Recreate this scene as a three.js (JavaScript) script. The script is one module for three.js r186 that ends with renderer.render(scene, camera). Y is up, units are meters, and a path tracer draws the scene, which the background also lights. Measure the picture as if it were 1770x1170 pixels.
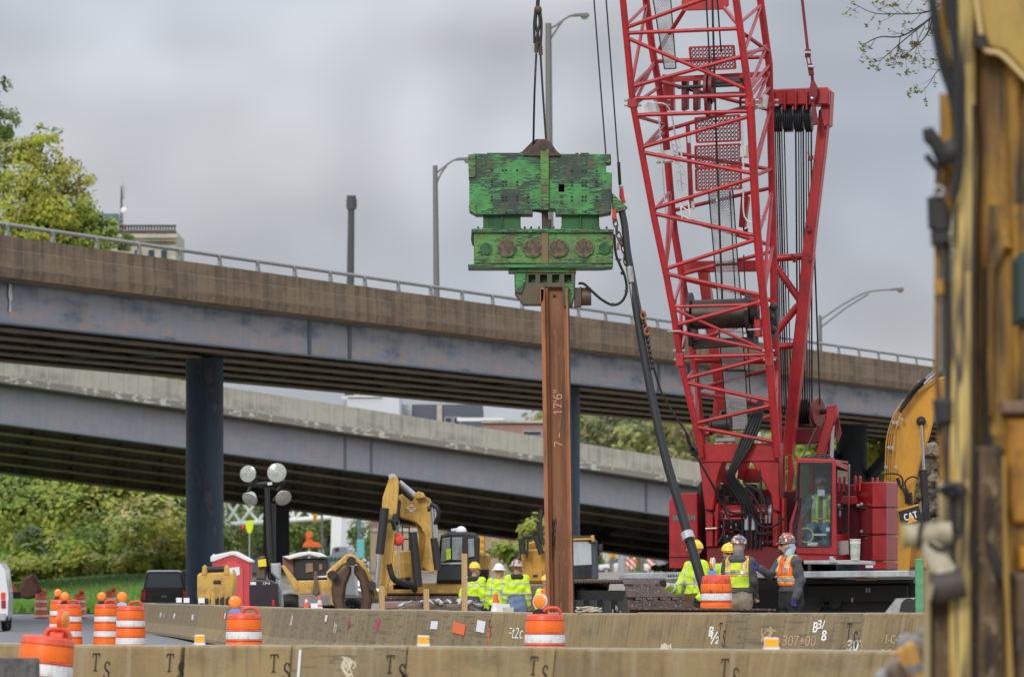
import * as THREE from 'three';
import { mergeGeometries } from 'three/addons/utils/BufferGeometryUtils.js';
import { RoundedBoxGeometry } from 'three/addons/geometries/RoundedBoxGeometry.js';

// ------------------------------------------------------------------ camera, sky, sun, exposure
const F = 10000, PX = 885, PY = 1010, CY = 1.35;           // focal length and principal point in photograph pixels, eye height
const V3 = (x = 0, y = 0, z = 0) => new THREE.Vector3(x, y, z);
const P = (px, py, D) => V3((px - PX) * D / F, CY - (py - PY) * D / F, -D);
const scene = new THREE.Scene();
const camera = new THREE.PerspectiveCamera(2 * Math.atan(1010 / F) * 180 / Math.PI, 1770 / 2020, 1, 6000);
camera.position.set(0, CY, 0);
camera.setViewOffset(1770, 2020, 0, 0, 1770, 1170);
camera.focus = 87; camera.userData.fStop = 4.4;
camera.updateProjectionMatrix();

const renderer = new THREE.WebGLRenderer({ antialias: true });
renderer.setSize(1024, 676);
renderer.toneMapping = THREE.LinearToneMapping;
renderer.toneMappingExposure = 1.08;
renderer.shadowMap.enabled = true;

function rng(a) { return () => { a = (a + 0x6d2b79f5) | 0; let t = Math.imul(a ^ (a >>> 15), 1 | a); t = (t + Math.imul(t ^ (t >>> 7), 61 | t)) ^ t; return ((t ^ (t >>> 14)) >>> 0) / 4294967296; }; }
const hash3 = (x, y, z) => { let h = Math.imul(x, 374761393) + Math.imul(y, 668265263) + Math.imul(z, 2147483647 ^ 0x51ed27) | 0; h = Math.imul(h ^ (h >>> 13), 1274126177); return ((h ^ (h >>> 16)) >>> 0) / 4294967296; };
const lerp = (a, b, t) => a + (b - a) * t, clamp = (x, a = 0, b = 1) => Math.min(b, Math.max(a, x)), sm = (a, b, x) => { const t = clamp((x - a) / (b - a)); return t * t * (3 - 2 * t); };
function vnoise(x, y, z = 0, px = 0, py = 0) {            // value noise, tileable when px, py are given
  const xi = Math.floor(x), yi = Math.floor(y), zi = Math.floor(z), f = (t) => t * t * (3 - 2 * t), u = f(x - xi), v = f(y - yi), w = f(z - zi);
  const wx = (i) => px ? ((i % px) + px) % px : i, wy = (i) => py ? ((i % py) + py) % py : i, h = (a, b, c) => hash3(wx(xi + a), wy(yi + b), zi + c);
  if (z === zi) return lerp(lerp(h(0, 0, 0), h(1, 0, 0), u), lerp(h(0, 1, 0), h(1, 1, 0), u), v);
  return lerp(lerp(lerp(h(0, 0, 0), h(1, 0, 0), u), lerp(h(0, 1, 0), h(1, 1, 0), u), v), lerp(lerp(h(0, 0, 1), h(1, 0, 1), u), lerp(h(0, 1, 1), h(1, 1, 1), u), v), w);
}
function fbm(x, y, z, oct, px = 0, py = 0) { let s = 0, a = .5, n = 0; for (let i = 0; i < oct; i++) { s += a * vnoise(x, y, z + i * 17, px, py); n += a; x *= 2; y *= 2; px *= 2; py *= 2; a *= .5; } return s / n; }

{ // overcast sky, computed per direction
  const W = 2048, H = 1024, d = new Float32Array(W * H * 4);
  for (let j = 0; j < H; j++) {
    const el = ((j + .5) / H - .5) * Math.PI;
    for (let i = 0; i < W; i++) {
      const az = ((i + .5) / W - .5) * 2 * Math.PI, k = (j * W + i) * 4;
      if (el < -.04) { d[k] = .16; d[k + 1] = .15; d[k + 2] = .13; d[k + 3] = 1; continue; }
      const s = Math.max(0, Math.sin(el)), cx = Math.cos(az), sz = Math.sin(az), e2 = el * 1.9;
      let n = fbm(cx * 14 + 40, sz * 14 + 40, e2 * 14, 5) - .5, m = fbm(cx * 30 + 9, sz * 30 + 60, e2 * 34, 4) - .5, k7 = Math.abs(az + 1.5708) < .4 && el < .4 ? fbm(cx * 75 + 9, sz * 75, e2 * 90, 3) - .5 : 0, q = fbm(cx * 5 + 3, sz * 5 + 9, e2 * 6 + 5, 4) - .5;
      let L = lerp(.40, 1.6, s) * (1 + .5 * n + .62 * m + .34 * k7 + .35 * q);
      const c = clamp(.5 - n * 1.6 - q * .8), hz = sm(.13, 0, el);
      d[k] = L * lerp(.96, .87, c) * (1 + .03 * hz); d[k + 1] = L * lerp(1.0, .97, c) * (1 + .02 * hz); d[k + 2] = L * lerp(1.06, 1.14, c); d[k + 3] = 1;
    }
  }
  const t = new THREE.DataTexture(d, W, H, THREE.RGBAFormat, THREE.FloatType);
  t.mapping = THREE.EquirectangularReflectionMapping; t.magFilter = THREE.LinearFilter; t.minFilter = THREE.LinearFilter; t.wrapS = THREE.RepeatWrapping; t.needsUpdate = true;
  scene.background = t; scene.environment = t;
}
const sun = new THREE.DirectionalLight(new THREE.Color().setRGB(1, .95, .87), 1.5);
sun.position.set(-50, 80, 45); sun.target.position.set(2, 0, -90); sun.castShadow = true; sun.shadow.radius = 30;
sun.shadow.mapSize.set(4096, 4096); Object.assign(sun.shadow.camera, { left: -60, right: 60, top: 80, bottom: -80, near: 1, far: 400 });
scene.add(sun, sun.target);

// ------------------------------------------------------------------ textures
const enc = (x) => { x = clamp(x); return Math.round(255 * (x <= .0031308 ? 12.92 * x : 1.055 * Math.pow(x, 1 / 2.4) - .055)); };
function tex(w, h, fn, size, gray) {                      // fn(u, v) in 0..1 -> linear colour; size = [metres across, metres up] of one repeat
  const d = new Uint8Array(w * h * 4);
  for (let j = 0; j < h; j++) for (let i = 0; i < w; i++) {
    const c = fn((i + .5) / w, (j + .5) / h), k = (j * w + i) * 4;
    if (gray) d[k] = d[k + 1] = d[k + 2] = 255 * clamp(c); else { d[k] = enc(c[0]); d[k + 1] = enc(c[1]); d[k + 2] = enc(c[2]); }
    d[k + 3] = 255;
  }
  const t = new THREE.DataTexture(d, w, h); t.wrapS = t.wrapT = THREE.RepeatWrapping; t.magFilter = THREE.LinearFilter; t.minFilter = THREE.LinearMipmapLinearFilter; t.generateMipmaps = true;
  if (!gray) t.colorSpace = THREE.SRGBColorSpace;
  if (size) t.repeat.set(1 / size[0], 1 / size[1]);
  t.needsUpdate = true; return t;
}
const mix3 = (a, b, t) => [lerp(a[0], b[0], t), lerp(a[1], b[1], t), lerp(a[2], b[2], t)];
const bumpFine = tex(256, 256, (u, v) => fbm(u * 16, v * 16, 3, 4, 16, 16), [.5, .5], true);
const bumpCloth = tex(256, 256, (u, v) => fbm(u * 5 + .4 * Math.sin(v * 6.28), v * 3, 8, 4, 0, 3), [.45, .6], true);
const OWN = new Set([11, 25, 41, 42, 43, 171, 172, 177, 44, 135, 136, 139, 24, 27, 67, 96]), sharedWear = new Map();
function worn(base, dark, amt, size, seed, extra) {       // a paint or surface with patchy wear, grime and small specks; most tint a few shared grey wear maps
  if (!extra && !OWN.has(seed)) {
    const lum = (c) => c[0] * .3 + c[1] * .6 + c[2] * .1, r = clamp(lum(dark) / lum(base), .3, 1.6), rb = r > 1 ? 1 : r < .5 ? .4 : r < .72 ? .6 : .8, sb = [.35, .8, 2, 6].reduce((a, b) => Math.abs(Math.log(b / size[0])) < Math.abs(Math.log(a / size[0])) ? b : a), key = rb + '/' + sb;
    if (!sharedWear.has(key)) sharedWear.set(key, wornMap([1, 1, 1], [rb, rb, rb], .75, [sb, sb], 300 + sharedWear.size));
    return { tint: r > 1 ? mix3(base, dark, .5) : base, map: sharedWear.get(key) };
  }
  return wornMap(base, dark, amt, size, seed, extra);
}
function wornMap(base, dark, amt, size, seed, extra) {
  return tex(512, 512, (u, v) => {
    const a = fbm(u * 5, v * 5, seed, 5, 5, 5), b = fbm(u * 40, v * 24, seed + 5, 3, 40, 24), s = fbm(u * 30, v * 3, seed + 9, 3, 30, 3);
    let c = mix3(base, dark, clamp((a - .5) * 2.2 * amt + (s - .5) * 1.1 * amt + (b - .5) * .8 * amt + .22 * amt));
    return extra ? extra(c, u, v, a, b, s) : c;
  }, size);
}
function M(name, o) {
  if (o.map?.tint) o = { ...o, c: o.map.tint, map: o.map.map };
  const { c, physical, ...r } = o, m = (physical || r.clearcoat || r.transmission || r.sheen) ? new THREE.MeshPhysicalMaterial() : new THREE.MeshStandardMaterial();
  m.name = name; if (c) m.color.setRGB(...c); m.roughness = .7; m.metalness = 0; m.side = THREE.DoubleSide;
  Object.assign(m, r); return m;
}
const MT = {
  red: M('red crane paint', { map: worn([.43, .006, .009], [.17, .006, .008], .6, [1.1, 1.1], 11), roughness: .42, clearcoat: .22, clearcoatRoughness: .3, bumpMap: bumpFine, bumpScale: .0008 }),
  redDark: M('dusty dark red paint', { map: worn([.20, .013, .016], [.07, .012, .012], .8, [1, 1], 13), roughness: .5 }),
  maroon: M('dull maroon paint', { map: worn([.125, .02, .022], [.07, .015, .016], .6, [1, 1], 14), roughness: .35, clearcoat: .3 }),
  black: M('black steel', { map: worn([.012, .012, .013], [.03, .027, .024], .8, [.8, .8], 15), roughness: .55 }),
  rubber: M('black rubber hose', { c: [.009, .009, .0095], roughness: .62, bumpMap: bumpFine, bumpScale: .002 }),
  rope: M('greased wire rope', { c: [.035, .032, .029], roughness: .5, metalness: .4 }),
  ropeDrum: M('wound wire rope', { map: worn([.075, .06, .045], [.03, .025, .02], .8, [.5, .1], 16), roughness: .5, metalness: .35 }),
  galv: M('galvanised steel', { map: worn([.42, .44, .45], [.25, .26, .26], .7, [.6, .6], 17), roughness: .45, metalness: .35 }),
  steel: M('bright steel', { c: [.62, .63, .64], roughness: .2, metalness: .9 }),
  whiteSteel: M('white painted steel', { map: worn([.74, .75, .74], [.45, .45, .44], .4, [2, 2], 18), roughness: .45 }),
  rust: M('rusty pile steel', { map: tex(512, 512, (u, v) => { const a = fbm(u * 6, v * 3, 21, 5, 6, 3), b = fbm(u * 60, v * 20, 22, 3, 60, 20), s = fbm(u * 22, v * 1, 23, 4, 22, 1); let c = mix3([.28, .125, .062], [.14, .068, .038], clamp((a - .42) * 3)); c = mix3(c, [.32, .15, .075], clamp((s - .55) * 3)); if (b > .7) c = mix3(c, [.3, .2, .15], .5); return c; }, [1.2, 3]), roughness: .8, metalness: .15, bumpMap: bumpFine, bumpScale: .002 }),
  rustEdge: M('orange rust flange', { map: worn([.38, .15, .065], [.19, .08, .042], .9, [.5, 2], 24), roughness: .85 }),
  trackSteel: M('brown track steel', { map: worn([.105, .062, .048], [.05, .035, .028], .9, [.7, .4], 25, (c, u, v, a, b) => b > .7 ? mix3(c, [.35, .32, .3], .6) : c), roughness: .6, metalness: .3, bumpMap: bumpFine, bumpScale: .003 }),
  yellow: M('yellow machine paint', { map: worn([.56, .30, .055], [.33, .19, .055], .6, [1.5, 1.5], 26), roughness: .45, clearcoat: .25 }),
  yellowBright: M('bright yellow machine paint', { map: worn([.66, .32, .028], [.45, .22, .03], .5, [1.5, 1.5], 27), roughness: .4, clearcoat: .3 }),
  glass: M('window glass', { c: [.82, .88, .88], roughness: .03, transmission: 1, thickness: 0, ior: 1.5 }),
  glassDark: M('dark tinted window', { c: [.025, .03, .034], roughness: .06, clearcoat: .6 }),
  concrete: M('pale concrete', { map: worn([.42, .40, .36], [.24, .225, .19], .8, [3, 3], 28), roughness: .9 }),
  wood: M('pale sawn lumber', { map: tex(256, 512, (u, v) => { const g = fbm(u * 14, v * 1.0, 31, 4, 14, 1), k = fbm(u * 6, v * 12, 33, 3, 6, 12); return mix3([.56, .36, .17], [.38, .22, .1], clamp((g - .4) * 2.4 + (k > .72 ? .5 : 0))); }, [.1, 1.2]), roughness: .8 }),
  blackPlastic: M('black plastic', { c: [.015, .015, .016], roughness: .4 }),
  white: M('white paint', { c: [.74, .74, .72], roughness: .5 }),
  paper: M('white reflective sheet', { c: [.78, .79, .8], roughness: .5 }),
  orangeSheet: M('orange reflective sheet', { c: [.85, .14, .02], roughness: .5 }),
  amberSheet: M('amber reflective sheet', { c: [.95, .42, .01], roughness: .35 }),
};

// ------------------------------------------------------------------ building helpers
const taken = new Map();
function numbered(n) { const k = taken.get(n) || 0; taken.set(n, k + 1); return k ? `${n}_${String(k).padStart(3, '0')}` : n; }
function thing(name, label, category, pos = V3(), o = {}) {
  const g = new THREE.Group(); g.name = numbered(name); g.position.copy(pos); g.rotation.y = o.rotY || 0;
  g.userData = { label, category }; if (o.group) g.userData.group = o.group; if (o.kind) g.userData.kind = o.kind;
  scene.add(g); g.updateMatrixWorld(true); return g;
}
function copyOf(t, label, pos, rotY, group) {
  const c = t.clone(); c.name = numbered(t.name.replace(/_\d{3}$/, '')); c.userData = { ...t.userData, label }; if (group) c.userData.group = group;
  if (pos) c.position.copy(pos); if (rotY !== undefined) c.rotation.y = rotY; scene.add(c); return c;
}
const FR0 = { o: V3(), r: V3(1, 0, 0), b: V3(0, 0, -1) };
const frameAt = (o, psi) => ({ o, r: V3(Math.cos(psi), 0, Math.sin(psi)), b: V3(Math.sin(psi), 0, -Math.cos(psi)) });
function LP(fr, px, py, w) {                              // the point of pixel (px, py) on the upright plane w metres behind a frame's origin
  const eye = V3(0, CY, 0), d = P(px, py, 1).sub(eye), t = (w + fr.o.clone().sub(eye).dot(fr.b)) / d.dot(fr.b);
  return eye.addScaledVector(d, t);
}
const Q = new THREE.Quaternion(), UP = V3(0, 1, 0);
function basis(x, y, z, o) { return new THREE.Matrix4().makeBasis(x, y, z).setPosition(o); }
class MB {
  constructor() { this.g = []; }
  add(g, m) { if (g.index) g = g.toNonIndexed(); for (const k of Object.keys(g.attributes)) if (k !== 'position' && k !== 'normal') g.deleteAttribute(k); if (m) g.applyMatrix4(m); this.g.push(g); return this; }
  box(c, w, h, d, ry = 0, rx = 0, rz = 0, bev = 0) {
    const g = bev ? new RoundedBoxGeometry(w, h, d, 1, bev) : new THREE.BoxGeometry(w, h, d);
    return this.add(g, new THREE.Matrix4().compose(c, new THREE.Quaternion().setFromEuler(new THREE.Euler(rx, ry, rz, 'YXZ')), V3(1, 1, 1)));
  }
  beam(a, b, w, h = w, side, bev = 0) {                   // box along a-b; w along the sideways direction, h along the other
    const z = b.clone().sub(a), L = z.length(); z.normalize();
    let s = side ? side.clone() : Math.abs(z.y) > .9 ? V3(1, 0, 0) : V3().crossVectors(UP, z);
    s.addScaledVector(z, -s.dot(z)).normalize(); const u = V3().crossVectors(z, s);
    return this.add(bev ? new RoundedBoxGeometry(w, h, L, 1, bev) : new THREE.BoxGeometry(w, h, L), basis(s, u, z, a.clone().add(b).multiplyScalar(.5)));
  }
  cyl(a, b, r, r2 = r, seg = 10, open = false) {
    const y = b.clone().sub(a), L = y.length(); y.normalize();
    return this.add(new THREE.CylinderGeometry(r2, r, L, seg, 1, open), new THREE.Matrix4().compose(a.clone().add(b).multiplyScalar(.5), new THREE.Quaternion().setFromUnitVectors(UP, y), V3(1, 1, 1)));
  }
  path(pts, r, seg = 6, n = pts.length * 5) { return this.add(new THREE.TubeGeometry(new THREE.CatmullRomCurve3(pts, false, 'centripetal'), n, r, seg)); }
  line(pts, r, seg = 6) { for (let i = 1; i < pts.length; i++) this.cyl(pts[i - 1], pts[i], r, r, seg); return this; }
  sphere(c, r, sx = 1, sy = 1, sz = 1, seg = 12) { return this.add(new THREE.SphereGeometry(r, seg, Math.ceil(seg * .7)), new THREE.Matrix4().compose(c, Q, V3(sx, sy, sz))); }
  lathe(prof, seg = 24, m) { return this.add(new THREE.LatheGeometry(prof.map(([r, y]) => new THREE.Vector2(r, y)), seg), m); }
  disc(c, n, r, th, seg = 24) { const k = n.clone().normalize().multiplyScalar(th / 2); return this.cyl(c.clone().sub(k), c.clone().add(k), r, r, seg); }
  shape(pts, depth, m, bev = 0, holes = []) {
    const s = new THREE.Shape(pts.map(([x, y]) => new THREE.Vector2(x, y)));
    for (const h of holes) s.holes.push(new THREE.Path(h.map(([x, y]) => new THREE.Vector2(x, y))));
    const g = new THREE.ExtrudeGeometry(s, { depth: depth - 2 * bev, bevelEnabled: bev > 0, bevelThickness: bev, bevelSize: bev, bevelOffset: -bev, bevelSegments: 1, steps: 1, curveSegments: 6 });
    g.translate(0, 0, bev); return this.add(g, m);
  }
  px(poly, D, depth, bev = .008, holes = [], fr = FR0) {   // an outline given in pixels on the plane D behind the frame, with a thickness going back
    const to = (q) => { const p = LP(fr, q[0], q[1], D).sub(fr.o); return [p.dot(fr.r), p.y]; };
    return this.shape(poly.map(to), depth, basis(fr.r, UP, fr.b.clone().negate(), fr.o.clone().addScaledVector(fr.b, D + depth)), bev, holes.map((h) => h.map(to)));
  }
  tri(pos) { const g = new THREE.BufferGeometry(); g.setAttribute('position', new THREE.BufferAttribute(new Float32Array(pos), 3)); g.computeVertexNormals(); this.g.push(g); return this; }
  build(name, mat, parent, o = {}) {
    const g = this.g.length > 1 ? mergeGeometries(this.g, false) : this.g[0];
    if (!o.uv) boxUV(g);
    return place(g, name, mat, parent, o);
  }
  each(name, mat, parent) { for (const g of this.g) { boxUV(g); place(g, name, mat, parent); } }   // every piece its own part
  solo(name, label, category, mat, o = {}) {              // a thing that is one mesh
    const m = this.build(numbered(name), mat, null, o); m.userData = { label, category }; if (o.group) m.userData.group = o.group; if (o.kind) m.userData.kind = o.kind; return m;
  }
}
function place(g, name, mat, parent, o = {}) {
  const m = new THREE.Mesh(g, mat); m.name = name; m.castShadow = m.receiveShadow = true;
  if (o.kind) m.userData.kind = o.kind; if (o.label) m.userData.label = o.label;
  if (parent) { parent.updateWorldMatrix(true, false); if (!o.local) g.applyMatrix4(parent.matrixWorld.clone().invert()); parent.add(m); }
  else { g.computeBoundingBox(); const b = g.boundingBox, c = V3((b.min.x + b.max.x) / 2, b.min.y, (b.min.z + b.max.z) / 2); g.translate(-c.x, -c.y, -c.z); m.position.copy(c); scene.add(m); }
  return m;
}
function boxUV(g) {
  const p = g.attributes.position, n = g.attributes.normal, uv = new Float32Array(p.count * 2);
  for (let i = 0; i < p.count; i += 3) {
    let nx = 0, ny = 0, nz = 0; for (let k = 0; k < 3; k++) { nx += Math.abs(n.getX(i + k)); ny += Math.abs(n.getY(i + k)); nz += Math.abs(n.getZ(i + k)); }
    for (let k = 0; k < 3; k++) {
      const x = p.getX(i + k), y = p.getY(i + k), z = p.getZ(i + k);
      uv[(i + k) * 2] = ny >= nx && ny >= nz ? x : nx > nz ? z + 7.31 : x; uv[(i + k) * 2 + 1] = ny >= nx && ny >= nz ? z : y;
    }
  }
  g.setAttribute('uv', new THREE.BufferAttribute(uv, 2));
}
function structure(m) { m.userData = { kind: 'structure' }; return m; }
// flat print: a thin sheet carrying lettering cut out by alpha
function print(w, h, draw, pw = 256) {
  const ph = Math.round(pw * h / w), cv = document.createElement('canvas'); cv.width = pw; cv.height = ph; const x = cv.getContext('2d'); draw(x, pw, ph);
  const t = new THREE.CanvasTexture(cv); t.colorSpace = THREE.SRGBColorSpace; t.magFilter = THREE.LinearFilter;
  return { w, h, mat: M('print', { map: t, transparent: true, alphaTest: .4, roughness: .8 }) };
}
function decal(pr, c, right, up, name, parent, o = {}) {
  const g = new THREE.PlaneGeometry(pr.w * (o.s || 1), pr.h * (o.s || 1)).toNonIndexed(); const z = V3().crossVectors(right, up);
  g.applyMatrix4(basis(right, up, z, c)); return place(g, name, pr.mat, parent, o);
}
// ------------------------------------------------------------------ ground, road, verge, hill
const gh = (X, D) => 2.3 * sm(335, 430, D) * sm(-60, -20, X) + 21 * sm(425, 500, D) * sm(-.054, -.063, X / D);
function sheet(nx, nz, f) {                                // f(u, v) -> Vector3
  const pos = []; const q = (i, j) => f(i / nx, j / nz);
  const row = []; for (let j = 0; j <= nz; j++) { row.push([]); for (let i = 0; i <= nx; i++) row[j].push(q(i, j)); }
  for (let j = 0; j < nz; j++) for (let i = 0; i < nx; i++) { const a = row[j][i], b = row[j][i + 1], c = row[j + 1][i + 1], d = row[j + 1][i]; for (const p of [a, b, c, a, c, d]) pos.push(p.x, p.y, p.z); }
  return pos;
}
const dirt = M('trodden dirt', { map: worn([.27, .235, .185], [.15, .125, .095], 1, [9, 9], 41), roughness: .95, bumpMap: bumpFine, bumpScale: .02 });
const asphalt = M('damp asphalt', { map: worn([.13, .13, .135], [.075, .076, .08], .8, [6, 6], 42), roughness: .42 });
const turf = M('green verge', { map: worn([.11, .21, .03], [.07, .12, .02], 1, [5, 5], 43), roughness: 1 });
structure(new MB().tri(sheet(90, 120, (u, v) => { const D = 12 + 4500 * v ** 3, X = (u - .5) * (300 + D * 1.2); return V3(X, 2.3 * sm(335, 430, D) * sm(-60, -20, X) - .012, -D); })).build('ground', dirt));
structure(new MB().tri(sheet(24, 40, (u, v) => { const D = 30 + 232 * v, X = lerp(-D * .13 - 6, lerp(8, -7, sm(60, 180, D)), u); return V3(X, .004, -D); })).build('road', asphalt));
structure(new MB().tri(sheet(60, 60, (u, v) => { const D = 262 + 330 * v, X = lerp(-150, -.05 * D, u); return V3(X, gh(X, D) + .05 + .7 * vnoise(X * .3, D * .3) * sm(410, 440, D), -D); })).build('hillside', turf));
structure(new MB().tri(sheet(50, 60, (u, v) => { const D = 80.5 + 90 * v, X = lerp(lerp(-2, -9, v), 16, u); const e = Math.min(sm(0, .06, u), sm(0, .04, v), sm(1, .94, u), sm(1, .97, v)); return V3(X, lerp(-.02, .22 - .17 * sm(92, 112, D), e) + .05 * vnoise(X * 1.3, D * 1.3) * e, -D); })).build('ground_work_pad', dirt));
{ // grass tufts on the verge
  const r = rng(5), pos = [];
  for (let i = 0; i < 22000; i++) {
    const D = 264 + 160 * r() * r(), X = -D * (.045 + .06 * r()), y = gh(X, D) + .03, h = .12 + .3 * r(), a = r() * 6.28, w = .05 + .06 * r(), dx = Math.cos(a) * w, dz = Math.sin(a) * w, l = (r() - .5) * .2;
    pos.push(X - dx, y, -D - dz, X + dx, y, -D + dz, X + l, y + h, -D + l);
  }
  new MB().tri(pos).solo('grass', 'short bright green grass along the foot of the wooded bank', 'grass', M('grass blades', { c: [.12, .25, .03], roughness: .9 }), { kind: 'stuff' });
}

// ------------------------------------------------------------------ foliage
const leafMat = M('leaves', { c: [1, 1, 1], vertexColors: true, roughness: .9, transmission: .3, thickness: 0 });
class Leaves {
  constructor(seed) { this.p = []; this.n = []; this.c = []; this.r = rng(seed); }
  one(c, s, nrm, col) {
    const r = this.r, a = V3(r() - .5, r() - .5, r() - .5).normalize(), n = nrm.clone().multiplyScalar(.9).add(V3(r() - .5, r() - .5, r() - .5)).normalize(), u = V3().crossVectors(a, n).normalize(), v = V3().crossVectors(n, u);
    const q = [[-.5, -.25], [.1, -.5], [.55, 0], [.1, .5], [-.5, .25]].map(([x, y]) => c.clone().addScaledVector(u, x * s).addScaledVector(v, y * s * .8));
    for (const [i, j, k] of [[0, 1, 2], [0, 2, 3], [0, 3, 4]]) for (const t of [i, j, k]) { this.p.push(q[t].x, q[t].y, q[t].z); this.n.push(n.x, n.y, n.z); this.c.push(...col); }
  }
  blob(c, rx, ry, rz, n, s, col, vary = .35) {             // leaves through an ellipsoid, gathered in sub-clumps
    const r = this.r, subs = []; const m = Math.max(3, Math.round(n / 40));
    for (let i = 0; i < m; i++) { let d; do d = V3(r() * 2 - 1, r() * 2 - 1, r() * 2 - 1); while (d.lengthSq() > 1 || d.lengthSq() < .15); subs.push([d, .75 + .6 * r()]); }
    for (let i = 0; i < n; i++) {
      const [d, k] = subs[Math.floor(r() * m)], e = V3(r() + r() - 1, r() + r() - 1, r() + r() - 1).multiplyScalar(.38), o = d.clone().add(e);
      const pnt = V3(c.x + o.x * rx, c.y + o.y * ry, c.z + o.z * rz), b = k * (1 - vary / 2 + vary * r());
      this.one(pnt, s * (.6 + .8 * r()), o.clone().normalize().add(V3(0, .35, .2)), [col[0] * b * (.9 + .25 * r()), col[1] * b, col[2] * b]);
    }
  }
  build(name, parent, o = {}) {
    const g = new THREE.BufferGeometry(); for (const [k, a] of [['position', this.p], ['normal', this.n], ['color', this.c]]) g.setAttribute(k, new THREE.BufferAttribute(new Float32Array(a), 3));
    return place(g, o.number ? numbered(name) : name, leafMat, parent, o);
  }
}
const bark = M('bark', { map: worn([.075, .06, .045], [.03, .025, .02], 1, [.6, 1.4], 44), roughness: .95 });
const GRN = [[.31, .33, .03], [.21, .28, .03], [.13, .19, .025], [.36, .35, .05], [.06, .09, .02], [.36, .33, .11]];
function tree(label, base, trunk, limbs, blobs, o = {}) {  // trunk/limbs: lists of points with radius; blobs: [centre, rx, ry, n, leaf, colour]
  const t = thing('tree', label, 'tree', base, o), b = new MB();
  b.cyl(base, trunk, o.r || .3, (o.r || .3) * .55, 8);
  for (const l of limbs) for (let i = 1; i < l.length; i++) { const r0 = (o.r || .3) * .45 * (1 - (i - 1) / l.length); b.cyl(l[i - 1], l[i], r0, r0 * .7, 6); }
  b.build('trunk', bark, t);
  const lv = new Leaves(o.seed || 7); for (const [c, rx, ry, n, s, k] of blobs) lv.blob(c, rx, ry, rx, n, s, GRN[k]);
  lv.build('crown', t, { kind: 'stuff' }); return t;
}
{ // shrubs and saplings that clothe the bank: one mass
  const lv = new Leaves(21), r = rng(77);
  for (let i = 0; i < 620; i++) {
    const D = 425 + 80 * Math.sqrt(r()), px = -60 + 400 * r(), X = (px - PX) * D / F, y = gh(X, D); if (y < .3) continue;
    const s = 1.1 + 2.1 * r(), k = px > 210 && r() < .28 ? 5 : r() < .35 ? 0 : r() < .6 ? 1 : r() < .3 ? 3 : r() < .65 ? 2 : 4;
    lv.blob(V3(X, y + s * .55, -D), s * 1.15, s, s, Math.round(220 * s), .36, GRN[k], .55);
  }
  for (let i = 0; i < 60; i++) { const px = -40 + 370 * r(), D = 420 + 7 * r(), X = (px - PX) * D / F; lv.blob(V3(X, gh(X, D) + .5, -D), 1.4 + 1.4 * r(), .8 + .5 * r(), 1.2, 220, .32, GRN[r() < .5 ? 0 : r() < .6 ? 1 : 5], .5); }
  for (let i = 0; i < 34; i++) { const px = -60 + 370 * r(), D = 502 + 20 * r(), X = (px - PX) * D / F; lv.blob(V3(X, gh(X, D) + 1 + 4 * r(), -D), 3.1, 3.4, 2.8, 480, .5, GRN[r() < .5 ? 2 : r() < .6 ? 4 : 1], .5); }
  const m = lv.build('shrubbery', null, { number: true }); m.userData = { label: 'dense yellow green shrubs and saplings covering the bank under the lower bridge', category: 'shrubs', kind: 'stuff' };
}
for (const [px, py, D, lean, k, lab] of [[42, 800, 455, .6, 4, 'dark trunked tree on the bank beside the frame edge under the bridge'], [95, 812, 450, 1.1, 2, 'slim leaning dark tree in the middle of the wooded bank'], [20, 806, 468, -.4, 1, 'short dark stemmed tree high on the bank under the bridge'], [190, 830, 460, .5, 4, 'shady dark leaved tree on the bank nearest the blue column']]) {
  const b = P(px - 8, py + 60, D), top = P(px + lean * 16, py - 60, D);
  tree(lab, b, top, [[top, P(px + 30, py - 90, D - 1)], [top, P(px - 20, py - 95, D + 1)]], [[P(px + 10, py - 40, D + 3), 4.2, 2.5, 620, .42, k], [P(px - 20, py - 80, D), 4.2, 2.3, 600, .44, k], [P(px + 40, py - 75, D), 3.4, 2.5, 560, .42, 1]], { r: .42, seed: 90 + px });
}
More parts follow.
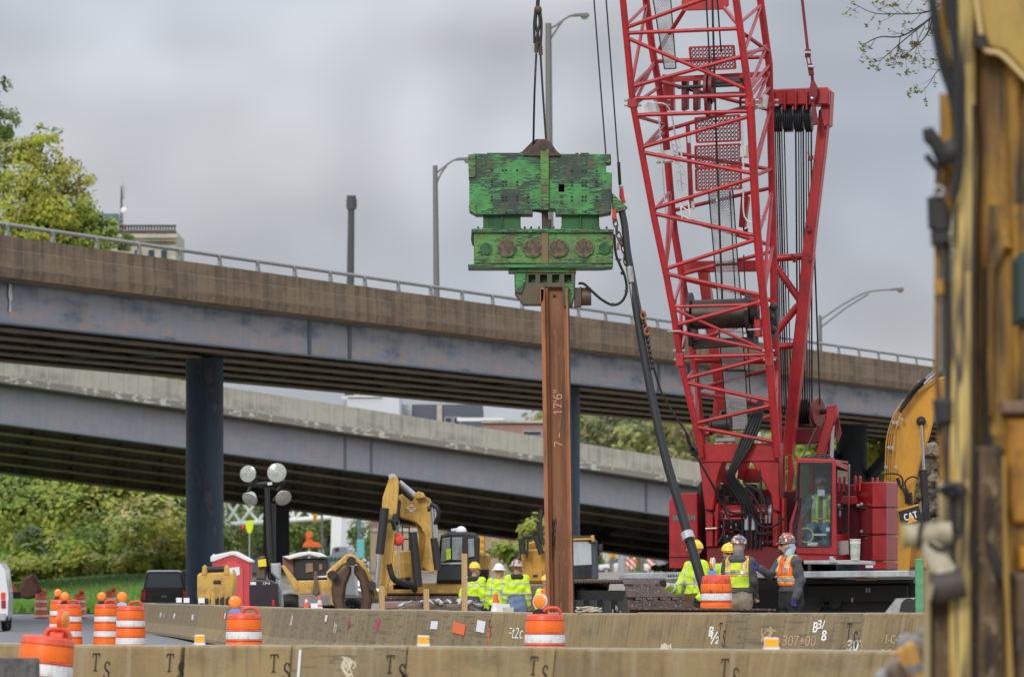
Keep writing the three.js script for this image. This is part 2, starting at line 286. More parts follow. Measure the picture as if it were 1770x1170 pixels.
{ // tall tree above the upper bridge
  const D = 482, q = (x, y, d = 0) => P(x, y, D + d), b = q(10, 620); b.y = gh(b.x, D) - .2;
  tree('big yellow green tree rising above the upper bridge railing', b, q(22, 420), [[q(22, 420), q(45, 350), q(60, 290), q(75, 250)], [q(20, 440), q(60, 385), q(110, 335), q(145, 300)], [q(20, 400), q(5, 330), q(10, 250)], [q(40, 365), q(95, 320), q(105, 265)], [q(60, 390), q(120, 395), q(170, 372), q(215, 395)]],
    [[q(8, 222), 1.59, 1.59, 494, .28, 2], [q(72, 240), 1.90, 1.28, 437, .28, 0], [q(45, 268, 1), 2.54, 1.59, 798, .28, 0], [q(105, 282), 2.23, 1.59, 570, .28, 3], [q(18, 300), 2.70, 2.54, 1178, .28, 0], [q(75, 318, -1), 2.70, 2.07, 1064, .28, 0], [q(135, 318), 1.75, 1.43, 456, .28, 3], [q(35, 362), 3.66, 2.70, 1900, .28, 0], [q(105, 362, -1), 3.02, 2.07, 1520, .28, 0], [q(150, 375), 1.90, 1.59, 798, .28, 1], [q(60, 412), 4.13, 2.39, 2185, .28, 0], [q(130, 412), 3.02, 1.90, 1710, .28, 1], [q(10, 420), 3.18, 2.54, 1520, .28, 1], [q(178, 398), 1.43, 1.11, 418, .28, 1], [q(212, 412), 1.43, 1.11, 247, .28, 2], [q(170, 430), 2.23, 1.43, 798, .28, 1]], { r: .5, seed: 31 });
  const r2 = thing('tree', 'tree top at the very edge of the frame with only its upper leaves showing', 'tree', P(-40, 600, 495)), lv = new Leaves(3);
  new MB().cyl(P(-40, 640, 495), P(-25, 200, 495), .42, .14, 7).build('trunk', bark, r2);
  for (const [x, y, n] of [[-20, 220, 500], [-10, 160, 220], [-30, 300, 900]]) lv.blob(P(x, y, 495), 2.1, 2.5, 2.1, n, .38, GRN[2]); lv.build('crown', r2, { kind: 'stuff' });
}
{ // woods far behind the lower bridge, and the greenery seen under the decks
  const lv = new Leaves(55), r = rng(8);
  for (let i = 0; i < 150; i++) { const px = 960 + 300 * r(), D = 800 + 120 * r(), y = 722 + 90 * r() + (px < 1020 ? 8 : 0); lv.blob(P(px, y, D), 5.5, 3.4, 4, 150, .85, [[.26, .27, .07], [.20, .23, .06], [.30, .28, .13], [.16, .19, .07]][Math.floor(r() * 4)], .5); }
  for (let i = 0; i < 120; i++) { const px = 360 + 330 * r(), D = 640 + 120 * r(), y = lerp(835, 935, r()); lv.blob(P(px, y, D), 3.6, 2.8, 3.5, 120, .7, [[.13, .17, .05], [.09, .13, .05], [.16, .2, .06]][Math.floor(r() * 3)], .5); }
  for (let i = 0; i < 70; i++) { const px = 1330 + 480 * r(), D = 400 + 60 * r(), y = 752 + 150 * r(); lv.blob(P(px, y, D), 3.2, 2.6, 3, 170, .5, [[.20, .27, .03], [.24, .30, .04], [.13, .19, .03]][Math.floor(r() * 3)], .5); }
  const m = lv.build('distant_woods', null, { number: true }); m.userData = { label: 'pale spring woods on the far hillside glimpsed beneath the bridges', category: 'woods', kind: 'stuff' };
  structure(new MB().tri(sheet(40, 8, (u, v) => { const D = 820 + 260 * v, X = lerp(-75, 45, u); return V3(X, 2 + (X > 4 ? 24 : 13) * v * (.8 + .3 * vnoise(u * 9, 3)), -D); })).build('hill', M('far hill', { c: [.15, .17, .06], roughness: 1 })));
}
const bushSpots = [[1400, 800, 372, 4.6, 3.2, 1, 'mid green tree behind the crane boom foot and cab'], [1490, 806, 372, 3.4, 2.6, 0, 'bright green tree between the dark bridge column and the yellow boom'], [1548, 780, 378, 3.6, 2.6, 1, 'bright green tree just beside the yellow excavator boom'], [938, 940, 395, 1.5, 2.0, 0, 'yellow green bush in front of the far brick building'], [890, 962, 380, 1.6, 1.2, 1, 'low green bush behind the two workers in lime jackets'], [640, 938, 625, 2.8, 2.6, 2, 'green bush beside the white gantry post'], [664, 950, 600, 2, 2.2, 1, 'pale bush behind the excavator stick'], [1102, 935, 640, 2.2, 3.2, 5, 'grey budding tree behind the striped barricades'], [1128, 955, 630, 2, 2.2, 5, 'pale grey shrub behind the parked white cars'], [1036, 955, 560, 1.0, 2.4, 2, 'small green tree beside the traffic signal pole'], [410, 912, 625, 2.8, 3.0, 2, 'dark green tree behind the red traffic light'], [525, 930, 625, 2.2, 2.6, 2, 'tree behind the orange road sign'], [1152, 986, 470, 1.2, .5, 1, 'little green bush by the crane housing']];
for (const [px, py, D, rx, ry, k, lab] of bushSpots) {
  const c = P(px, py, D), b = V3(c.x, gh(c.x, D), c.z);
  tree(lab, b, V3(c.x, c.y, c.z), [[c.clone().add(V3(0, -ry * .5, 0)), c.clone().add(V3(rx * .5, ry * .4, 0))], [c.clone().add(V3(0, -ry * .6, 0)), c.clone().add(V3(-rx * .5, ry * .3, 0))]], [[c, rx, ry, Math.round(340 * rx * ry / 3 + 240), .36, k], [c.clone().add(V3(-rx * .5, ry * .3, 1)), rx * .6, ry * .6, 220, .34, k]], { r: .12, seed: 200 + px });
}

// ------------------------------------------------------------------ bridges
const brownCon = M('weathered brown concrete', { map: tex(1024, 256, (u, v) => { const s = fbm(u * 90, v * 1.2, 51, 3, 90, 0), a = fbm(u * 8, v * 4, 52, 5, 8, 4), b = fbm(u * 60, v * 30, 53, 2, 60, 30); let c = mix3([.265, .188, .118], [.14, .10, .066], clamp((a - .45) * 2 + (s - .5) * 1.6 + (b - .5) * .5 + .15)); const j = Math.abs(((u * 6) % 1) - .5); if (j < .006) c = mix3(c, [.4, .36, .31], .6 * fbm(v * 9, u * 50, 3, 2)); return c; }, [24, 3]), roughness: .95 });
const greyCon = M('pale grey concrete', { map: tex(1024, 256, (u, v) => { const s = fbm(u * 70, v * 1.3, 55, 3, 70, 0), a = fbm(u * 8, v * 4, 56, 5, 8, 4); let c = mix3([.56, .52, .43], [.36, .33, .27], clamp((a - .45) * 1.7 + (s - .5) * 1.5 + .2)); const j = Math.abs(((u * 14) % 1) - .5); if (j < .012) c = mix3(c, [.12, .11, .09], .7); return c; }, [28, 3]), roughness: .95 });
const spalled = M('spalled ledge concrete', { map: tex(1024, 64, (u, v) => { const a = fbm(u * 40, v * 2, 58, 3, 40, 0), b = fbm(u * 9, 3, 59, 3, 9, 0); return mix3([.34, .31, .26], [.70, .68, .62], a > .56 && b > .45 ? 1 : 0); }, [30, .35]), roughness: .95 });
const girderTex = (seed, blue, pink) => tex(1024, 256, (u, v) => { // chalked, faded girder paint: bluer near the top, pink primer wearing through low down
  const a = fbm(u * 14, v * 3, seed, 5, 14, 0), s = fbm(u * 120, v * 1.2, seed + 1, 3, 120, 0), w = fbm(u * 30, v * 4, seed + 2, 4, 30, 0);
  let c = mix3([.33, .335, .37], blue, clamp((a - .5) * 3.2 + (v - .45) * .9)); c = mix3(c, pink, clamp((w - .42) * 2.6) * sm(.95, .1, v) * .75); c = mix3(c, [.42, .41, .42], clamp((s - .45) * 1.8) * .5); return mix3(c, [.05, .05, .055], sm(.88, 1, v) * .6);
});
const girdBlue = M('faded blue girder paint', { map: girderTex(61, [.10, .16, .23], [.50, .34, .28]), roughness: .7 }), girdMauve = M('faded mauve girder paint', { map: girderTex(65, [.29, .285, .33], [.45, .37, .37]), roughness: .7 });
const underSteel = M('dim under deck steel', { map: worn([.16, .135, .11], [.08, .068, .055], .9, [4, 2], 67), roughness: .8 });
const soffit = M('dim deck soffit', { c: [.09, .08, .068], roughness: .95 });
const colBlue = M('dark blue column paint', { map: worn([.032, .062, .092], [.022, .033, .045], .9, [2, 5], 68, (c, u, v, a) => a > .66 ? mix3(c, [.14, .12, .1], .4) : c), roughness: .55 });
const colDark = M('dark column paint', { map: worn([.022, .03, .038], [.014, .017, .02], .9, [2, 5], 69), roughness: .6 });
function strip(fn, prof, ts, closed) {                      // sweep a profile [(across, up)] along stations; fn(t) -> {p, a}
  const pos = [], uv = []; let L = 0; const st = ts.map((t) => fn(t)); const at = (s, q) => s.p.clone().addScaledVector(s.a, q[0]).add(V3(0, q[1] + (s.drop || 0) * q[0], 0));
  for (let i = 1; i < st.length; i++) {
    const d = st[i].p.distanceTo(st[i - 1].p); let v = 0;
    for (let j = 0; j < prof.length - (closed ? 0 : 1); j++) {
      const q0 = prof[j], q1 = prof[(j + 1) % prof.length], h = Math.hypot(q1[0] - q0[0], q1[1] - q0[1]);
      const A = at(st[i - 1], q0), B = at(st[i], q0), C = at(st[i], q1), E = at(st[i - 1], q1);
      for (const [p, x, y] of [[A, L, v], [B, L + d, v], [C, L + d, v + h], [A, L, v], [C, L + d, v + h], [E, L, v + h]]) { pos.push(p.x, p.y, p.z); uv.push(x, y); }
      v += h;
    }
    L += d;
  }
  const g = new THREE.BufferGeometry(); g.setAttribute('position', new THREE.BufferAttribute(new Float32Array(pos), 3)); g.setAttribute('uv', new THREE.BufferAttribute(new Float32Array(uv), 2)); g.computeVertexNormals(); return g;
}
function joinUV(list) { return list.length > 1 ? mergeGeometries(list, false) : list[0]; }
const flangeSteel = M('dusty tan flange', { map: worn([.34, .28, .22], [.18, .15, .12], .8, [6, 2], 66), roughness: .9 });
function girder(fn, a, top, bot, ts, t, fw = .24) { const w = place(strip(fn, [[a - .012, top], [a - .012, bot], [a + .012, bot], [a + .012, top]], ts), 'girder', underSteel, t); place(strip(fn, [[a - fw, bot], [a + fw, bot], [a + fw, bot - .07], [a - fw, bot - .07]], ts, true), 'flange', flangeSteel, w); }
function bridge(label, fn, ts, W, o) {
  const t = thing('bridge', label, 'bridge', fn(ts[0]).p.clone().setY(0));
  place(strip(fn, o.parapet, ts, true), 'parapet', o.conc, t); place(strip(fn, o.ledge, ts, true), 'deck_edge', o.edge, t);
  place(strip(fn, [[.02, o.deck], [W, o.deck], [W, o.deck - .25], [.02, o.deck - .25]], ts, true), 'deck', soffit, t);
  place(strip(fn, [[W - .3, o.deck], [W - .3, o.parapet[0][1]], [W - .05, o.parapet[0][1]], [W - .05, o.deck - .3]], ts), 'parapet', o.conc, t);
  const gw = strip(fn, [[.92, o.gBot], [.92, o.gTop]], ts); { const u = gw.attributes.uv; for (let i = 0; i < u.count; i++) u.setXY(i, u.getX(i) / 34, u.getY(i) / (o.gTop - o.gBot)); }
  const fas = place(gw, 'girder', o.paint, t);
  place(joinUV([strip(fn, [[.7, o.gBot], [1.14, o.gBot], [1.14, o.gBot - .05], [.7, o.gBot - .05]], ts, true), strip(fn, [[.74, o.gTop], [1.1, o.gTop], [1.1, o.gTop - .04], [.74, o.gTop - .04]], ts, true)]), 'flange', o.flange, fas);
  const n = o.n || 6;
  for (let k = 1; k < n; k++) girder(fn, .92 + (W - 1.8) * k / (n - 1), o.gTop, o.gBot + .12, ts, t, W > 15 ? .4 : .26);
  const b = new MB();
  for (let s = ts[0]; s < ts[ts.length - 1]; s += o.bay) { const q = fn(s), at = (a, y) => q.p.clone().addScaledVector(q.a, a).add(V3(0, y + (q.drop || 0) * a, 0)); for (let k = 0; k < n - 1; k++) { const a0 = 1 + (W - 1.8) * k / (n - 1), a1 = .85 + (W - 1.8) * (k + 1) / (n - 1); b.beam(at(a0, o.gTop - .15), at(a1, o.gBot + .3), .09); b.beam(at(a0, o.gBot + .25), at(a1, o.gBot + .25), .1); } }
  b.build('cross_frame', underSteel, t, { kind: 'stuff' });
  for (const s of o.splices || []) { const q = fn(s); const c = q.p.clone().addScaledVector(q.a, .9); const dir = V3().crossVectors(UP, q.a); const sp = new MB(); sp.beam(c.clone().setY(q.p.y + o.gBot + .04), c.clone().setY(q.p.y + o.gTop - .06), .36, .04, dir); for (let i = 0; i < 12; i++) for (const e of [-.09, .09]) sp.sphere(c.clone().addScaledVector(q.a, -.03).addScaledVector(dir, e).setY(q.p.y + lerp(o.gBot + .1, o.gTop - .12, i / 11)), .025, 1, 1, 1, 5); sp.build('splice_plate', o.flange, fas); }
  return t;
}
const U0 = V3(-17.8, 0, -201), Ud = V3(.321, 0, -.947), Ua = V3(-.947, 0, -.321);   // upper bridge: straight and level
const upFn = (s) => ({ p: U0.clone().addScaledVector(Ud, s).setY(CY), a: Ua });
const upPx = (px) => { const k = (px - PX) / F; return (-17.8 - k * 201) / (k * .947 - .321); };
const tsU = []; for (let s = -40; s <= 210; s += 10) tsU.push(s);
const upper = bridge('upper highway bridge with brown concrete parapet and faded blue girder', upFn, tsU, 16.8, { parapet: [[0, 12.14], [.26, 12.14], [.26, 11.0], [0, 11.0], [0, 11.66], [.03, 11.69]], ledge: [[-.05, 11.04], [.3, 11.04], [.3, 10.72], [.9, 10.70], [.9, 10.62], [.02, 10.70]], deck: 11.0, conc: brownCon, edge: brownCon, gTop: 10.66, gBot: 9.2, paint: girdBlue, flange: M('faded blue flange', { c: [.13, .16, .19], roughness: .7 }), bay: 5.5, splices: [571, 640, 1170, 1222].map(upPx) });
{ // bare patch where paint has flaked off the girder
  const c = upFn(upPx(55)).p.addScaledVector(Ua, .9); new MB().shape([[-.1, -.4], [.08, -.4], [.05, -.05], [.16, .1], [.1, .55], [-.06, .6], [-.15, .2], [-.03, 0]], .02, basis(Ud, UP, V3().crossVectors(Ud, UP), c.setY(CY + 10).addScaledVector(Ua, -.03))).build('paint_patch', MT.white, upper);
}
{ // railing on the parapet: rail and curved posts, parts of the bridge
  const rail = [upFn(-40).p, upFn(210).p].map((p) => p.add(V3(0, 12.55, 0)).addScaledVector(Ua, .14)), alu = M('dull aluminium rail', { c: [.30, .30, .29], roughness: .5, metalness: .5 });
  const rm = new MB().cyl(rail[0], rail[1], .075, .075, 10).build('rail', alu, upper);
  const along = Ud.clone();
  for (let s = upPx(92) - 12; s < 205; s += 4.02) { const o = upFn(s).p.add(V3(0, 12.14, 0)).addScaledVector(Ua, .1); new MB().shape([[-.17, 0], [.17, 0], [.1, .16], [.06, .36], [-.07, .42], [-.13, .38], [-.1, .2]], .09, basis(along, UP, V3().crossVectors(along, UP), o)).build('rail_post', alu, rm); }
}
const LK = 1.5, kp = (a) => a.map(([x, y]) => [x * LK, y * LK]);
const loFn = (px) => { const D = LK * (246 + .0465 * px), hb = LK * (6.9 - .00185 * px - .00000085 * px * px); const p = P(px, PY, D).setY(CY + hb); return { p, a: V3(-.87, 0, -.49), drop: -.062 }; };
const tsL = []; for (let x = -220; x <= 2300; x += 60) tsL.push(x);
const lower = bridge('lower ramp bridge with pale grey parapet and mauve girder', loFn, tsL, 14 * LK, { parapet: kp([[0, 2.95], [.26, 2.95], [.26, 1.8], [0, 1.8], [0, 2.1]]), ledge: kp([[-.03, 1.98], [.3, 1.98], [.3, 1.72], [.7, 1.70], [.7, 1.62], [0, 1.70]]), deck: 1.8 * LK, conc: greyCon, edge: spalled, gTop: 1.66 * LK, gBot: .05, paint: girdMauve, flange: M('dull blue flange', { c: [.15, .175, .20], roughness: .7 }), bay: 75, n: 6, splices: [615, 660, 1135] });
function column(label, px, D, wpx, top, mat, o = {}) {
  const c = P(px, PY, D), r = wpx * D / F / 2, b = c.clone().setY(-.1), t = thing('bridge_column', label, 'column', b);
  new MB().cyl(b, c.clone().setY(top), r, r, 28).build('shaft', mat, t);
  if (o.cap) { const m = new MB(); m.beam(c.clone().setY(o.cap[1]).addScaledVector(o.dir, o.cap[2]), c.clone().setY(o.cap[1]).addScaledVector(o.dir, o.cap[3]), .9, o.cap[0]); m.build('cap_beam', underSteel, t); }
  if (o.brace) { const m = new MB(); for (const [x0, y0, x1, y1] of o.brace) m.beam(P(x0, y0, D), P(x1, y1, D - 2), .55, .5); m.build('brace', colDark, t); }
  return t;
}
column('thick blue round column under the upper bridge beside the pickup', 353, 237, 65, 10.6, colBlue, { cap: [1.3, 11.35, -5.2, 6.2], dir: Ua });
column('blue round column standing behind the rusty pile', 975, 272, 55, 10.6, colBlue, { cap: [1.3, 11.35, -2.3, 9], dir: Ua });
column('dark column behind the crane cab', 1473, 335, 54, 10.6, colDark, { cap: [1.3, 11.35, -5, 6], dir: Ua, brace: [[1500, 828, 1545, 778], [1447, 800, 1420, 765]] });
column('dark lower bridge column behind the four lamp light tower', 477, 429, 46, 10.2, colDark, {});
column('dark lower bridge column with slanted brace beside the traffic signal', 1013, 462, 44, 8.2, colDark, { brace: [[1030, 935, 1078, 893]] });

// ------------------------------------------------------------------ street lamps and the dark monopole on the skyline
const lampGrey = M('weathered lamp pole', { c: [.19, .185, .175], roughness: .6, metalness: .3 });
function lamp(label, base, top, arm, head, o = {}) {
  const t = thing('street_lamp', label, 'street lamp', base);
  new MB().cyl(base, top, o.r || .13, (o.r || .13) * .72, 10).build('pole', lampGrey, t);
  const a = new MB(); for (const l of arm) a.path(l, .05, 6); a.build('arm', lampGrey, t);
  const d = o.out || V3(1, 0, 0), h = new MB(), L = o.len || .85, prof = [[0, .02], [L * .15, .09], [L * .9, .13], [L, .04], [L, -.02], [L * .85, -.05], [L * .55, -.05], [L * .5, -.02], [0, -.04]];
  h.shape(prof, .32, basis(d, UP, V3().crossVectors(d, UP), head.clone().add(V3(0, 0, -.16))), .02); const hm = h.build('lamp_head', lampGrey, t);
  new MB().sphere(head.clone().addScaledVector(d, L * .72).add(V3(0, -.06, 0)), L * .2, 1, .7, .8, 10).build('lens', M('lamp lens', { c: [.3, .3, .29], roughness: .25 }), hm);
  return t;
}
{ const D = 259, q = (x, y) => P(x, y, D), b = q(951, 541); lamp('tall street lamp rising behind the lifting slings', b, q(948, 40), [[q(949, 50), q(962, 43), q(974, 34), q(984, 28), q(990, 26)], [q(950, 70), q(960, 54), q(968, 42), q(974, 34)]], q(988, 27), { len: .8, r: .2 }); }
{ const D = 285, q = (x, y) => P(x, y, D), b = q(755, 560); lamp('street lamp whose arm ends behind the green hammer', b, q(752, 286), [[q(753, 300), q(768, 288), q(782, 278), q(790, 275)], [q(754, 318), q(762, 300), q(772, 286)]], q(786, 276), { len: .9, r: .17 }); }
{ const D = 318, q = (x, y) => P(x, y, D), b = q(1419, 640); lamp('street lamp with long double arm behind the crane mast', b, q(1418, 545), [[q(1418, 553), q(1460, 525), q(1500, 505), q(1544, 500)], [q(1419, 566), q(1462, 533), q(1502, 508)]], q(1540, 501), { len: .75, r: .13 }); }
{ const D = 648, q = (x, y) => P(x, y, D), b = q(603, 690); const t = thing('monopole', 'dark monopole mast with capped top on the skyline', 'mast', b), g = M('dark mast', { c: [.07, .072, .075], roughness: .7 }); new MB().cyl(b, q(607, 348), .5, .36, 12).build('pole', g, t); const m = new MB(); m.cyl(q(607, 362), q(607, 338), .52, .52, 12); for (const x of [600, 615]) m.box(q(x, 352), .2, 1, .2); m.build('cap', g, t); }

// ------------------------------------------------------------------ far buildings
const cream = M('cream masonry', { map: worn([.50, .46, .37], [.36, .33, .27], .5, [6, 6], 71), roughness: .9 }), brick = M('red brick', { map: worn([.30, .17, .135], [.22, .12, .1], .6, [4, 4], 72), roughness: .9 }), tan = M('tan render', { map: worn([.42, .33, .24], [.34, .27, .2], .4, [8, 8], 73), roughness: .9 }), darkPane = M('far window', { c: [.045, .055, .07], roughness: .15 });
function building(label, x0, x1, y, D, depth, mat, o = {}) {
  const a = P(x0, y, D), w = (x1 - x0) * D / F, base = V3(a.x + w / 2, 0, -D - depth / 2), t = thing('building', label, 'building', base);
  new MB().box(V3(base.x, a.y / 2 - .5, base.z), w, a.y + 1, depth).build('wall', mat, t);
  for (const [u0, v0, u1, v1, k] of o.win || []) { const p0 = P(u0, v0, D), p1 = P(u1, v1, D), f = new MB(), c = p0.clone().add(p1).multiplyScalar(.5); f.box(V3(c.x, c.y, -D + .03), p1.x - p0.x + .2, p0.y - p1.y + .2, .12); const wf = f.build('window', k || MT.galv, t); new MB().box(V3(c.x, c.y, -D + .1), p1.x - p0.x, p0.y - p1.y, .06).build('pane', darkPane, wf); }
  for (const [u0, v0, u1, v1, k, out, nm] of o.band || []) { const p0 = P(u0, v0, D), p1 = P(u1, v1, D); new MB().box(V3((p0.x + p1.x) / 2, (p0.y + p1.y) / 2, -D + out / 2 - .05), p1.x - p0.x, p0.y - p1.y, out + .1).build(nm || 'cornice', k, t); }
  return t;
}
{ const D = 900, roofDark = M('dark balustrade', { c: [.085, .062, .055], roughness: .9 }), bands = [[195, 399, 304, 405, roofDark, .7], [195, 405, 307, 412, cream, 1.5], [195, 412, 305, 417, cream, 1]], wins = [[232, 432, 242, 470], [256, 432, 266, 470], [278, 432, 288, 470]];
  for (let x = 200; x < 302; x += 5) bands.push([x, 391, x + 2.6, 399, roofDark, .5, 'baluster']); bands.push([195, 389, 304, 391.5, roofDark, .8, 'rail']);
  const t = building('cream masonry building with dark balustrade seen above the upper bridge', 192, 303, 399, D, 24, cream, { band: bands, win: wins });
  new MB().box(P(190, 380, D + 5), 2.6, 1.8, 3).build('roof_plant', M('green roof plant', { c: [.10, .17, .17], roughness: .7 }), t);
  const m = new MB(), q = (x, y) => P(x, y, D + 8); for (const e of [-2.2, 2.2]) m.cyl(q(209 + e, 402), q(209 + e * .2, 322), .13, .06, 5); for (let i = 0; i < 9; i++) m.cyl(q(207 + i * .2, 402 - i * 8), q(211 - i * .2, 395 - i * 8), .06, .06, 4); m.cyl(q(211, 345), q(211, 315), .05, .03, 4); m.cyl(q(213, 345), q(215, 320), .04, .03, 4); m.build('antenna', M('dark antenna', { c: [.1, .11, .11], roughness: .6 }), t);
  new MB().sphere(q(213, 364), .55, 1, 1, .6).build('dish', MT.white, t); }
building('white panelled building glimpsed between the two bridges', 590, 690, 684, 640, 20, M('white panels', { c: [.60, .62, .65], roughness: .6 }), { band: [[590, 690, 597, 720, MT.galv, .3, 'pilaster'], [600, 684, 660, 686.5, MT.white, .3, 'parapet']] });
building('dark blue grey building behind the lower bridge parapet', 690, 834, 699, 655, 25, M('slate cladding', { c: [.085, .095, .125], roughness: .6 }), { band: [[690, 699, 712, 730, MT.galv, .3, 'pilaster'], [755, 700, 764, 740, cream, .3, 'pilaster']], win: [[770, 722, 780, 735], [785, 722, 795, 735]] });
building('pink brick building with white coping beyond the lower bridge', 833, 985, 728, 600, 22, M('pink brick', { map: worn([.36, .21, .19], [.3, .17, .15], .6, [5, 5], 74), roughness: .9 }), { band: [[790, 722, 870, 728, MT.white, .4, 'coping'], [833, 727, 985, 731, cream, .4, 'coping']], win: [[905, 746, 935, 752]] });
{ const win = [], bands = [[640, 876, 1000, 884, M('white fascia', { c: [.68, .68, .66], roughness: .7 }), .5, 'fascia'], [640, 913, 1000, 919, cream, .4, 'sill_band'], [640, 919, 1000, 990, tan, .25, 'lower_wall']];
  for (const [x0, x1] of [[672, 688], [754, 772], [812, 832], [835, 854], [879, 896], [899, 916], [919, 934]]) win.push([x0, 889, x1, 910]);
  const t = building('long brick building with ribbon windows and tan lower wall behind the workers', 640, 1003, 876, 520, 18, brick, { win, band: bands });
  new MB().box(P(792, 900, 500), 1.7, 1.6, 1.2).build('chimney', M('brown brick', { map: worn([.16, .105, .09], [.11, .07, .06], .8, [1.5, 1.5], 75), roughness: .9 }), t);
  new MB().box(P(930, 938, 515), 7, 1.4, 3).build('canopy', M('faded red canopy', { c: [.42, .16, .15], roughness: .8 }), t); }
building('cream corrugated building beside the orange traffic signal', 1036, 1092, 930, 600, 14, M('cream siding', { map: tex(128, 16, (u) => mix3([.55, .5, .43], [.42, .38, .33], Math.sin(u * 6.28 * 8) > .3 ? 1 : 0), [2.4, 1]), roughness: .8 }), { band: [[1056, 921, 1074, 934, cream, .4, 'parapet']], win: [[1061, 922, 1071, 928]] });
building('dark grey office block behind the gantry truss', 388, 462, 868, 760, 20, M('grey office wall', { c: [.11, .115, .14], roughness: .8 }), { win: [[396, 880, 408, 890], [414, 880, 426, 890], [432, 880, 444, 890]] });
building('mid grey block under the gantry truss', 512, 562, 908, 720, 20, M('bluish office wall', { c: [.13, .13, .165], roughness: .8 }), { win: [[520, 915, 530, 925], [536, 915, 546, 925]] });
building('narrow brick block beside the white gantry post', 596, 640, 905, 700, 16, brick, { win: [[602, 908, 616, 918], [622, 908, 634, 918]] });
// ------------------------------------------------------------------ concrete barriers
const barrierMats = [1, 2, 3].map((k) => M('weathered tan barrier concrete', { map: tex(512, 256, (u, v) => {
  const s = fbm(u * 46, v * 1.1, 80 + k, 4, 46, 0), a = fbm(u * 7, v * 4, 84 + k, 5, 7, 4), b = fbm(u * 80, v * 40, 88 + k, 2, 80, 40), w = fbm(u * 9, v * 30, 92 + k, 3, 9, 30), wide = fbm(u * 6, .5, 99 + k, 2, 6, 0);
  let c = mix3([[.285, .205, .092], [.25, .19, .10], [.305, .22, .10]][k - 1], [.155, .115, .058], clamp((a - .42) * 1.6 + (b - .5) * .45));
  c = mix3(c, [.27, .155, .065], clamp((wide - .45) * 1.7) * .5); c = mix3(c, [.36, .30, .2], clamp((s - .56) * 3) * .6); c = mix3(c, [.075, .065, .045], clamp((.42 - s) * 3) * .5);
  return k === 2 && w > .68 ? mix3(c, [.09, .08, .06], .5) : c; }, [2.6, .95]), roughness: .9, bumpMap: bumpFine, bumpScale: .003 }));
const topMat = M('pale barrier top', { map: worn([.52, .47, .38], [.36, .31, .23], .7, [1, .3], 96), roughness: .9 });
const barProf = [[-.3, 0], [.3, 0], [.3, .07], [.17, .3], [.1, .79], [.085, .81], [-.085, .81], [-.1, .79], [-.17, .3], [-.3, .07]];
const br = rng(4);
function barrier(A, B, label, o = {}) {                    // A, B: ends on the ground, A to the left
  const d = B.clone().sub(A), L = d.length(); d.normalize(); const dir = d.clone().setY(0).normalize(), n = V3(-dir.z, 0, dir.x);   // n points to the camera side
  const t = thing('concrete_barrier', label, 'barrier', A.clone().add(B).multiplyScalar(.5), { group: o.group });
  const j = (br() - .5) * .012, yaw = (br() - .5) * .008; const z = d.clone().applyAxisAngle(UP, yaw), x = V3(z.z, 0, -z.x).normalize(), y = V3().crossVectors(z, x);
  const m = new MB().shape(barProf, L - .025, basis(x, y, z, A.clone().addScaledVector(z, .012).add(V3(0, j, 0))), .008), b = m.build('body', barrierMats[o.m ?? Math.floor(br() * 3)], t);
  const cap = new MB().beam(A.clone().addScaledVector(z, .03).add(V3(0, .8125 + j, 0)), B.clone().addScaledVector(z, -.03).add(V3(0, .8125 + j, 0)), .165, .008); cap.build('top_face', topMat, t);
  t.n = n.dot(V3(0, 0, 1)) > 0 ? n : n.negate(); t.A = A.clone(); t.L = L; t.dir = z; return t;
}
function spot(t, px, h, lift = .004) {                     // a point on a barrier's sloping upper face at a pixel column and height
  const off = .1 + (.79 - h) * (.07 / .49); let lo = 0, hi = t.L, c;
  for (let i = 0; i < 40; i++) { const k = (lo + hi) / 2; c = t.A.clone().addScaledVector(t.dir, k).addScaledVector(t.n, off + lift); const x = PX + F * c.x / -c.z; if (x < px) lo = k; else hi = k; }
  const up = V3(0, 1, 0).addScaledVector(t.n, -.07 / .49).normalize(); c.y += h; return { c, right: t.dir, up };
}
const wide = (t) => 1 / Math.max(.28, t.dir.x);           // marks were put on long faces that run away from the viewer
const onBarrier = (t, pr, px, h, name = 'lettering', s = 1) => { const q = spot(t, px, h), k = pr === tsPrint ? 1 : wide(t) * .95; decal({ ...pr, w: pr.w * k }, q.c, q.right, q.up, name, t, { s }); };
const plate = (t, px, h, w, hh, mat, name = 'marker_sheet', roll = 0) => { w *= wide(t); const q = spot(t, px, h, .012), z = V3().crossVectors(q.right, q.up), r = q.right.clone().applyAxisAngle(z, roll), u = q.up.clone().applyAxisAngle(z, roll); new MB().add(new RoundedBoxGeometry(w, hh, .012, 1, .004), basis(r, u, z, q.c)).build(name, mat, t); };
const inkText = (rows, col, font, w, h, rot = 0, seed = 1) => print(w, h, (x, W, H) => { x.fillStyle = col; x.strokeStyle = col; x.textAlign = 'center'; x.textBaseline = 'middle'; for (const [s, cx, cy, px, sx = 1] of rows) { x.save(); x.translate(cx * W, cy * H); x.rotate(rot); x.scale(sx, 1); x.font = font.replace('#', px * H); x.fillText(s, 0, 0); x.restore(); } });
const tsPrint = inkText([['T', .28, .36, .74, .62], ['S', .72, .6, .72, .66]], '#15130e', '#px serif', .34, .36);
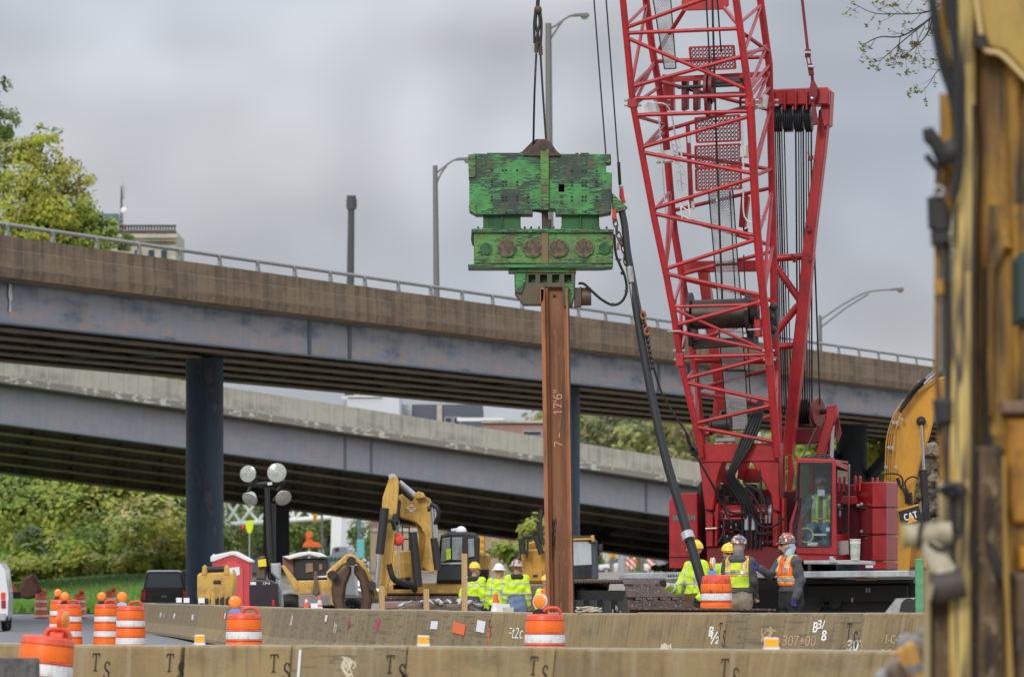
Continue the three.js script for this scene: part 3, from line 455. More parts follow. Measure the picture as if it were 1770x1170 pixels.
// far row: from the road's far bend to the yellow arm
const farJ = [[250, 168], [262, 163], [276, 158], [292, 152], [310, 147], [330, 141], [352, 134.5], [376, 128], [400, 122.5], [425, 117], [450, 111.5], [480, 105.5], [516, 99.5], [545, 95.5], [577, 92], [616, 89.6], [682, 87.6], [765, 85], [862, 82], [980, 79], [1112, 76], [1270, 73], [1505, 70], [1700, 67.5]];
const farTop = (px) => px < 480 ? lerp(1043, 1050, (px - 250) / 230) : px < 577 ? lerp(1050, 1052.5, (px - 480) / 97) : px < 980 ? lerp(1052.5, 1059.8, (px - 577) / 403) : 1059.8;
const farBase = ([px, D]) => { const p = P(px, farTop(px), D); p.y -= .81; return p; };
const farLabels = ['concrete barrier forming the far tip of the curving row by the pickup', , , , , , , , , , , 'barrier segment behind the flashing barrel with orange and white sheet', 'narrow pinkish barrier segment beside the orange white marker pair', 'narrow grey barrier segment carrying an orange and white marker pair', 'barrier segment with white sheet nailed at its end below the grapple', 'short barrier segment with a small painted bracket mark', 'barrier segment with pink spray scribbles in front of the mid excavator', 'barrier segment with one white sheet below the shorter stakes', 'barrier segment with orange sheet and white sheet and orange spray', 'barrier with white chalk writing partly hidden by the barrel with black light', 'plain streaked barrier below the rope coil and rusty pile', 'barrier segment with slim white scribble and TS behind the wrapped barrel', 'barrier with 307+00 chalked below the pointing worker', 'barrier with faint chalk lettering beside the big yellow arm'];
const far = [];
for (let i = 0; i < farJ.length - 1; i++) { const l = farLabels[i]; far.push(barrier(farBase(farJ[i]), farBase(farJ[i + 1]), l || 'plain concrete barrier segment in the receding curve of the rear row', { group: l ? undefined : 'receding curved barrier segments', m: i > 11 && i < 16 ? 1 : undefined })); }
const whiteInk = '#efece2', fAt = (px) => far[farJ.findIndex((q, i) => q[0] <= px && farJ[i + 1][0] > px)];
onBarrier(fAt(1240), tsPrint, 1248, .53, 'lettering', 1.1); onBarrier(fAt(1470), tsPrint, 1473, .52, 'lettering', 1.15); onBarrier(fAt(850), tsPrint, 849, .56, 'lettering', .9);
onBarrier(fAt(1232), inkText([['B', .32, .4, .5, .6], ['½', .66, .62, .62, .7]], whiteInk, 'bold #px sans-serif', .15, .36), 1233, .54);
onBarrier(fAt(1418), inkText([['B', .2, .4, .5, .62], ['3/', .54, .3, .42, .6], ['8', .78, .68, .5, .7]], whiteInk, 'bold #px sans-serif', .2, .36), 1418, .6);
onBarrier(fAt(1475), inkText([['307', .5, .5, .92, .7]], whiteInk, 'bold #px sans-serif', .24, .2), 1480, .42);
onBarrier(fAt(1380), inkText([['307+00', .5, .5, .85, .72]], '#c9a184', '#px sans-serif', .42, .2), 1382, .47);
onBarrier(fAt(890), inkText([['Ft2q', .5, .5, .8, .6]], whiteInk, '#px sans-serif', .2, .26), 892, .52);
onBarrier(fAt(1540), inkText([['I-C-24', .5, .28, .36, .7], ['T-S', .3, .74, .34, .7]], '#c8b48c', '#px sans-serif', .46, .36), 1548, .42);
const scrib = (col, seed, w, h) => print(w, h, (x, W, H) => { const r = rng(seed); x.strokeStyle = col; x.lineWidth = W * .05; for (let k = 0; k < 3; k++) { x.beginPath(); x.moveTo(W * r(), H * (.1 + .2 * r())); for (let i = 0; i < 4; i++) x.quadraticCurveTo(W * r(), H * r(), W * (.2 + .6 * r()), H * (.2 + .7 * r())); x.stroke(); } }, 128);
onBarrier(fAt(615), scrib('#b04a6a', 3, .12, .22), 627, .58, 'spray_mark'); onBarrier(fAt(650), scrib('#b04a6a', 5, .16, .3), 652, .58, 'spray_mark'); onBarrier(fAt(855), scrib('#d96a3c', 7, .1, .42), 856, .5, 'spray_mark');
onBarrier(fAt(1360), scrib('#b79a74', 9, .3, .3), 1330, .55, 'chalk_mark'); onBarrier(fAt(1130), scrib('#d9cdb4', 11, .3, .2), 1150, .35, 'chalk_mark');
plate(fAt(793), 793, .56, .19, .155, MT.orangeSheet, 'marker_sheet', -.06); plate(fAt(831), 831, .6, .12, .165, MT.paper, 'marker_sheet', -.05); plate(fAt(755), 754, .6, .10, .12, MT.paper); plate(fAt(570), 570, .66, .09, .1, MT.paper); plate(fAt(505), 504, .62, .09, .16, MT.orangeSheet); plate(fAt(514), 514.6, .6, .11, .16, MT.paper);
plate(fAt(384), 384, .6, .08, .12, MT.orangeSheet); plate(fAt(389), 390, .6, .09, .12, MT.paper); for (const x of [277, 291.5, 303.5]) plate(fAt(x), x, .52, .13, .13, MT.paper); plate(fAt(333), 332, .52, .2, .13, MT.paper);
for (const x of [302.5, 315.5, 341]) { const b = fAt(x), q = spot(b, x, .8), c = q.c.addScaledVector(b.n, -.09).setY(q.c.y + .12); new MB().box(c, .14, .12, .03).build('marker_sheet', MT.paper, b); }
{ const b = fAt(540), q = spot(b, 540, .8); new MB().box(q.c.addScaledVector(b.n, -.08).setY(q.c.y + .045), .115, .1, .03).build('marker_sheet', MT.paper, b); }
onBarrier(fAt(580), print(.1, .2, (x, W, H) => { x.strokeStyle = whiteInk; x.lineWidth = W * .14; x.beginPath(); x.moveTo(W * .2, H * .1); x.lineTo(W * .2, H * .9); x.moveTo(W * .8, H * .9); x.lineTo(W * .8, H * .3); x.lineTo(W * .45, H * .3); x.stroke(); }, 64), 579, .52, 'painted_bracket');
// near row along the lower edge of the picture
const nearJ = [[-300, 54], [-60, 52.6], [115, 51.6], [325, 50.9], [513, 50.5], [715, 49.9], [973, 48.9], [1310, 47.4], [1640, 45.6], [2050, 43.8]];
const nearLabels = ['front row barrier almost hidden behind the tilted barrel', 'front row barrier between the tilted barrel and the grey end block', 'front row barrier with TS and pale streaks beside the tilted barrel', 'front row barrier with two TS stencils and orange stains, holding a yellow marker', 'front row barrier with scribbled TS and dark horizontal stains', 'front row barrier with TS just below the barrel with black light', 'longest plain front row barrier with one TS near its end', 'front row barrier running up to the muddy hoses with a yellow marker', 'front row barrier hidden behind the muddy hoses and yellow arm'];
const near = []; for (let i = 0; i < nearJ.length - 1; i++) { const q = (k) => P(nearJ[k][0], PY, nearJ[k][1]).setY(0); near.push(barrier(q(i), q(i + 1), nearLabels[i], { m: i === 4 ? 1 : i % 2 ? 2 : 0 })); }
const nAt = (px) => near[nearJ.findIndex((q, i) => q[0] <= px && nearJ[i + 1][0] > px)];
for (const x of [174, 302, 484, 684, 932, 1262]) onBarrier(nAt(x), tsPrint, x, .615, 'lettering', .85);
onBarrier(nAt(690), scrib('#1d1a14', 21, .2, .26), 698, .5, 'spray_mark'); onBarrier(nAt(848), scrib('#8a3b2c', 23, .12, .16), 846, .42, 'spray_mark'); onBarrier(nAt(600), scrib('#cdc0a0', 25, .24, .3), 600, .62, 'chalk_mark');
for (const [x, mat] of [[517, MT.white]]) plate(nAt(x), x, .66, .022, .24, mat, 'white_strip');
for (const [x, w, b] of [[336, 17, 14], [719, 20, 15], [1318, 25, 17]]) { const t = nAt(x), q = spot(t, x, .815), s = F / -q.c.z, c = q.c.clone().addScaledVector(t.n, -.1); const m = new MB().box(c.clone().setY(c.y + .012), w / s * 1.1, .02, .09).box(c.clone().setY(c.y + .02 + b / s / 2), w / s, b / s, .05, 0, 0, x > 500 ? -.04 : 0, .006); m.build('delineator', MT.white, t); new MB().box(c.clone().add(V3(0, 0, .029)).setY(c.y + .018 + b / s / 2), w / s - .008, b / s - .018, .006, 0, 0, x > 500 ? -.04 : 0).build('amber_face', MT.amberSheet, t.children[t.children.length - 1]); }
{ const D = 44, a = P(-60, 1010, D).setY(0), b = P(66, 1010, D).setY(0); const t = thing('concrete_block', 'dark grey stained concrete barrier end in the bottom corner before the tilted barrel', 'barrier', a.clone().add(b).multiplyScalar(.5)); new MB().shape([[-.3, 0], [.3, 0], [.3, .08], [.14, .35], [.1, .79], [-.1, .79], [-.14, .35], [-.3, .08]], b.x - a.x, basis(V3(0, 0, -1), UP, V3(1, 0, 0), a), .015).build('body', M('dark stained concrete', { map: worn([.13, .125, .115], [.04, .038, .034], 1, [.5, 1.4], 97), roughness: .9, bumpMap: bumpFine, bumpScale: .01 }), t); }

// ------------------------------------------------------------------ traffic barrels with warning lights
const drumOrange = M('orange drum plastic', { map: worn([.80, .085, .018], [.55, .06, .02], .45, [.8, .8], 101), roughness: .42, clearcoat: .15 }), drumBright = M('orange retroreflective band', { map: worn([.96, .17, .012], [.86, .14, .012], .4, [.3, .3], 102), roughness: .38 }), drumWhite = M('white retroreflective band', { map: worn([.80, .79, .76], [.5, .47, .42], .45, [.4, .3], 103), roughness: .4 });
const lensMat = M('amber lens', { c: [.95, .27, .008], roughness: .2, clearcoat: .8, bumpMap: tex(64, 64, (u, v) => .5 + .5 * Math.sin(u * 25) * Math.sin(v * 25), [.09, .09], true), bumpScale: .003 });
const blueBase = M('blue plastic', { c: [.16, .30, .72], roughness: .45 }), redBase = M('red orange plastic', { c: [.70, .06, .03], roughness: .45 });
const drumR = (y) => lerp(.262, .222, y / .97);
function barrelBody(t, taper = 1) {
  const prof = [[.02, .0], [.30, 0], [.31, .03], [.27, .05]]; const bands = [[.06, .155], [.18, .31], [.335, .45], [.47, .60], [.625, .735], [.755, .895]];
  for (const [a, b] of bands) { const ra = drumR(a) * taper, rb = drumR(b) * taper; prof.push([ra + .012, a - .012], [ra, a], [rb, b], [rb + .012, b + .008]); }
  prof.push([.225, .90], [.222, .94], [.205, .965], [.06, .975], [0, .975]);
  new MB().lathe(prof, 32).build('drum', drumOrange, t, { local: true });
  bands.forEach(([a, b], i) => { const ra = drumR(a) + .003, rb = drumR(b) + .003; new MB().lathe([[ra - .01, a + .004], [ra, a + .006], [rb, b - .006], [rb - .01, b - .004]], 32).build('band', i % 2 ? drumBright : drumWhite, t, { local: true }); });
  const h = new MB(); h.path([V3(-.02, .96, -.02), V3(.0, 1.02, -.02), V3(.04, 1.035, -.02), V3(.15, 1.03, -.02), V3(.19, .965, -.02)], .02, 8); h.path([V3(-.02, .96, .07), V3(.0, 1.02, .07), V3(.04, 1.035, .07), V3(.15, 1.03, .07), V3(.19, .965, .07)], .02, 8); for (const g of h.g) { boxUV(g); place(g, 'handle', drumOrange, t, { local: true }); }
}
function warnLight(t, base, turn, x = -.12, o_rim) {
  const n = V3(Math.sin(turn), 0, Math.cos(turn)), c = V3(x, 1.115, .02), b = new MB(), side = V3(n.z, 0, -n.x);
  b.shape([[-.085, 0], [.085, 0], [.075, .035], [.03, .065], [-.03, .065], [-.075, .035]], .09, basis(side, UP, n, V3(x, .965, .02).addScaledVector(n, -.045)), .008);
  const bm = b.build('light_base', base, t, { local: true });
  new MB().disc(c, n, .09, .035, 24).build('light_rim', o_rim || drumOrange, t, { local: true });
  const m = new MB(); for (const s of [-1, 1]) m.sphere(c.clone().addScaledVector(n, s * .018), .083, 1, 1, 1, 16); const g = m.g.map((q) => q); for (const [i, q] of g.entries()) { const s = i ? 1 : -1, p = c.clone().addScaledVector(n, s * .018); q.translate(-p.x, -p.y, -p.z); q.applyMatrix4(new THREE.Matrix4().makeBasis(side, UP, n)); q.scale(1, 1, 1); const a = q.attributes.position; for (let k = 0; k < a.count; k++) { const v = V3(a.getX(k), a.getY(k), a.getZ(k)), d = v.dot(n); v.addScaledVector(n, -d * .68); a.setXYZ(k, v.x, v.y, v.z); } q.computeVertexNormals(); q.translate(p.x, p.y, p.z); }
  m.build('lens', lensMat, t, { local: true });
}
function barrel(label, px, D, o = {}) {
  const t = thing('traffic_barrel', label, 'traffic barrel', V3()); barrelBody(t); if (o.light !== false) warnLight(t, o.base || MT.blackPlastic, o.turn || 0, o.lx ?? -.12, o.rim);
  const p = P(px, PY, D); t.position.set(p.x, o.y ?? 0, p.z); t.rotation.set(o.tx || 0, o.ry || 0, o.tilt || 0); t.scale.setScalar(o.s || 1); if (o.group) t.userData.group = o.group; return t;
}
barrel('orange white barrel with black based light before the rusty pile', 942, 67.5, { turn: -.5, lx: -.055, y: .035, rim: drumWhite });
barrel('scuffed orange white barrel with blue based round light', 421, 76, { base: blueBase, lx: -.115 });
barrel('orange white barrel with open handle, front one of the close pair', 225, 97, { base: M('pale blue plastic', { c: [.45, .5, .75], roughness: .5 }), lx: -.14, s: 1.02 });
barrel('orange white barrel with black based light, rear one of the close pair', 183, 112, { lx: -.09 });
barrel('orange white barrel partly behind the tilted barrel', 119, 112, { lx: -.09 });
barrel('orange barrel mostly hidden behind the others, only its light and rim showing', 104, 125, { lx: -.06, y: .05 });
barrel('tilted orange barrel with amber light seen edge on in the bottom corner', 62, 48.5, { tilt: -.1, tx: -.03, turn: 1.25, base: redBase, lx: .11, y: -.05, s: 1.0 });
barrel('dull far barrel on the verge beside the rusty mound', 70, 228, { lx: .12, base: blueBase });
barrel('far barrel on the verge behind the partly hidden barrel', 137, 228, { lx: .05 });
barrel('far barrel on the verge peeking over the close pair', 190, 232, { lx: .14, y: .1 });

// ------------------------------------------------------------------ stakes, cones and other small things along the rear row
function stake(label, px, w, y0, D, y1 = 1100) { const a = P(px, y1, D), b = P(px - .5, y0, D); new MB().beam(a, b, w * D / F, .04, V3(1, 0, 0), .004).solo('wooden_stake', label, 'stake', MT.wood); }
stake('tall pale wooden stake beside the yellow hatted worker', 803, 10, 957, 90); stake('short wooden stake in front of the excavator grapple', 660, 10, 1013, 91); stake('short wooden stake before the excavator track', 737, 10, 1018, 90.5);
const coneO = M('orange cone plastic', { c: [.88, .09, .025], roughness: .5 });
function cone(label, px, y0, D, s = 1, white = 1) {
  const c = P(px, y0, D), h = .72 * s, t = thing('traffic_cone', label, 'cone', c.clone().setY(c.y - h)), r = (v) => lerp(.16, .025, v) * s, L = (a, b, k = 0) => [[r(a) + k, a * h], [r(b) + k, b * h]];
  new MB().box(V3(0, .015, 0), .36 * s, .03, .36 * s).lathe([...L(0, .98), [0, h]], 20).build('cone', coneO, t, { local: true });
  new MB().lathe(L(.52, .76, .003), 20).build('band', drumWhite, t, { local: true }); if (white > 1) new MB().lathe(L(.16, .42, .003), 20).build('band', drumWhite, t, { local: true }); return t;
}
cone('orange and white striped cone before the worker in blue jeans', 857, 1025, 86, .85, 2); cone('small orange topped cone near the grapple', 552, 1029, 130, .62, 2); cone('orange cone at the far side below the dozer blade', 529, 1031, 140, .4);
new MB().box(P(871, 1054, 84.5), .17, .17, .12).solo('white_block', 'bright white foam block beside the striped cone', 'block', MT.white);
new MB().box(P(878.5, 1058, 84), .14, .14, .1, .2).solo('cream_block', 'cream block resting half before the white block', 'block', M('cream block', { c: [.56, .53, .44], roughness: .8 }));
{ const b = new MB(), r = rng(61); for (let k = 0; k < 9; k++) { const pts = [], cx = 1020 + (r() - .5) * 22, cy = 1056 - r() * 5; for (let i = 0; i <= 9; i++) { const a = i / 9 * 6.28 + k; pts.push(P(cx + Math.cos(a) * (9 + 7 * r()), cy + Math.sin(a * 1.5 + k) * 2.6, 78.2 + Math.sin(a) * .1)); } b.path(pts, .009, 5, 40); } b.solo('rope_coil', 'tangled coil of pale rope lying on the barrier top beside the pile', 'rope', M('pale rope', { c: [.50, .44, .33], roughness: .9 })); }
{ const t = thing('steel_beam', 'brown steel beam lying behind the rear barriers below the crawler track', 'beam', P(1150, 1070, 83)), a = P(1089, 1058, 82.8), b = P(1330, 1060, 81), m = new MB(); m.beam(a.clone().add(V3(0, .05, 0)), b.clone().add(V3(0, .05, 0)), .3, .025); m.beam(a.clone().add(V3(0, -.12, 0)), b.clone().add(V3(0, -.12, 0)), .3, .025); m.beam(a.clone().add(V3(0, -.035, 0)), b.clone().add(V3(0, -.035, 0)), .03, .15); m.build('beam', MT.trackSteel, t); const s = new MB(); for (const x of [1110, 1200, 1310]) s.box(P(x, 1058, 82.2).setY(.43), .3, .78, .3); s.each('support', MT.wood, t); }
{ const t = thing('green_post', 'flat green steel post beside the yellow arm', 'post', P(1590, 1130, 83)); new MB().beam(P(1590.5, 1140, 83), P(1590, 966, 83), .115, .1, V3(1, 0, 0), .01).build('post', M('green post paint', { map: worn([.10, .34, .17], [.07, .22, .12], .6, [.5, 1], 105), roughness: .5 }), t); }
{ // people carriers and heaps at the far left edge
  const D = 250; new MB().px([[28, 1031], [38, 1000], [48, 994], [56, 991], [62, 1003], [68, 1020], [64, 1033], [44, 1036]], D, 1.2, .1).solo('rusty_mound', 'rust brown leaning steel plate heap on the verge', 'scrap heap', M('rusty scrap', { map: worn([.10, .045, .03], [.05, .025, .02], 1, [1, 1], 106), roughness: .9 }));
  const t = thing('warning_sign', 'fluorescent orange pennant sign behind the white van', 'sign', P(20, 1050, 215)); new MB().px([[16, 1028], [30, 1026], [21, 1007], [16, 1010]], 215, .02, 0).build('panel', MT.orangeSheet, t); new MB().cyl(P(17, 1062, 215.2), P(17, 1008, 215.2), .03).build('post', MT.black, t); new MB().box(P(28, 1029, 214), .3, .25, .2).build('sandbag', MT.black, t);
}
// ------------------------------------------------------------------ red crawler crane
const CF = frameAt(P(1280, 1040, 95), .19);
const cq = (x, y, w = 0) => LP(CF, x, y, w), bq = (x, y, w = 0) => LP(CF, x, y, w - (850 - y) * .00097);   // bq follows the leaning boom
const craneBase = P(1290, 1010, 95).setY(.1);
const crane = thing('crawler_crane', 'big red lattice boom crawler crane with glazed cab and stacked counterweights', 'crane', craneBase);
const at = (arr, y) => { let i = 1; while (i < arr.length - 1 && arr[i][1] < y) i++; const [x0, y0] = arr[i - 1], [x1, y1] = arr[i]; return lerp(x0, x1, (y - y0) / (y1 - y0)); };
const LF = [[1066, -90], [1077, 0], [1094, 178], [1112, 275], [1131, 376], [1152, 475], [1166, 550], [1176, 622], [1201, 725], [1213, 790]];
const RF = [[1266, -90], [1273, 0], [1297, 171], [1303, 290], [1309, 400], [1316, 475], [1322, 530], [1332, 640], [1339, 725], [1344, 790]];
const LB = [[1109, -90], [1117, 0], [1129, 92], [1147, 191], [1160, 342], [1166, 400], [1177, 465], [1186, 520], [1197, 600], [1206, 680], [1217, 790]];
const RB = [[1307, -90], [1315, 0], [1330, 110], [1333, 240], [1337, 400], [1338, 520], [1343, 640], [1347, 790]];
const WB = 1.9, chords = { LF: [LF, 0], RF: [RF, 0], LB: [LB, WB], RB: [RB, WB] }, on = (k, y) => bq(at(chords[k][0], y), y, chords[k][1]);
const boom = new MB().px([[1208, 768], [1347, 765], [1347, 798], [1208, 800]], 0, .5, .02, [], CF).px([[1208, 799], [1250, 797], [1240, 830], [1233, 882], [1219, 882], [1213, 830]], .02, .45, .02, [], CF).px([[1299, 797], [1347, 797], [1349, 885], [1336, 882], [1333, 856], [1325, 842]], .02, .45, .02, [], CF).build('boom', MT.red, crane); new MB().px([[1212, 768], [1345, 766], [1345, 790], [1212, 792]], 1.5, .4, .02, [], CF).build('foot_beam', MT.red, boom);
for (const k of ['LF', 'RF', 'LB', 'RB']) for (const [y0, y1] of [[-90, 176], [180, 790]]) { const m = new MB(), ys = [y0]; for (const [, y] of chords[k][0]) if (y > y0 + 5 && y < y1 - 5) ys.push(y); ys.push(y1); const r = k === 'RF' && y0 > 0 ? .07 : k === 'LF' ? .056 : .062; for (let i = 1; i < ys.length; i++) { m.cyl(on(k, ys[i - 1]), on(k, ys[i]), r, r, 12); if (i > 1) m.sphere(on(k, ys[i - 1]), r, 1, 1, 1, 12); } m.build('chord', MT.red, boom); }
const lace = (a, b, r = .034) => new MB().cyl(a, b, r, r, 10).build('lacing', MT.red, boom);
for (const [a, y0, b, y1, r] of [['LF', -46, 'RF', -60], ['LF', 48, 'RF', -22], ['LF', 57, 'RF', 49], ['LF', 65, 'RF', 156], ['LF', 150, 'RF', 96], ['LF', 170, 'RF', 164], ['LF', 199, 'RF', 192], ['LF', 255, 'RF', 200], ['LF', 263, 'RF', 300], ['LF', 361, 'RF', 307], ['LF', 369, 'RF', 408], ['LF', 465, 'RF', 413], ['LF', 473, 'RF', 511], ['LF', 530, 'RF', 526, .026], ['LF', 533, 'RF', 608, .026], ['LF', 562, 'RF', 520], ['LF', 573, 'RF', 606], ['LF', 617, 'RF', 613], ['LF', 655, 'RF', 616], ['LF', 661, 'RF', 694], ['LF', 732, 'RF', 700], ['LF', 738, 'RF', 764],
  ['LB', 106, 'RB', 98], ['LB', 140, 'RB', 190], ['LB', 225, 'RB', 172], ['LB', 262, 'RB', 293], ['LB', 364, 'RB', 324], ['LB', 372, 'RB', 425], ['LB', 474, 'RB', 434], ['LB', 482, 'RB', 520], ['LB', 590, 'RB', 545], ['LB', 622, 'RB', 624, .06], ['LB', 672, 'RB', 636], ['LB', 680, 'RB', 702], ['LB', 752, 'RB', 716]]) lace(on(a, y0), on(b, y1), r);
for (const [f, b, ys] of [['LF', 'LB', [[-60, 0], [44, 8], [150, 110], [165, 106], [182, 150], [200, 215], [258, 228], [366, 330], [468, 372], [532, 480], [617, 560], [658, 640], [735, 690], [742, 740]]], ['RF', 'RB', [[-30, -60], [40, 8], [92, 84], [100, 78], [156, 112], [168, 124], [196, 150], [290, 190], [304, 292], [410, 330], [510, 424], [606, 520], [616, 620], [696, 640], [760, 735]]]]) for (let i = 0; i < ys.length; i++) { lace(on(f, ys[i][0]), on(b, ys[i][1]), .03); if (i + 1 < ys.length && i % 2) lace(on(b, ys[i][1]), on(f, ys[i + 1][0]), .03); }
for (const k of ['LF', 'RF', 'LB', 'RB']) { const c = on(k, 178), m = new MB(); m.box(c, .16, .15, .12, -.19, 0, 0, .015); m.build('boom_joint', MT.red, boom); const p = new MB(); for (const dy of [-.035, .045]) p.cyl(c.clone().add(V3(-.14, dy, .02)), c.clone().add(V3(.14, dy, -.02)), .022, .022, 8); p.each('joint_pin', MT.galv, boom); }
for (const k of ['LF', 'RF']) { const c = on(k, 622); const p = new MB(); for (const y of [606, 622]) p.cyl(on(k, y).add(V3(-.1, 0, .02)), on(k, y).add(V3(.1, 0, -.02)), .02, .02, 8); p.each('joint_pin', MT.galv, boom); new MB().box(c, .13, .22, .13, -.19, 0, 0, .015).build('boom_joint', MT.red, boom); }
new MB().px([[1180, -30], [1258, -32], [1260, 8], [1252, 16], [1186, 18], [1178, 10]], .9, .06, .01, [], CF).build('gusset_plate', MT.red, boom);
for (const [a, b] of [[bq(1184, 16, 1), bq(1141, 84, 1.85)], [bq(1253, 14, 1), bq(1276, 42, .1)], [bq(1272, 48, .1), bq(1328, 88, 1.85)]]) lace(a, b, .036);
function meshPanel(c00, c10, c11, c01, nu, nv, r, mat, parent, name, frameMat) { // two families of slanting bars inside a frame; corners go round
  const p = (u, v) => c00.clone().lerp(c10, u).lerp(c01.clone().lerp(c11, u), v), m = new MB(), f = new MB();
  const seg = (u0, v0, u1, v1) => { const a = p(u0, v0), b = p(u1, v1); if (a.distanceTo(b) > .02) m.beam(a, b, r, r); };
  for (let k = -nv; k < nu; k++) for (const s of [0, 1]) { let u0 = k / nu, v0 = 0, u1 = (k + nv) / nu, v1 = 1; if (u0 < 0) { v0 = -k / nv; u0 = 0; } if (u1 > 1) { v1 = (nu - k) / nv; u1 = 1; } if (v1 > v0) s ? seg(1 - u0, v0, 1 - u1, v1) : seg(u0, v0, u1, v1); }
  for (let j = 1; j < nv; j++) m.beam(p(0, j / nv), p(1, j / nv), r * .8, r * .8);
  const q = [c00, c10, c11, c01]; for (let i = 0; i < 4; i++) f.beam(q[i], q[(i + 1) % 4], r * 2.2, r * 2.2); const o = f.build(name, frameMat || mat, parent); m.build('mesh_infill', mat, o); return o;
}
for (const q of [[[1192, 82], [1269, 79], [1272, 118], [1196, 121]], [[1202, 204], [1279, 199], [1280, 243], [1205, 246]], [[1202, 253], [1280, 249], [1281, 286], [1203, 290]], [[1203, 292], [1281, 288], [1282, 326], [1204, 329]]]) meshPanel(...q.map(([x, y]) => bq(x, y, 1.3)), 12, 6, .014, MT.redDark, boom, 'guard_panel', MT.red);
for (const [q, w, nu, nv] of [[[[1126, -20], [1158, -22], [1169, 118], [1149, 119]], 1.5, 4, 16], [[[1225, 330], [1267, 326], [1276, 455], [1236, 457]], 1.75, 4, 14], [[[1236, 458], [1276, 456], [1282, 520], [1241, 522]], 1.78, 4, 7], [[[1243, 566], [1284, 566], [1288, 640], [1248, 640]], 1.75, 4, 8], [[[1249, 641], [1289, 641], [1294, 742], [1258, 744]], 1.7, 4, 12]]) meshPanel(...q.map(([x, y]) => bq(x, y, w)), nu * 2, nv * 2, .009, MT.galv, boom, 'walkway', MT.black);
const wire = (pts, r = .014, mat = MT.rope, name = 'hoist_rope', parent = crane) => new MB().line(pts, r, 6).build(name, mat, parent);
wire([bq(1218, -60, .9), bq(1226, 90, 1), bq(1231, 180, 1.1)]); wire([bq(1230, -60, .7), bq(1238, 220, .7), bq(1249, 520, .75)], .018); wire([bq(1236, -60, .9), bq(1247, 90, 1)]); wire([bq(1262, 330, 1.4), bq(1272, 520, 1.4)], .012); wire([bq(1286, 440, 1.2), bq(1298, 700, 1.2)], .012);
{ // deflector sheaves half way up the boom
  const s = new MB(); s.cyl(bq(1172, 151, 1.1), bq(1284, 146, 1.1), .03, .03, 10); s.cyl(bq(1236, 143, 1.2), bq(1279, 141, 1.2), .07, .07, 12); s.cyl(bq(1200, 164, .9), bq(1282, 160, .9), .022, .022, 8); s.each('roller', MT.black, boom);
  for (const [x, y] of [[1222, 153], [1231, 150], [1224, 175]]) new MB().disc(bq(x, y, 1.15), CF.r, .26, .05, 20).build('sheave', MT.redDark, boom);
  for (const x of [1178, 1198, 1278]) new MB().px([[x, 132], [x + 9, 132], [x + 9, 186], [x, 190]], .95, .3, .01, [], CF).build('sheave_bracket', MT.redDark, boom);
  new MB().px([[1145, 128], [1164, 130], [1165, 190], [1148, 190]], 1.75, .2, .01, [], CF).build('gusset_plate', MT.red, boom); new MB().px([[1185, 215], [1192, 215], [1199, 355], [1191, 355]], 1.5, .08, .01, [], CF).build('strut', MT.red, boom);
  new MB().beam(bq(1164, 137, 1.5), bq(1330, 128, 1.5), .07, .09).build('strut', MT.red, boom);
}
{ // pale access steps, floodlights and ladder on the boom
  const lad = new MB(); for (const [x0, y0, x1, y1] of [[1160, 240, 1181, 385], [1174, 238, 1195, 383]]) lad.cyl(bq(x0, y0, .9), bq(x1, y1, .9), .016, .016, 6); for (let i = 0; i < 9; i++) lad.cyl(bq(1161 + i * 2.3, 248 + i * 15.5, .9), bq(1175 + i * 2.3, 256 + i * 15.5, .9), .011, .011, 5); lad.build('ladder', MT.whiteSteel, boom);
  for (const [p, m] of [[[[1136, 262], [1164, 258], [1169, 278], [1134, 281]], .3], [[[1280, 252], [1290, 250], [1291, 270], [1279, 272]], .3], [[[1112, 180], [1120, 175], [1132, 178], [1136, 194], [1108, 196]], .35], [[[1312, 164], [1325, 163], [1322, 185], [1302, 186], [1306, 178]], .3]]) new MB().px(p, .35, m, .012, [], CF).build('step_box', MT.whiteSteel, boom);
  const w = new MB(); w.path([bq(1132, 178, .4), bq(1150, 180, .5), bq(1160, 195, .6), bq(1168, 240, .8), bq(1180, 330, .9)], .014); w.path([bq(1139, 200, .7), bq(1146, 300, .8), bq(1152, 380, .9)], .012); w.path([bq(1283, 210, .6), bq(1286, 300, .6), bq(1290, 380, .6), bq(1310, 386, .6)], .013); w.path([bq(1300, 372, .9), bq(1325, 372, .9)], .012); w.path([bq(1300, 379, .9), bq(1325, 379, .9)], .012); w.build('handrail', MT.whiteSteel, boom);
  for (const [x, y] of [[1188, 233], [1237, 335], [1195, 348], [1160, 58]]) new MB().px([[x, y], [x + 5, y], [x + 6, y + 14], [x + 1, y + 14]], 1.0, .05, .006, [], CF).build('clip', MT.whiteSteel, boom);
}
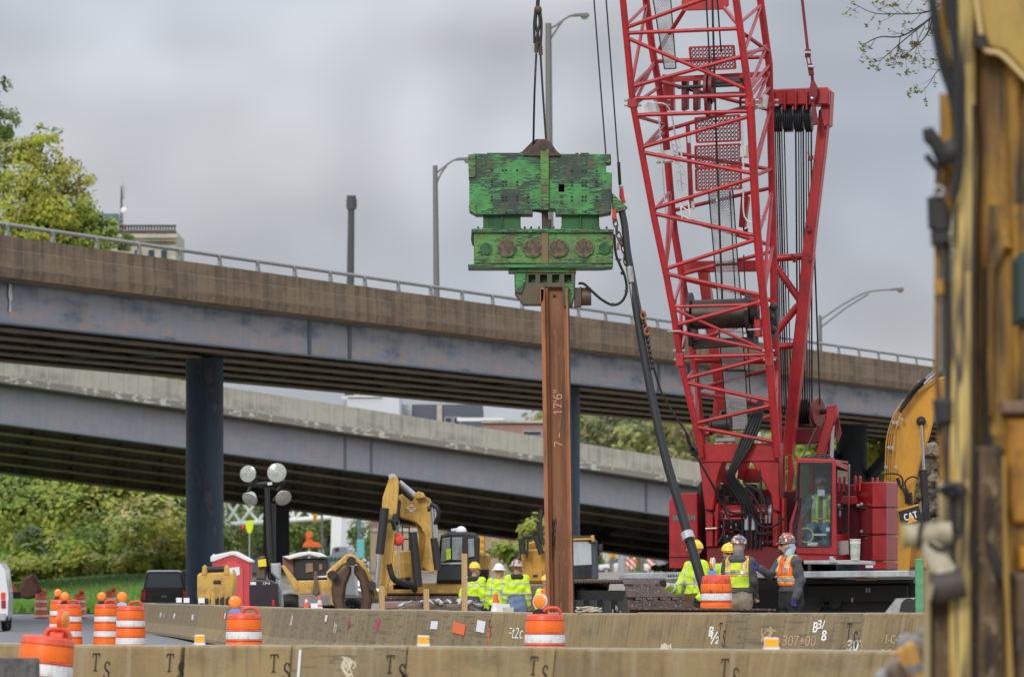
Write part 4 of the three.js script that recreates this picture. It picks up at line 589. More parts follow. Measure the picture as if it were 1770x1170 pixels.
{ // hoist winch carried inside the boom
  const c0 = bq(1199, 544, .55), c1 = bq(1291, 541, .55), ax = c1.clone().sub(c0), L = ax.length(); ax.normalize(); const prof = []; const n = 34; for (let i = 0; i <= n * 2; i++) prof.push([.235 + (i % 2 ? .012 : 0), L * i / (n * 2)]);
  const m4 = new THREE.Matrix4().compose(c0, new THREE.Quaternion().setFromUnitVectors(UP, ax), V3(1, 1, 1)); const d = new MB().lathe(prof, 28, m4).build('winch_drum', MT.ropeDrum, boom);
  const f = new MB(); f.disc(c0.clone().addScaledVector(ax, -.04), ax, .37, .05, 28); f.disc(c1.clone().addScaledVector(ax, .04), ax, .36, .06, 28); f.each('drum_flange', M('dark drum flange', { c: [.05, .05, .052], roughness: .4, metalness: .5 }), d);
  const g = new MB(); g.cyl(c1.clone().addScaledVector(ax, .08), c1.clone().addScaledVector(ax, .2), .2, .16, 20); for (const x of [1192, 1296]) g.px([[x - 4, 528], [x + 5, 528], [x + 7, 596], [x - 2, 598]], .3, .6, .01, [], CF); g.px([[1196, 588], [1298, 582], [1298, 597], [1196, 603]], .35, .25, .012, [], CF); g.px([[1328, 530], [1342, 526], [1344, 560], [1334, 592], [1325, 590]], .35, .2, .012, [], CF); for (const [x, y] of [[1338, 530], [1333, 548], [1336, 570], [1330, 583]]) g.sphere(bq(x, y, .25), .07, 1, 1, 1, 8); g.each('winch_frame', MT.black, boom);
  const h = new MB(); h.px([[1306, 560], [1312, 520], [1305, 518], [1300, 530]], .1, .08, .01, [], CF); h.px([[1158, 520], [1168, 517], [1168, 526], [1160, 527]], -.05, .12, .01, [], CF); h.px([[1298, 516], [1310, 514], [1310, 522], [1299, 523]], -.05, .12, .01, [], CF); h.px([[1166, 555], [1178, 556], [1178, 582], [1170, 582]], 0, .16, .01, [], CF); h.px([[1303, 552], [1315, 552], [1316, 582], [1306, 582]], 0, .16, .01, [], CF); h.each('winch_mount', MT.red, boom);
  const p = new MB(); p.cyl(bq(1154, 573, -.1), bq(1177, 572, -.1), .014, .014, 6); p.cyl(bq(1293, 570, -.1), bq(1315, 569, -.1), .014, .014, 6); p.each('pull_pin', MT.galv, boom);
  const a = new MB(); a.cyl(cq(1233, 735, .6), cq(1258, 733, .6), .13, .13, 18); a.disc(cq(1262, 733, .6), CF.r, .17, .04, 18); a.disc(cq(1230, 735, .6), CF.r, .17, .04, 18); a.build('small_winch', MT.black, crane); new MB().px([[1236, 757], [1270, 756], [1270, 763], [1236, 764]], .4, .4, .01, [], CF).build('winch_base', MT.galv, crane);
}
// mast, its sheaves and ropes
const mast = new MB().px([[1416, 190], [1434, 185], [1426, 260], [1409, 400], [1398, 520], [1386, 640], [1369, 787], [1352, 787], [1366, 640], [1379, 520], [1391, 400], [1409, 260]], 2.4, .34, .015, [], CF).px([[1333, 154], [1430, 150], [1434, 157], [1433, 180], [1406, 181], [1333, 182]], 2.15, .5, .02, [], CF).px([[1430, 150], [1437, 157], [1434, 215], [1424, 220], [1418, 190]], 2.3, .45, .015, [], CF).build('mast', MT.red, crane);
for (const x of [1335, 1355, 1374, 1393]) new MB().px([[x, 158], [x + 3.5, 158], [x + 3, 190], [x, 190]], 2.05, .12, .005, [], CF).build('sheave_plate', MT.red, mast);
new MB().px([[1402, 140], [1407, 138], [1414, 152], [1413, 166], [1408, 176], [1412, 200], [1416, 214], [1406, 216], [1404, 186], [1398, 164]], 2.0, .12, .012, [], CF).build('head_bracket', MT.redDark, mast); new MB().sphere(cq(1404, 170, 1.95), .03).build('pin', MT.steel, mast);
for (const [x0, x1] of [[1335, 1352], [1355, 1371], [1374, 1389], [1392, 1404]]) { const a = cq(x0, 206, 2.35), b = cq(x1, 205, 2.35), ax = b.clone().sub(a), L = ax.length(); ax.normalize(); const pr = [[.05, 0]]; for (let i = 0; i < 5; i++) pr.push([.2, L * (i + .02) / 5], [.225, L * (i + .25) / 5], [.225, L * (i + .7) / 5], [.2, L * (i + .96) / 5]); pr.push([.05, L]); new MB().lathe(pr, 28, new THREE.Matrix4().compose(a, new THREE.Quaternion().setFromUnitVectors(UP, ax), V3(1, 1, 1))).build('mast_sheave', M('roped sheave', { c: [.05, .05, .053], roughness: .35, metalness: .5 }), mast); }
const tops = [1337, 1340.5, 1344, 1347.5, 1351.5, 1356, 1376, 1381, 1385, 1389, 1394, 1398, 1403], bots = [1350, 1353, 1356.5, 1360, 1364, 1369, 1380, 1384, 1388, 1392, 1396, 1400, 1404];
tops.forEach((x, i) => wire([cq(x, 222, 2.3), cq(bots[i], 715, 3.2)], i % 3 ? .011 : .016, MT.rope, 'backstay_rope', mast)); wire([cq(1408, 420, 3), cq(1418, 700, 3.1)], .015, MT.rope, 'backstay_rope', mast);
for (const [a, b, r] of [[[1334, 447], [1390, 443], .062], [[1336, 452], [1381, 516], .062], [[1338, 580], [1380, 528], .062], [[1340, 600], [1372, 597], .062]]) new MB().cyl(cq(...a, 2.5), cq(...b, 2.5), r, r, 12).build('brace', MT.red, mast);
new MB().px([[1178, 451], [1332, 449], [1332, 468], [1178, 470]], 2.4, .3, .015, [], CF).build('cross_beam', MT.red, mast);
new MB().px([[1206, 470], [1223, 470], [1258, 708], [1240, 708]], 2.4, .3, .012, [], CF).build('mast_leg', MT.red, mast); new MB().px([[1236, 668], [1248, 668], [1246, 700], [1238, 745], [1230, 745]], 2.9, .25, .012, [], CF).build('mast_leg', MT.red, mast); new MB().px([[1277, 392], [1281, 335], [1287, 330], [1295, 340], [1288, 392]], 2.2, .2, .012, [], CF).build('bracket', MT.red, mast);
for (const [x, y] of [[1396, 262], [1392, 385], [1368, 438], [1395, 436], [1283, 388]]) new MB().px([[x, y], [x + 3, y + 1], [x + 4, y + 9], [x + 10, y + 6], [x + 10, y + 14], [x + 3, y + 16]], 2.3, .05, .005, [], CF).build('hook', MT.redDark, mast);
{ const pd = new MB(); pd.cyl(cq(1383, -40, 2), cq(1397, 88, 2), .026, .026, 8); pd.box(cq(1397, 92, 2), .1, .14, .08, 0, 0, 0, .012); for (const s of [-3, 3]) pd.beam(cq(1397 + s, 96, 2), cq(1402 + s, 122, 2), .02, .03); pd.box(cq(1402, 120, 2), .09, .2, .08, 0, 0, .15, .012); pd.beam(cq(1404, 126, 2), cq(1406, 150, 2.1), .05, .06); pd.build('pendant', MT.redDark, crane); const pp = new MB(); for (const [x, y] of [[1397, 91], [1403, 115]]) pp.cyl(cq(x - 5, y, 1.93), cq(x + 5, y, 1.93), .025, .025, 8); pp.build('pendant_pin', MT.galv, crane); }
{ // lower bridle sheaves and the gantry leg beside the cab roof
  const a = cq(1377, 713, 3.3), b = cq(1402, 711, 3.3), ax = b.clone().sub(a), L = ax.length(); ax.normalize(); const pr = [[.05, 0]]; for (let i = 0; i < 6; i++) pr.push([.19, L * (i + .02) / 6], [.23, L * (i + .35) / 6], [.23, L * (i + .65) / 6], [.19, L * (i + .96) / 6]); pr.push([.05, L]); new MB().lathe(pr, 28, new THREE.Matrix4().compose(a, new THREE.Quaternion().setFromUnitVectors(UP, ax), V3(1, 1, 1))).build('bridle_sheave', MT.black, crane);
  new MB().disc(cq(1414, 713, 3.1), CF.r.clone().addScaledVector(CF.b, -.35).normalize(), .24, .06, 28).build('bridle_sheave', M('worn red sheave', { map: worn([.22, .04, .03], [.1, .05, .045], .9, [.4, .4], 112), roughness: .5 }), crane); new MB().cyl(cq(1400, 713, 3.2), cq(1436, 710, 3.1), .05, .05, 10).build('axle', MT.black, crane);
  new MB().px([[1340, 742], [1427, 738], [1427, 766], [1340, 768]], 3.0, .8, .02, [], CF).build('winch_bed', MT.redDark, crane);
  new MB().px([[1429, 702], [1446, 699], [1447, 716], [1440, 735], [1421, 797], [1407, 797], [1428, 722]], 2.4, .3, .015, [], CF).build('gantry_leg', MT.red, crane); new MB().px([[1443, 704], [1449, 716], [1455, 750], [1449, 766], [1442, 738]], 2.65, .05, .006, [], CF).build('gantry_plate', MT.redDark, crane); new MB().cyl(cq(1439, 735, 2.6), cq(1436, 800, 2.6), .05, .05, 14).build('gantry_cylinder', MT.steel, crane); wire([cq(1412, 738, 2.6), cq(1388, 790, 1)], .012, MT.rope, 'stay_rope');
  new MB().px([[1351, 786], [1357, 785], [1357, 850], [1350, 872], [1345, 872], [1346, 820]], 2.2, .12, .01, [], CF).px([[1362, 785], [1369, 786], [1374, 815], [1368, 850], [1360, 872], [1356, 872], [1362, 830]], 2.0, .12, .01, [], CF).each('mast_pivot', MT.red, crane);
}
// upper works
const front = (name, pts, w, d, mat, parent = crane, bev = .015) => new MB().px(pts, w, d, bev, [], CF).build(name, mat, parent);
{ const h = front('engine_housing', [[1157, 866], [1163, 853], [1206, 852], [1207, 983], [1157, 983]], .2, 3.4, MT.red); front('housing_side', [[1206.6, 840], [1212, 832], [1214, 860], [1213, 985], [1206.6, 985]], 0.6, 2.8, MT.black, h); front('skirt', [[1156.5, 961], [1207.5, 961], [1207.5, 963], [1156.5, 963]], .17, .04, MT.redDark, h);
  const pr = inkText([['WALSH', .5, .5, .86, .95]], '#2f8f86', 'bold #px sans-serif', .46, .14); const c = cq(1183, 895, .192); decal(pr, c, CF.r, UP, 'lettering', h); }
front('bulkhead', [[1209, 850], [1378, 848], [1378, 985], [1209, 985]], 1.9, .4, M('dark red machinery', { c: [.10, .008, .01], roughness: .5 }));
front('deck_plate', [[1222, 946], [1346, 945], [1370, 958], [1370, 985], [1222, 985]], .15, .5, MT.redDark); front('deck_rim', [[1207, 978], [1372, 977], [1372, 986], [1207, 986]], .05, .2, MT.redDark);
for (const p of [[[1219, 876], [1224, 874], [1233, 890], [1233, 945], [1221, 946]], [[1236, 872], [1243, 868], [1240, 945], [1235, 945]], [[1334, 872], [1339, 868], [1347, 890], [1345, 945], [1336, 945]], [[1350, 862], [1357, 860], [1358, 945], [1352, 945]]]) front('boom_lug', p, .1, .22, MT.red);
front('cross_plate', [[1243, 795], [1262, 818], [1276, 832], [1262, 842], [1240, 830]], 1.1, .3, MT.red); front('cross_plate', [[1288, 810], [1311, 809], [1318, 833], [1284, 834]], 1.3, .5, MT.red); front('cross_plate', [[1278, 797], [1294, 795], [1286, 830], [1274, 828]], 1.2, .3, MT.red); front('deck_beam', [[1246, 873], [1338, 871], [1338, 879], [1246, 881]], .5, .35, MT.red); front('deck_beam', [[1284, 846], [1334, 845], [1336, 870], [1284, 871]], 1.25, .4, MT.redDark);
{ const g = new MB(); for (let i = 0; i < 16; i++) g.beam(cq(1256 + i * 5, 868, .7), cq(1258 + i * 5, 872, 1.1), .02, .03); g.build('grating', MT.black, crane); }
{ const s = new MB(); s.cyl(cq(1244, 886, .35), cq(1337, 884, .35), .075, .075, 16); s.cyl(cq(1244, 897, .3), cq(1337, 896, .3), .03, .03, 10); s.build('drum_shaft', MT.red, crane); const e = new MB(); for (const x of [1238.5, 1333]) e.disc(cq(x, 886, .3), CF.r, .13, .05, 22); e.each('drum_end', MT.galv, crane); new MB().cyl(cq(1220, 914, .05), cq(1240, 913, .05), .018, .018, 8).build('pin', M('brass pin', { c: [.55, .48, .3], roughness: .35, metalness: .7 }), crane); }
{ // valves, pipes and brackets of the machinery bay
  const r = rng(17), red = new MB(), blk = new MB(), st = new MB();
  for (let i = 0; i < 46; i++) { const x = 1244 + 92 * r(), y = 838 + 112 * r(), w = .35 + 1.2 * r(), m = r() < .45 ? red : blk; if (r() < .5) m.box(cq(x, y, w), .05 + .14 * r(), .05 + .2 * r(), .1, -.19, 0, 0, .008); else m.cyl(cq(x, y, w), cq(x + (r() < .5 ? 12 : 0) + 2, y + (r() < .5 ? 18 : 2), w), .02 + .025 * r(), .02, 8); }
  for (let i = 0; i < 24; i++) { const x = 1240 + 98 * r(), y = 880 + 72 * r(); st.cyl(cq(x, y, .3), cq(x, y + 4, .3), .02, .02, 7); }
  for (const x of [1252, 1296, 1319, 1327]) red.beam(cq(x, 900, .4), cq(x, 950, .4), .035, .05); for (const y of [921, 936]) { red.beam(cq(1296, y, .38), cq(1348, y, .38), .03, .03); blk.cyl(cq(1298, y + 5, .3), cq(1350, y + 4, .3), .016, .016, 6); }
  red.build('machinery', MT.red, crane, { kind: 'stuff' }); blk.build('machinery', MT.black, crane, { kind: 'stuff' }); st.build('fitting', MT.steel, crane, { kind: 'stuff' });
}
for (const [o, r] of [[0, .028], [5, .028], [10, .024], [15, .026], [-5, .022]]) new MB().path([bq(1314 + o * .3, 692, .35), bq(1300 + o, 730, .1), cq(1283 + o, 770, -.12), cq(1268 + o * .6, 805, -.14), cq(1260 + o * .6, 824, -.1), cq(1272 + o, 846, 0), cq(1287 + o, 874, .05), cq(1291 + o * 1.6, 905, .1), cq(1292 + o * 1.5, 948, .1)], r, 8, 50).build('hydraulic_hose', MT.rubber, crane);
for (const pts of [[[1286, 836], [1300, 842], [1318, 856], [1326, 890]], [[1288, 842], [1306, 862], [1316, 884], [1318, 900]], [[1300, 892], [1318, 910], [1340, 908], [1356, 896]], [[1308, 900], [1312, 922], [1336, 920]], [[1253, 880], [1262, 884], [1274, 888], [1290, 886]], [[1246, 888], [1252, 905], [1248, 928], [1240, 940]], [[1314, 800], [1315, 830], [1318, 870]]]) new MB().path(pts.map(([x, y], i) => cq(x, y, .05 - .04 * i)), .019, 7, 24).build('hydraulic_hose', MT.rubber, crane);
for (const x of [1291, 1303, 1316, 1325, 1331]) new MB().cyl(cq(x, 890, .1), cq(x, x < 1310 ? 916 : 904, .1), x < 1310 ? .035 : .022, x < 1310 ? .042 : .018, 10).build('hose_fitting', MT.galv, crane);
// cab
const cabW = -.35, cab = new MB();
{ const outer = [[1377, 792], [1444, 795], [1447, 959], [1379, 957], [1364, 926], [1365, 905], [1376, 870]], hole = [[1381, 800], [1438, 800], [1437, 945], [1380, 945], [1372, 934], [1371, 908], [1380, 872]];
  cab.px(outer, cabW, .09, .012, [hole], CF); const fl = cq(1379, 957, cabW), fr2 = cq(1446, 958, cabW), tl = cq(1377, 792, cabW), tr = cq(1444, 795, cabW), bk = (p, d) => p.clone().addScaledVector(CF.b, d), D = 1.65;
  cab.beam(bk(fl, .06), bk(fl, D), .06, .1); cab.beam(bk(tr, .06).add(V3(-.03, -.04, 0)), bk(tr, D).add(V3(-.03, -.1, 0)), .06, .08); cab.beam(bk(tl, .06).add(V3(.03, -.04, 0)), bk(tl, D).add(V3(.03, -.06, 0)), .06, .08);
  cab.px([[1377, 791], [1444, 794], [1444, 797], [1377, 795]], cabW + .04, D, .008, [], CF); cab.px([[1379, 950], [1447, 951], [1447, 972], [1372, 970]], cabW + .05, D, .012, [], CF);
  for (const d of [.1, D]) { cab.beam(bk(fr2, d).add(V3(-.03, 0, 0)), bk(tr, d).add(V3(-.03, -.05, 0)), .06, .07); cab.beam(bk(fl, d).add(V3(.03, 0, 0)), bk(tl, d).add(V3(.03, -.05, 0)), .06, .07); }
  cab.beam(bk(fr2, .1).add(V3(-.035, .16, 0)), bk(fr2, D).add(V3(-.035, .16, 0)), .05, .34);
  const cb = cab.build('cab', MT.red, crane);
  new MB().px(hole, cabW + .03, .008, 0, [], CF).build('windscreen', MT.glass, cb);
  const seal = hole.map(([x, y]) => cq(x, y, cabW - .004)); const sl = new MB(); for (let i = 0; i < seal.length; i++) sl.cyl(seal[i], seal[(i + 1) % seal.length], .012, .012, 6); sl.build('window_seal', MT.blackPlastic, cb);
  const win = new MB(); const a = bk(fr2, .2).add(V3(-.012, .36, 0)), h = tr.y - fr2.y - .52; win.beam(a.clone().add(V3(0, h / 2, 0)), bk(a, D - .32).add(V3(0, h / 2, 0)), .012, h); win.build('side_window', MT.glassDark, cb);
  const bw = new MB(); bw.beam(bk(fl, D).add(V3(0, .9, 0)), bk(fr2, D).add(V3(0, .9, 0)), 1.2, .03, UP); bw.build('rear_wall', M('cab lining', { c: [.30, .31, .32], roughness: .8 }), cb);
  new MB().beam(bk(fl, .3).add(V3(.01, .9, 0)), bk(fl, D - .1).add(V3(.01, .9, 0)), .01, 1.2).build('side_window', MT.glass, cb);
  const st = new MB(); st.box(bk(cq(1420, 925, cabW), .75), .42, .12, .45, -.19, 0, 0, .03); st.box(bk(cq(1421, 890, cabW), 1.0), .42, .6, .12, -.19, -.12, 0, .04); st.build('seat', MT.black, cb); new MB().box(bk(cq(1395, 935, cabW), .4), .2, .3, .2, -.19, 0, 0, .03).build('console', M('console grey', { c: [.09, .09, .095], roughness: .6 }), cb);
  const wp = new MB(); wp.path([cq(1384, 862, cabW - .03), cq(1381, 882, cabW - .04), cq(1378, 900, cabW - .03), cq(1376, 916, cabW - .03)], .011, 6); wp.cyl(cq(1384, 860, cabW - .03), cq(1377, 908, cabW - .035), .016, .01, 6); wp.path([cq(1381, 800, cabW - .02), cq(1378, 840, cabW - .03), cq(1379, 858, cabW - .03), cq(1375, 865, cabW - .03)], .014, 6); wp.build('wiper', MT.blackPlastic, cb);
  new MB().add(new THREE.TorusGeometry(.115, .014, 8, 30), basis(CF.r, UP, CF.b.clone().negate(), bk(cq(1392.5, 925, cabW), .12))).build('yellow_coil', M('yellow hose', { c: [.68, .56, .1], roughness: .5 }), cb); new MB().box(bk(cq(1415, 924, cabW), .14), .24, .03, .06, -.19).build('white_rail', MT.white, cb); new MB().box(bk(cq(1431, 915, cabW), .05), .06, .065, .006, -.19).build('notice', MT.paper, cb); new MB().box(bk(cq(1404, 943, cabW), .1), .16, .07, .1, -.19, .5, 0).build('paper', MT.paper, cb); new MB().box(bk(cq(1413, 851, cabW), .5), .12, .1, .03, -.19).build('monitor', MT.paper, cb);
  const rt = new MB(); rt.path([bk(cq(1386, 789, cabW), .3), bk(cq(1398, 785, cabW), .3), bk(cq(1424, 785, cabW), .3), bk(cq(1428, 790, cabW), .3)], .01, 6); rt.px([[1385, 789], [1432, 790], [1432, 793], [1385, 793]], cabW + .25, .8, .005, [], CF); for (const x of [1395, 1408, 1418]) rt.path([bk(cq(x, 789, cabW), .4), bk(cq(x + 5, 786, cabW), .5), bk(cq(x + 10, 789, cabW), .6)], .012, 5); rt.build('roof_rail', MT.blackPlastic, cb);
  front('mirror_post', [[1377, 788], [1379, 788], [1380, 796], [1377, 796]], cabW, .05, MT.red, cb, .004); front('dusty_sill', [[1448, 936], [1466, 934], [1467, 958], [1449, 960]], -.1, .1, M('dusty cab side', { map: worn([.34, .27, .26], [.25, .06, .06], .9, [.3, .3], 113), roughness: .8 }), cb, .005);
}
{ // counterweight stack: octagonal slabs, each one a part
  const plan = [[1485, 1.5], [1509, 1.0], [1533, 1.0], [1552, 1.5], [1553, 3.2], [1485, 3.2]], xy = plan.map(([x, w]) => { const p = cq(x, 940, w).sub(CF.o); return [p.dot(CF.r), p.dot(CF.b)]; });
  const cwMat = MT.redDark, red2 = M('counterweight red', { map: worn([.33, .008, .012], [.20, .007, .01], .5, [1.4, 1.4], 114), roughness: .28, clearcoat: .4 });
  for (const [y0, y1] of [[833, 876.5], [878.5, 923.5], [925.5, 969], [971, 985]]) { const a = cq(1520, y1, 1.0).y, b = cq(1520, y0, 1.0).y; const g = new MB().shape(xy, b - a, basis(CF.r, CF.b, UP, V3(CF.o.x, a, CF.o.z)), .012); g.build('counterweight', red2, crane); }
  front('counterweight_panel', [[1467, 838], [1488, 836], [1488, 975], [1467, 974]], 1.6, .8, MT.redDark); front('counterweight_box', [[1466, 858], [1480, 857], [1485, 870], [1466, 874]], 1.3, .3, MT.red);
  for (const x of [1477, 1485]) front('lifting_lug', [[x, 824], [x + 2, 822], [x + 4, 824], [x + 4, 850], [x, 850]], 1.35, .1, MT.red, crane, .008); for (const x of [1507, 1515]) front('lifting_lug', [[x, 826], [x + 2, 825], [x + 3.5, 827], [x + 3.5, 836], [x, 836]], 1.6, .1, MT.red, crane, .008);
  const bl = new MB(); for (const [x, y] of [[1490, 872], [1484, 874], [1490, 919], [1500, 930]]) bl.sphere(cq(x, y, 1.25), .035, 1, 1, 1, 8); bl.each('bolt', MT.galv, crane); for (const y of [877, 924]) front('seam_strip', [[1488, y], [1533, y - .5], [1533, y + 1], [1488, y + 1.5]], 1.2, .3, MT.maroon, crane, .002); front('notice', [[1497, 977], [1510, 977], [1510, 981.5], [1497, 981.5]], .97, .02, MT.paper, crane, 0);
}
for (const [pts, w, d] of [[[[1360, 988], [1572, 986], [1573, 997], [1360, 999]], -1.0, .9], [[[1207, 988], [1345, 987], [1345, 999], [1207, 1000]], -1.0, .9], [[[1068, 993], [1090, 991], [1135, 990], [1196, 989], [1206, 991], [1206, 1002], [1150, 1001], [1070, 1001]], -2.4, .9], [[[1390, 969], [1470, 968], [1508, 970], [1508, 976], [1390, 975]], -.75, .45], [[[1434, 962], [1440, 962], [1447, 970], [1447, 973], [1434, 973]], -.8, .05], [[[1150, 999], [1196, 997], [1198, 1004], [1152, 1005]], -2.5, .3]]) front('walkway_plank', pts, w, d, MT.galv, crane, .012);
{ const h = new MB(); for (const x of [1156, 1160, 1165, 1170, 1176]) h.box(cq(x, 995.5, -2.405), .02, .03, .01, -.19); h.build('plank_slot', MT.blackPlastic, crane); }
front('carbody', [[1222, 1000], [1585, 998], [1585, 1090], [1222, 1090]], .3, 3, MT.black, crane, .03); front('carbody_flange', [[1380, 1004], [1580, 1002], [1580, 1008], [1380, 1009]], -.2, .5, MT.black); front('rusty_plate', [[1480, 998.5], [1513, 998.5], [1513, 1003], [1480, 1003.5]], -.7, .4, M('tan plate', { c: [.36, .2, .12], roughness: .8 })); front('carbody_ridge', [[1396, 1012], [1570, 1010], [1570, 1040], [1396, 1042]], .15, .3, MT.black);
{ const m = new MB(); for (const [x, y, r] of [[1405, 1046, .16], [1445, 1042, .1]]) m.disc(cq(x, y, .2), CF.b, r, .12, 22); m.px([[1420, 1034], [1424, 1034], [1424, 1046], [1434, 1046], [1434, 1034], [1437, 1034], [1437, 1049], [1420, 1049]], .1, .08, .006, [], CF); m.build('roller', MT.black, crane); for (const [x, y] of [[1497, 1020], [1502, 1020], [1472, 1037]]) front('tag', [[x, y - 4], [x + 3, y - 4], [x + 3, y + 4], [x, y + 4]], .08, .03, MT.galv, crane, .004); }
{ // pale outrigger bracket at the end of the carbody
  const t = front('outrigger_bracket', [[1529, 1060], [1549, 1034], [1580, 1033], [1582, 1038], [1560, 1043], [1556, 1060]], -.6, .5, MT.galv); const m = new MB(); m.cyl(cq(1572, 1048, -.65), cq(1572, 1048, -.3), .13, .13, 20); m.box(cq(1574, 1042, -.5), .2, .14, .2, -.19, 0, 0, .02); m.build('jack', MT.black, crane);
}
{ // crawler track: its shoes are separate parts
  const ps = -.16, TF = frameAt(P(1142, 1010, 90.6).setY(.22), ps), wp = (x, y, w) => TF.o.clone().addScaledVector(TF.r, x).addScaledVector(TF.b, w).setY(TF.o.y + y);
  const R = .6, Lw = 6.6, per = 2 * Lw + 2 * Math.PI * R, n = 58, pitch = per / n, H = 1.18;
  const fr = new MB(); fr.beam(wp(0, .62, .45), wp(0, .62, Lw + .6), .62, .5); fr.beam(wp(0, .6, .2), wp(0, .6, Lw + .9), .3, .86); for (let i = 0; i < 9; i++) fr.disc(wp(0, .28, .8 + i * .75), TF.r, .22, .8, 16); for (const w of [.62, Lw + .58]) fr.disc(wp(0, .6, w), TF.r, .5, .8, 26); for (let i = 0; i < 5; i++) fr.box(wp(-.34, .62, 1 + i * 1.3), .1, .5, .16, -ps); const frame = fr.build('crawler_track', MT.black, crane);
  const fleck = new MB(); for (const [x, y, w] of [[-.42, .7, 1.9], [-.42, .76, 1.6], [-.42, .68, 1.2], [-.42, .74, 1.5]]) fleck.box(wp(x, y, w), .02, .07, .12); fleck.build('paint_fleck', MT.galv, frame);
  const sg = new MB(); sg.box(V3(0, 0, 0), 1.04, .055, pitch - .045, 0, 0, 0, .015); for (const x of [-.34, -.16, .05, .24, .4]) { sg.box(V3(x, -.012, pitch / 2 - .01), .085, .06, .07); sg.box(V3(x + .08, -.012, -pitch / 2 + .012), .085, .06, .07); } const shoeG = mergeGeometries(sg.g, false); boxUV(shoeG);
  const hg = new MB(); for (const [x, z] of [[-.36, .03], [-.29, -.05], [-.3, .05], [.28, -.05], [.36, .03], [.3, .05], [-.42, .02], [.43, .0]]) hg.cyl(V3(x, .022, z), V3(x, .0285, z), .016, .016, 8); const holeG = mergeGeometries(hg.g, false); boxUV(holeG);
  crane.updateWorldMatrix(true, false); frame.updateWorldMatrix(true, false); const inv = crane.matrixWorld.clone().invert();
  for (let i = 0; i < n; i++) {
    let s = ((i + .35) * pitch) % per, w, y, nx;                  // start on top at the front, running back
    if (s < Lw) { w = R + s; y = H; nx = [1, 0]; } else if (s < Lw + Math.PI * R) { const a = (s - Lw) / R; w = R + Lw + Math.sin(a) * R; y = H / 2 + Math.cos(a) * H / 2; nx = [Math.cos(a), Math.sin(a)]; } else if (s < 2 * Lw + Math.PI * R) { w = R + Lw - (s - Lw - Math.PI * R); y = 0; nx = [-1, 0]; } else { const a = Math.PI + (s - 2 * Lw - Math.PI * R) / R; w = R + Math.sin(a) * R; y = H / 2 + Math.cos(a) * H / 2; nx = [Math.cos(a), Math.sin(a)]; }
    const up = V3(0, nx[0], 0).addScaledVector(TF.b, nx[1]).normalize(), z = V3().crossVectors(TF.r, up), sh = new THREE.Mesh(shoeG, MT.trackSteel); sh.name = 'track_shoe'; sh.castShadow = sh.receiveShadow = true;
    const m4 = inv.clone().multiply(basis(TF.r, up, z, wp(0, y, w))); m4.decompose(sh.position, sh.quaternion, sh.scale); crane.add(sh); const ho = new THREE.Mesh(holeG, MT.blackPlastic); ho.name = 'bolt_hole'; sh.add(ho);
  }
}
{ // white and green pail standing on the cab platform
  const c = cq(1479, 968.5, -.7), t = thing('bucket', 'white plastic bucket with green label standing beside the crane cab', 'bucket', c); new MB().lathe([[0, 0], [.072, 0], [.085, .33], [.092, .33], [.092, .345], [.08, .345], [.07, .02], [0, .02]], 24).build('pail', M('dirty white plastic', { map: worn([.62, .62, .54], [.42, .42, .35], .7, [.3, .3], 115), roughness: .5 }), t, { local: true }); const lb = new MB().lathe([[.0755, .05], [.083, .24]], 24).build('label_wrap', M('pale green print', { map: worn([.5, .56, .45], [.1, .3, .2], .9, [.16, .1], 116), roughness: .5 }), t, { local: true }); new MB().lathe([[.087, .27], [.091, .275], [.091, .29], [.087, .295]], 24).build('rim_ring', MT.white, t, { local: true });
}

// ------------------------------------------------------------------ green vibratory pile hammer and what hangs with it
const HD = 86, hq = (x, y, d = 0) => P(x, y, HD + d);
const greenTex = (seed, dark) => tex(1024, 1024, (u, v) => {
  const a = fbm(u * 9, v * 12, seed, 5, 9, 12), s = fbm(u * 14, v * 90, seed + 1, 4, 14, 90), s2 = fbm(u * 40 + s * 3, v * 160, seed + 2, 3, 0, 160), f = fbm(u * 120, v * 160, seed + 3, 2, 120, 160), d = fbm(u * 40, v * 2, seed + 4, 3, 40, 2);
  const big = fbm(u * 3, v * 4, seed + 7, 4, 3, 4);
  let c = mix3(dark > 1 ? [.105, .28, .06] : [.06, .30, .072], dark > 1 ? [.09, .14, .045] : [.042, .165, .05], clamp((a - .42) * 2.6)); c = mix3(c, [.10, .085, .06], clamp((d - .52) * 2.5) * .5 * dark); c = mix3(c, [.028, .03, .033], clamp((s - .52) * 5 + (s2 - .5) * 3.2 + (f - .5) * 1.6 + (big - .44) * 6.5 * (2 - dark)) * .92); c = mix3(c, [.15, .085, .04], clamp((a - (dark > 1 ? .5 : .68)) * 4) * .8); return mix3(c, [.10, .13, .07], .18 * clamp(a * 2 - .6));
}, [1.5, 1.5]);
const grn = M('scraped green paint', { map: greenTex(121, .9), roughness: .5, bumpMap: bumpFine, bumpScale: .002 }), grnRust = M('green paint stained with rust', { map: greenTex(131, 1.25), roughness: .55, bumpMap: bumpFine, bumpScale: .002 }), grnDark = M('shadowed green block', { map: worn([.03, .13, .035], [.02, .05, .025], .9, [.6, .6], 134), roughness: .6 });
const greaseBrown = M('greasy brown steel', { map: worn([.085, .058, .038], [.03, .028, .024], .9, [.5, .5], 135), roughness: .5, metalness: .2 });
const discMat = M('worn cover disc', { map: worn([.075, .05, .035], [.21, .15, .07], .9, [.22, .22], 136), roughness: .55, metalness: .2 });
const ham = thing('vibratory_hammer', 'green scraped paint vibratory pile hammer hanging from two wire slings', 'pile hammer', P(935, 527, HD));
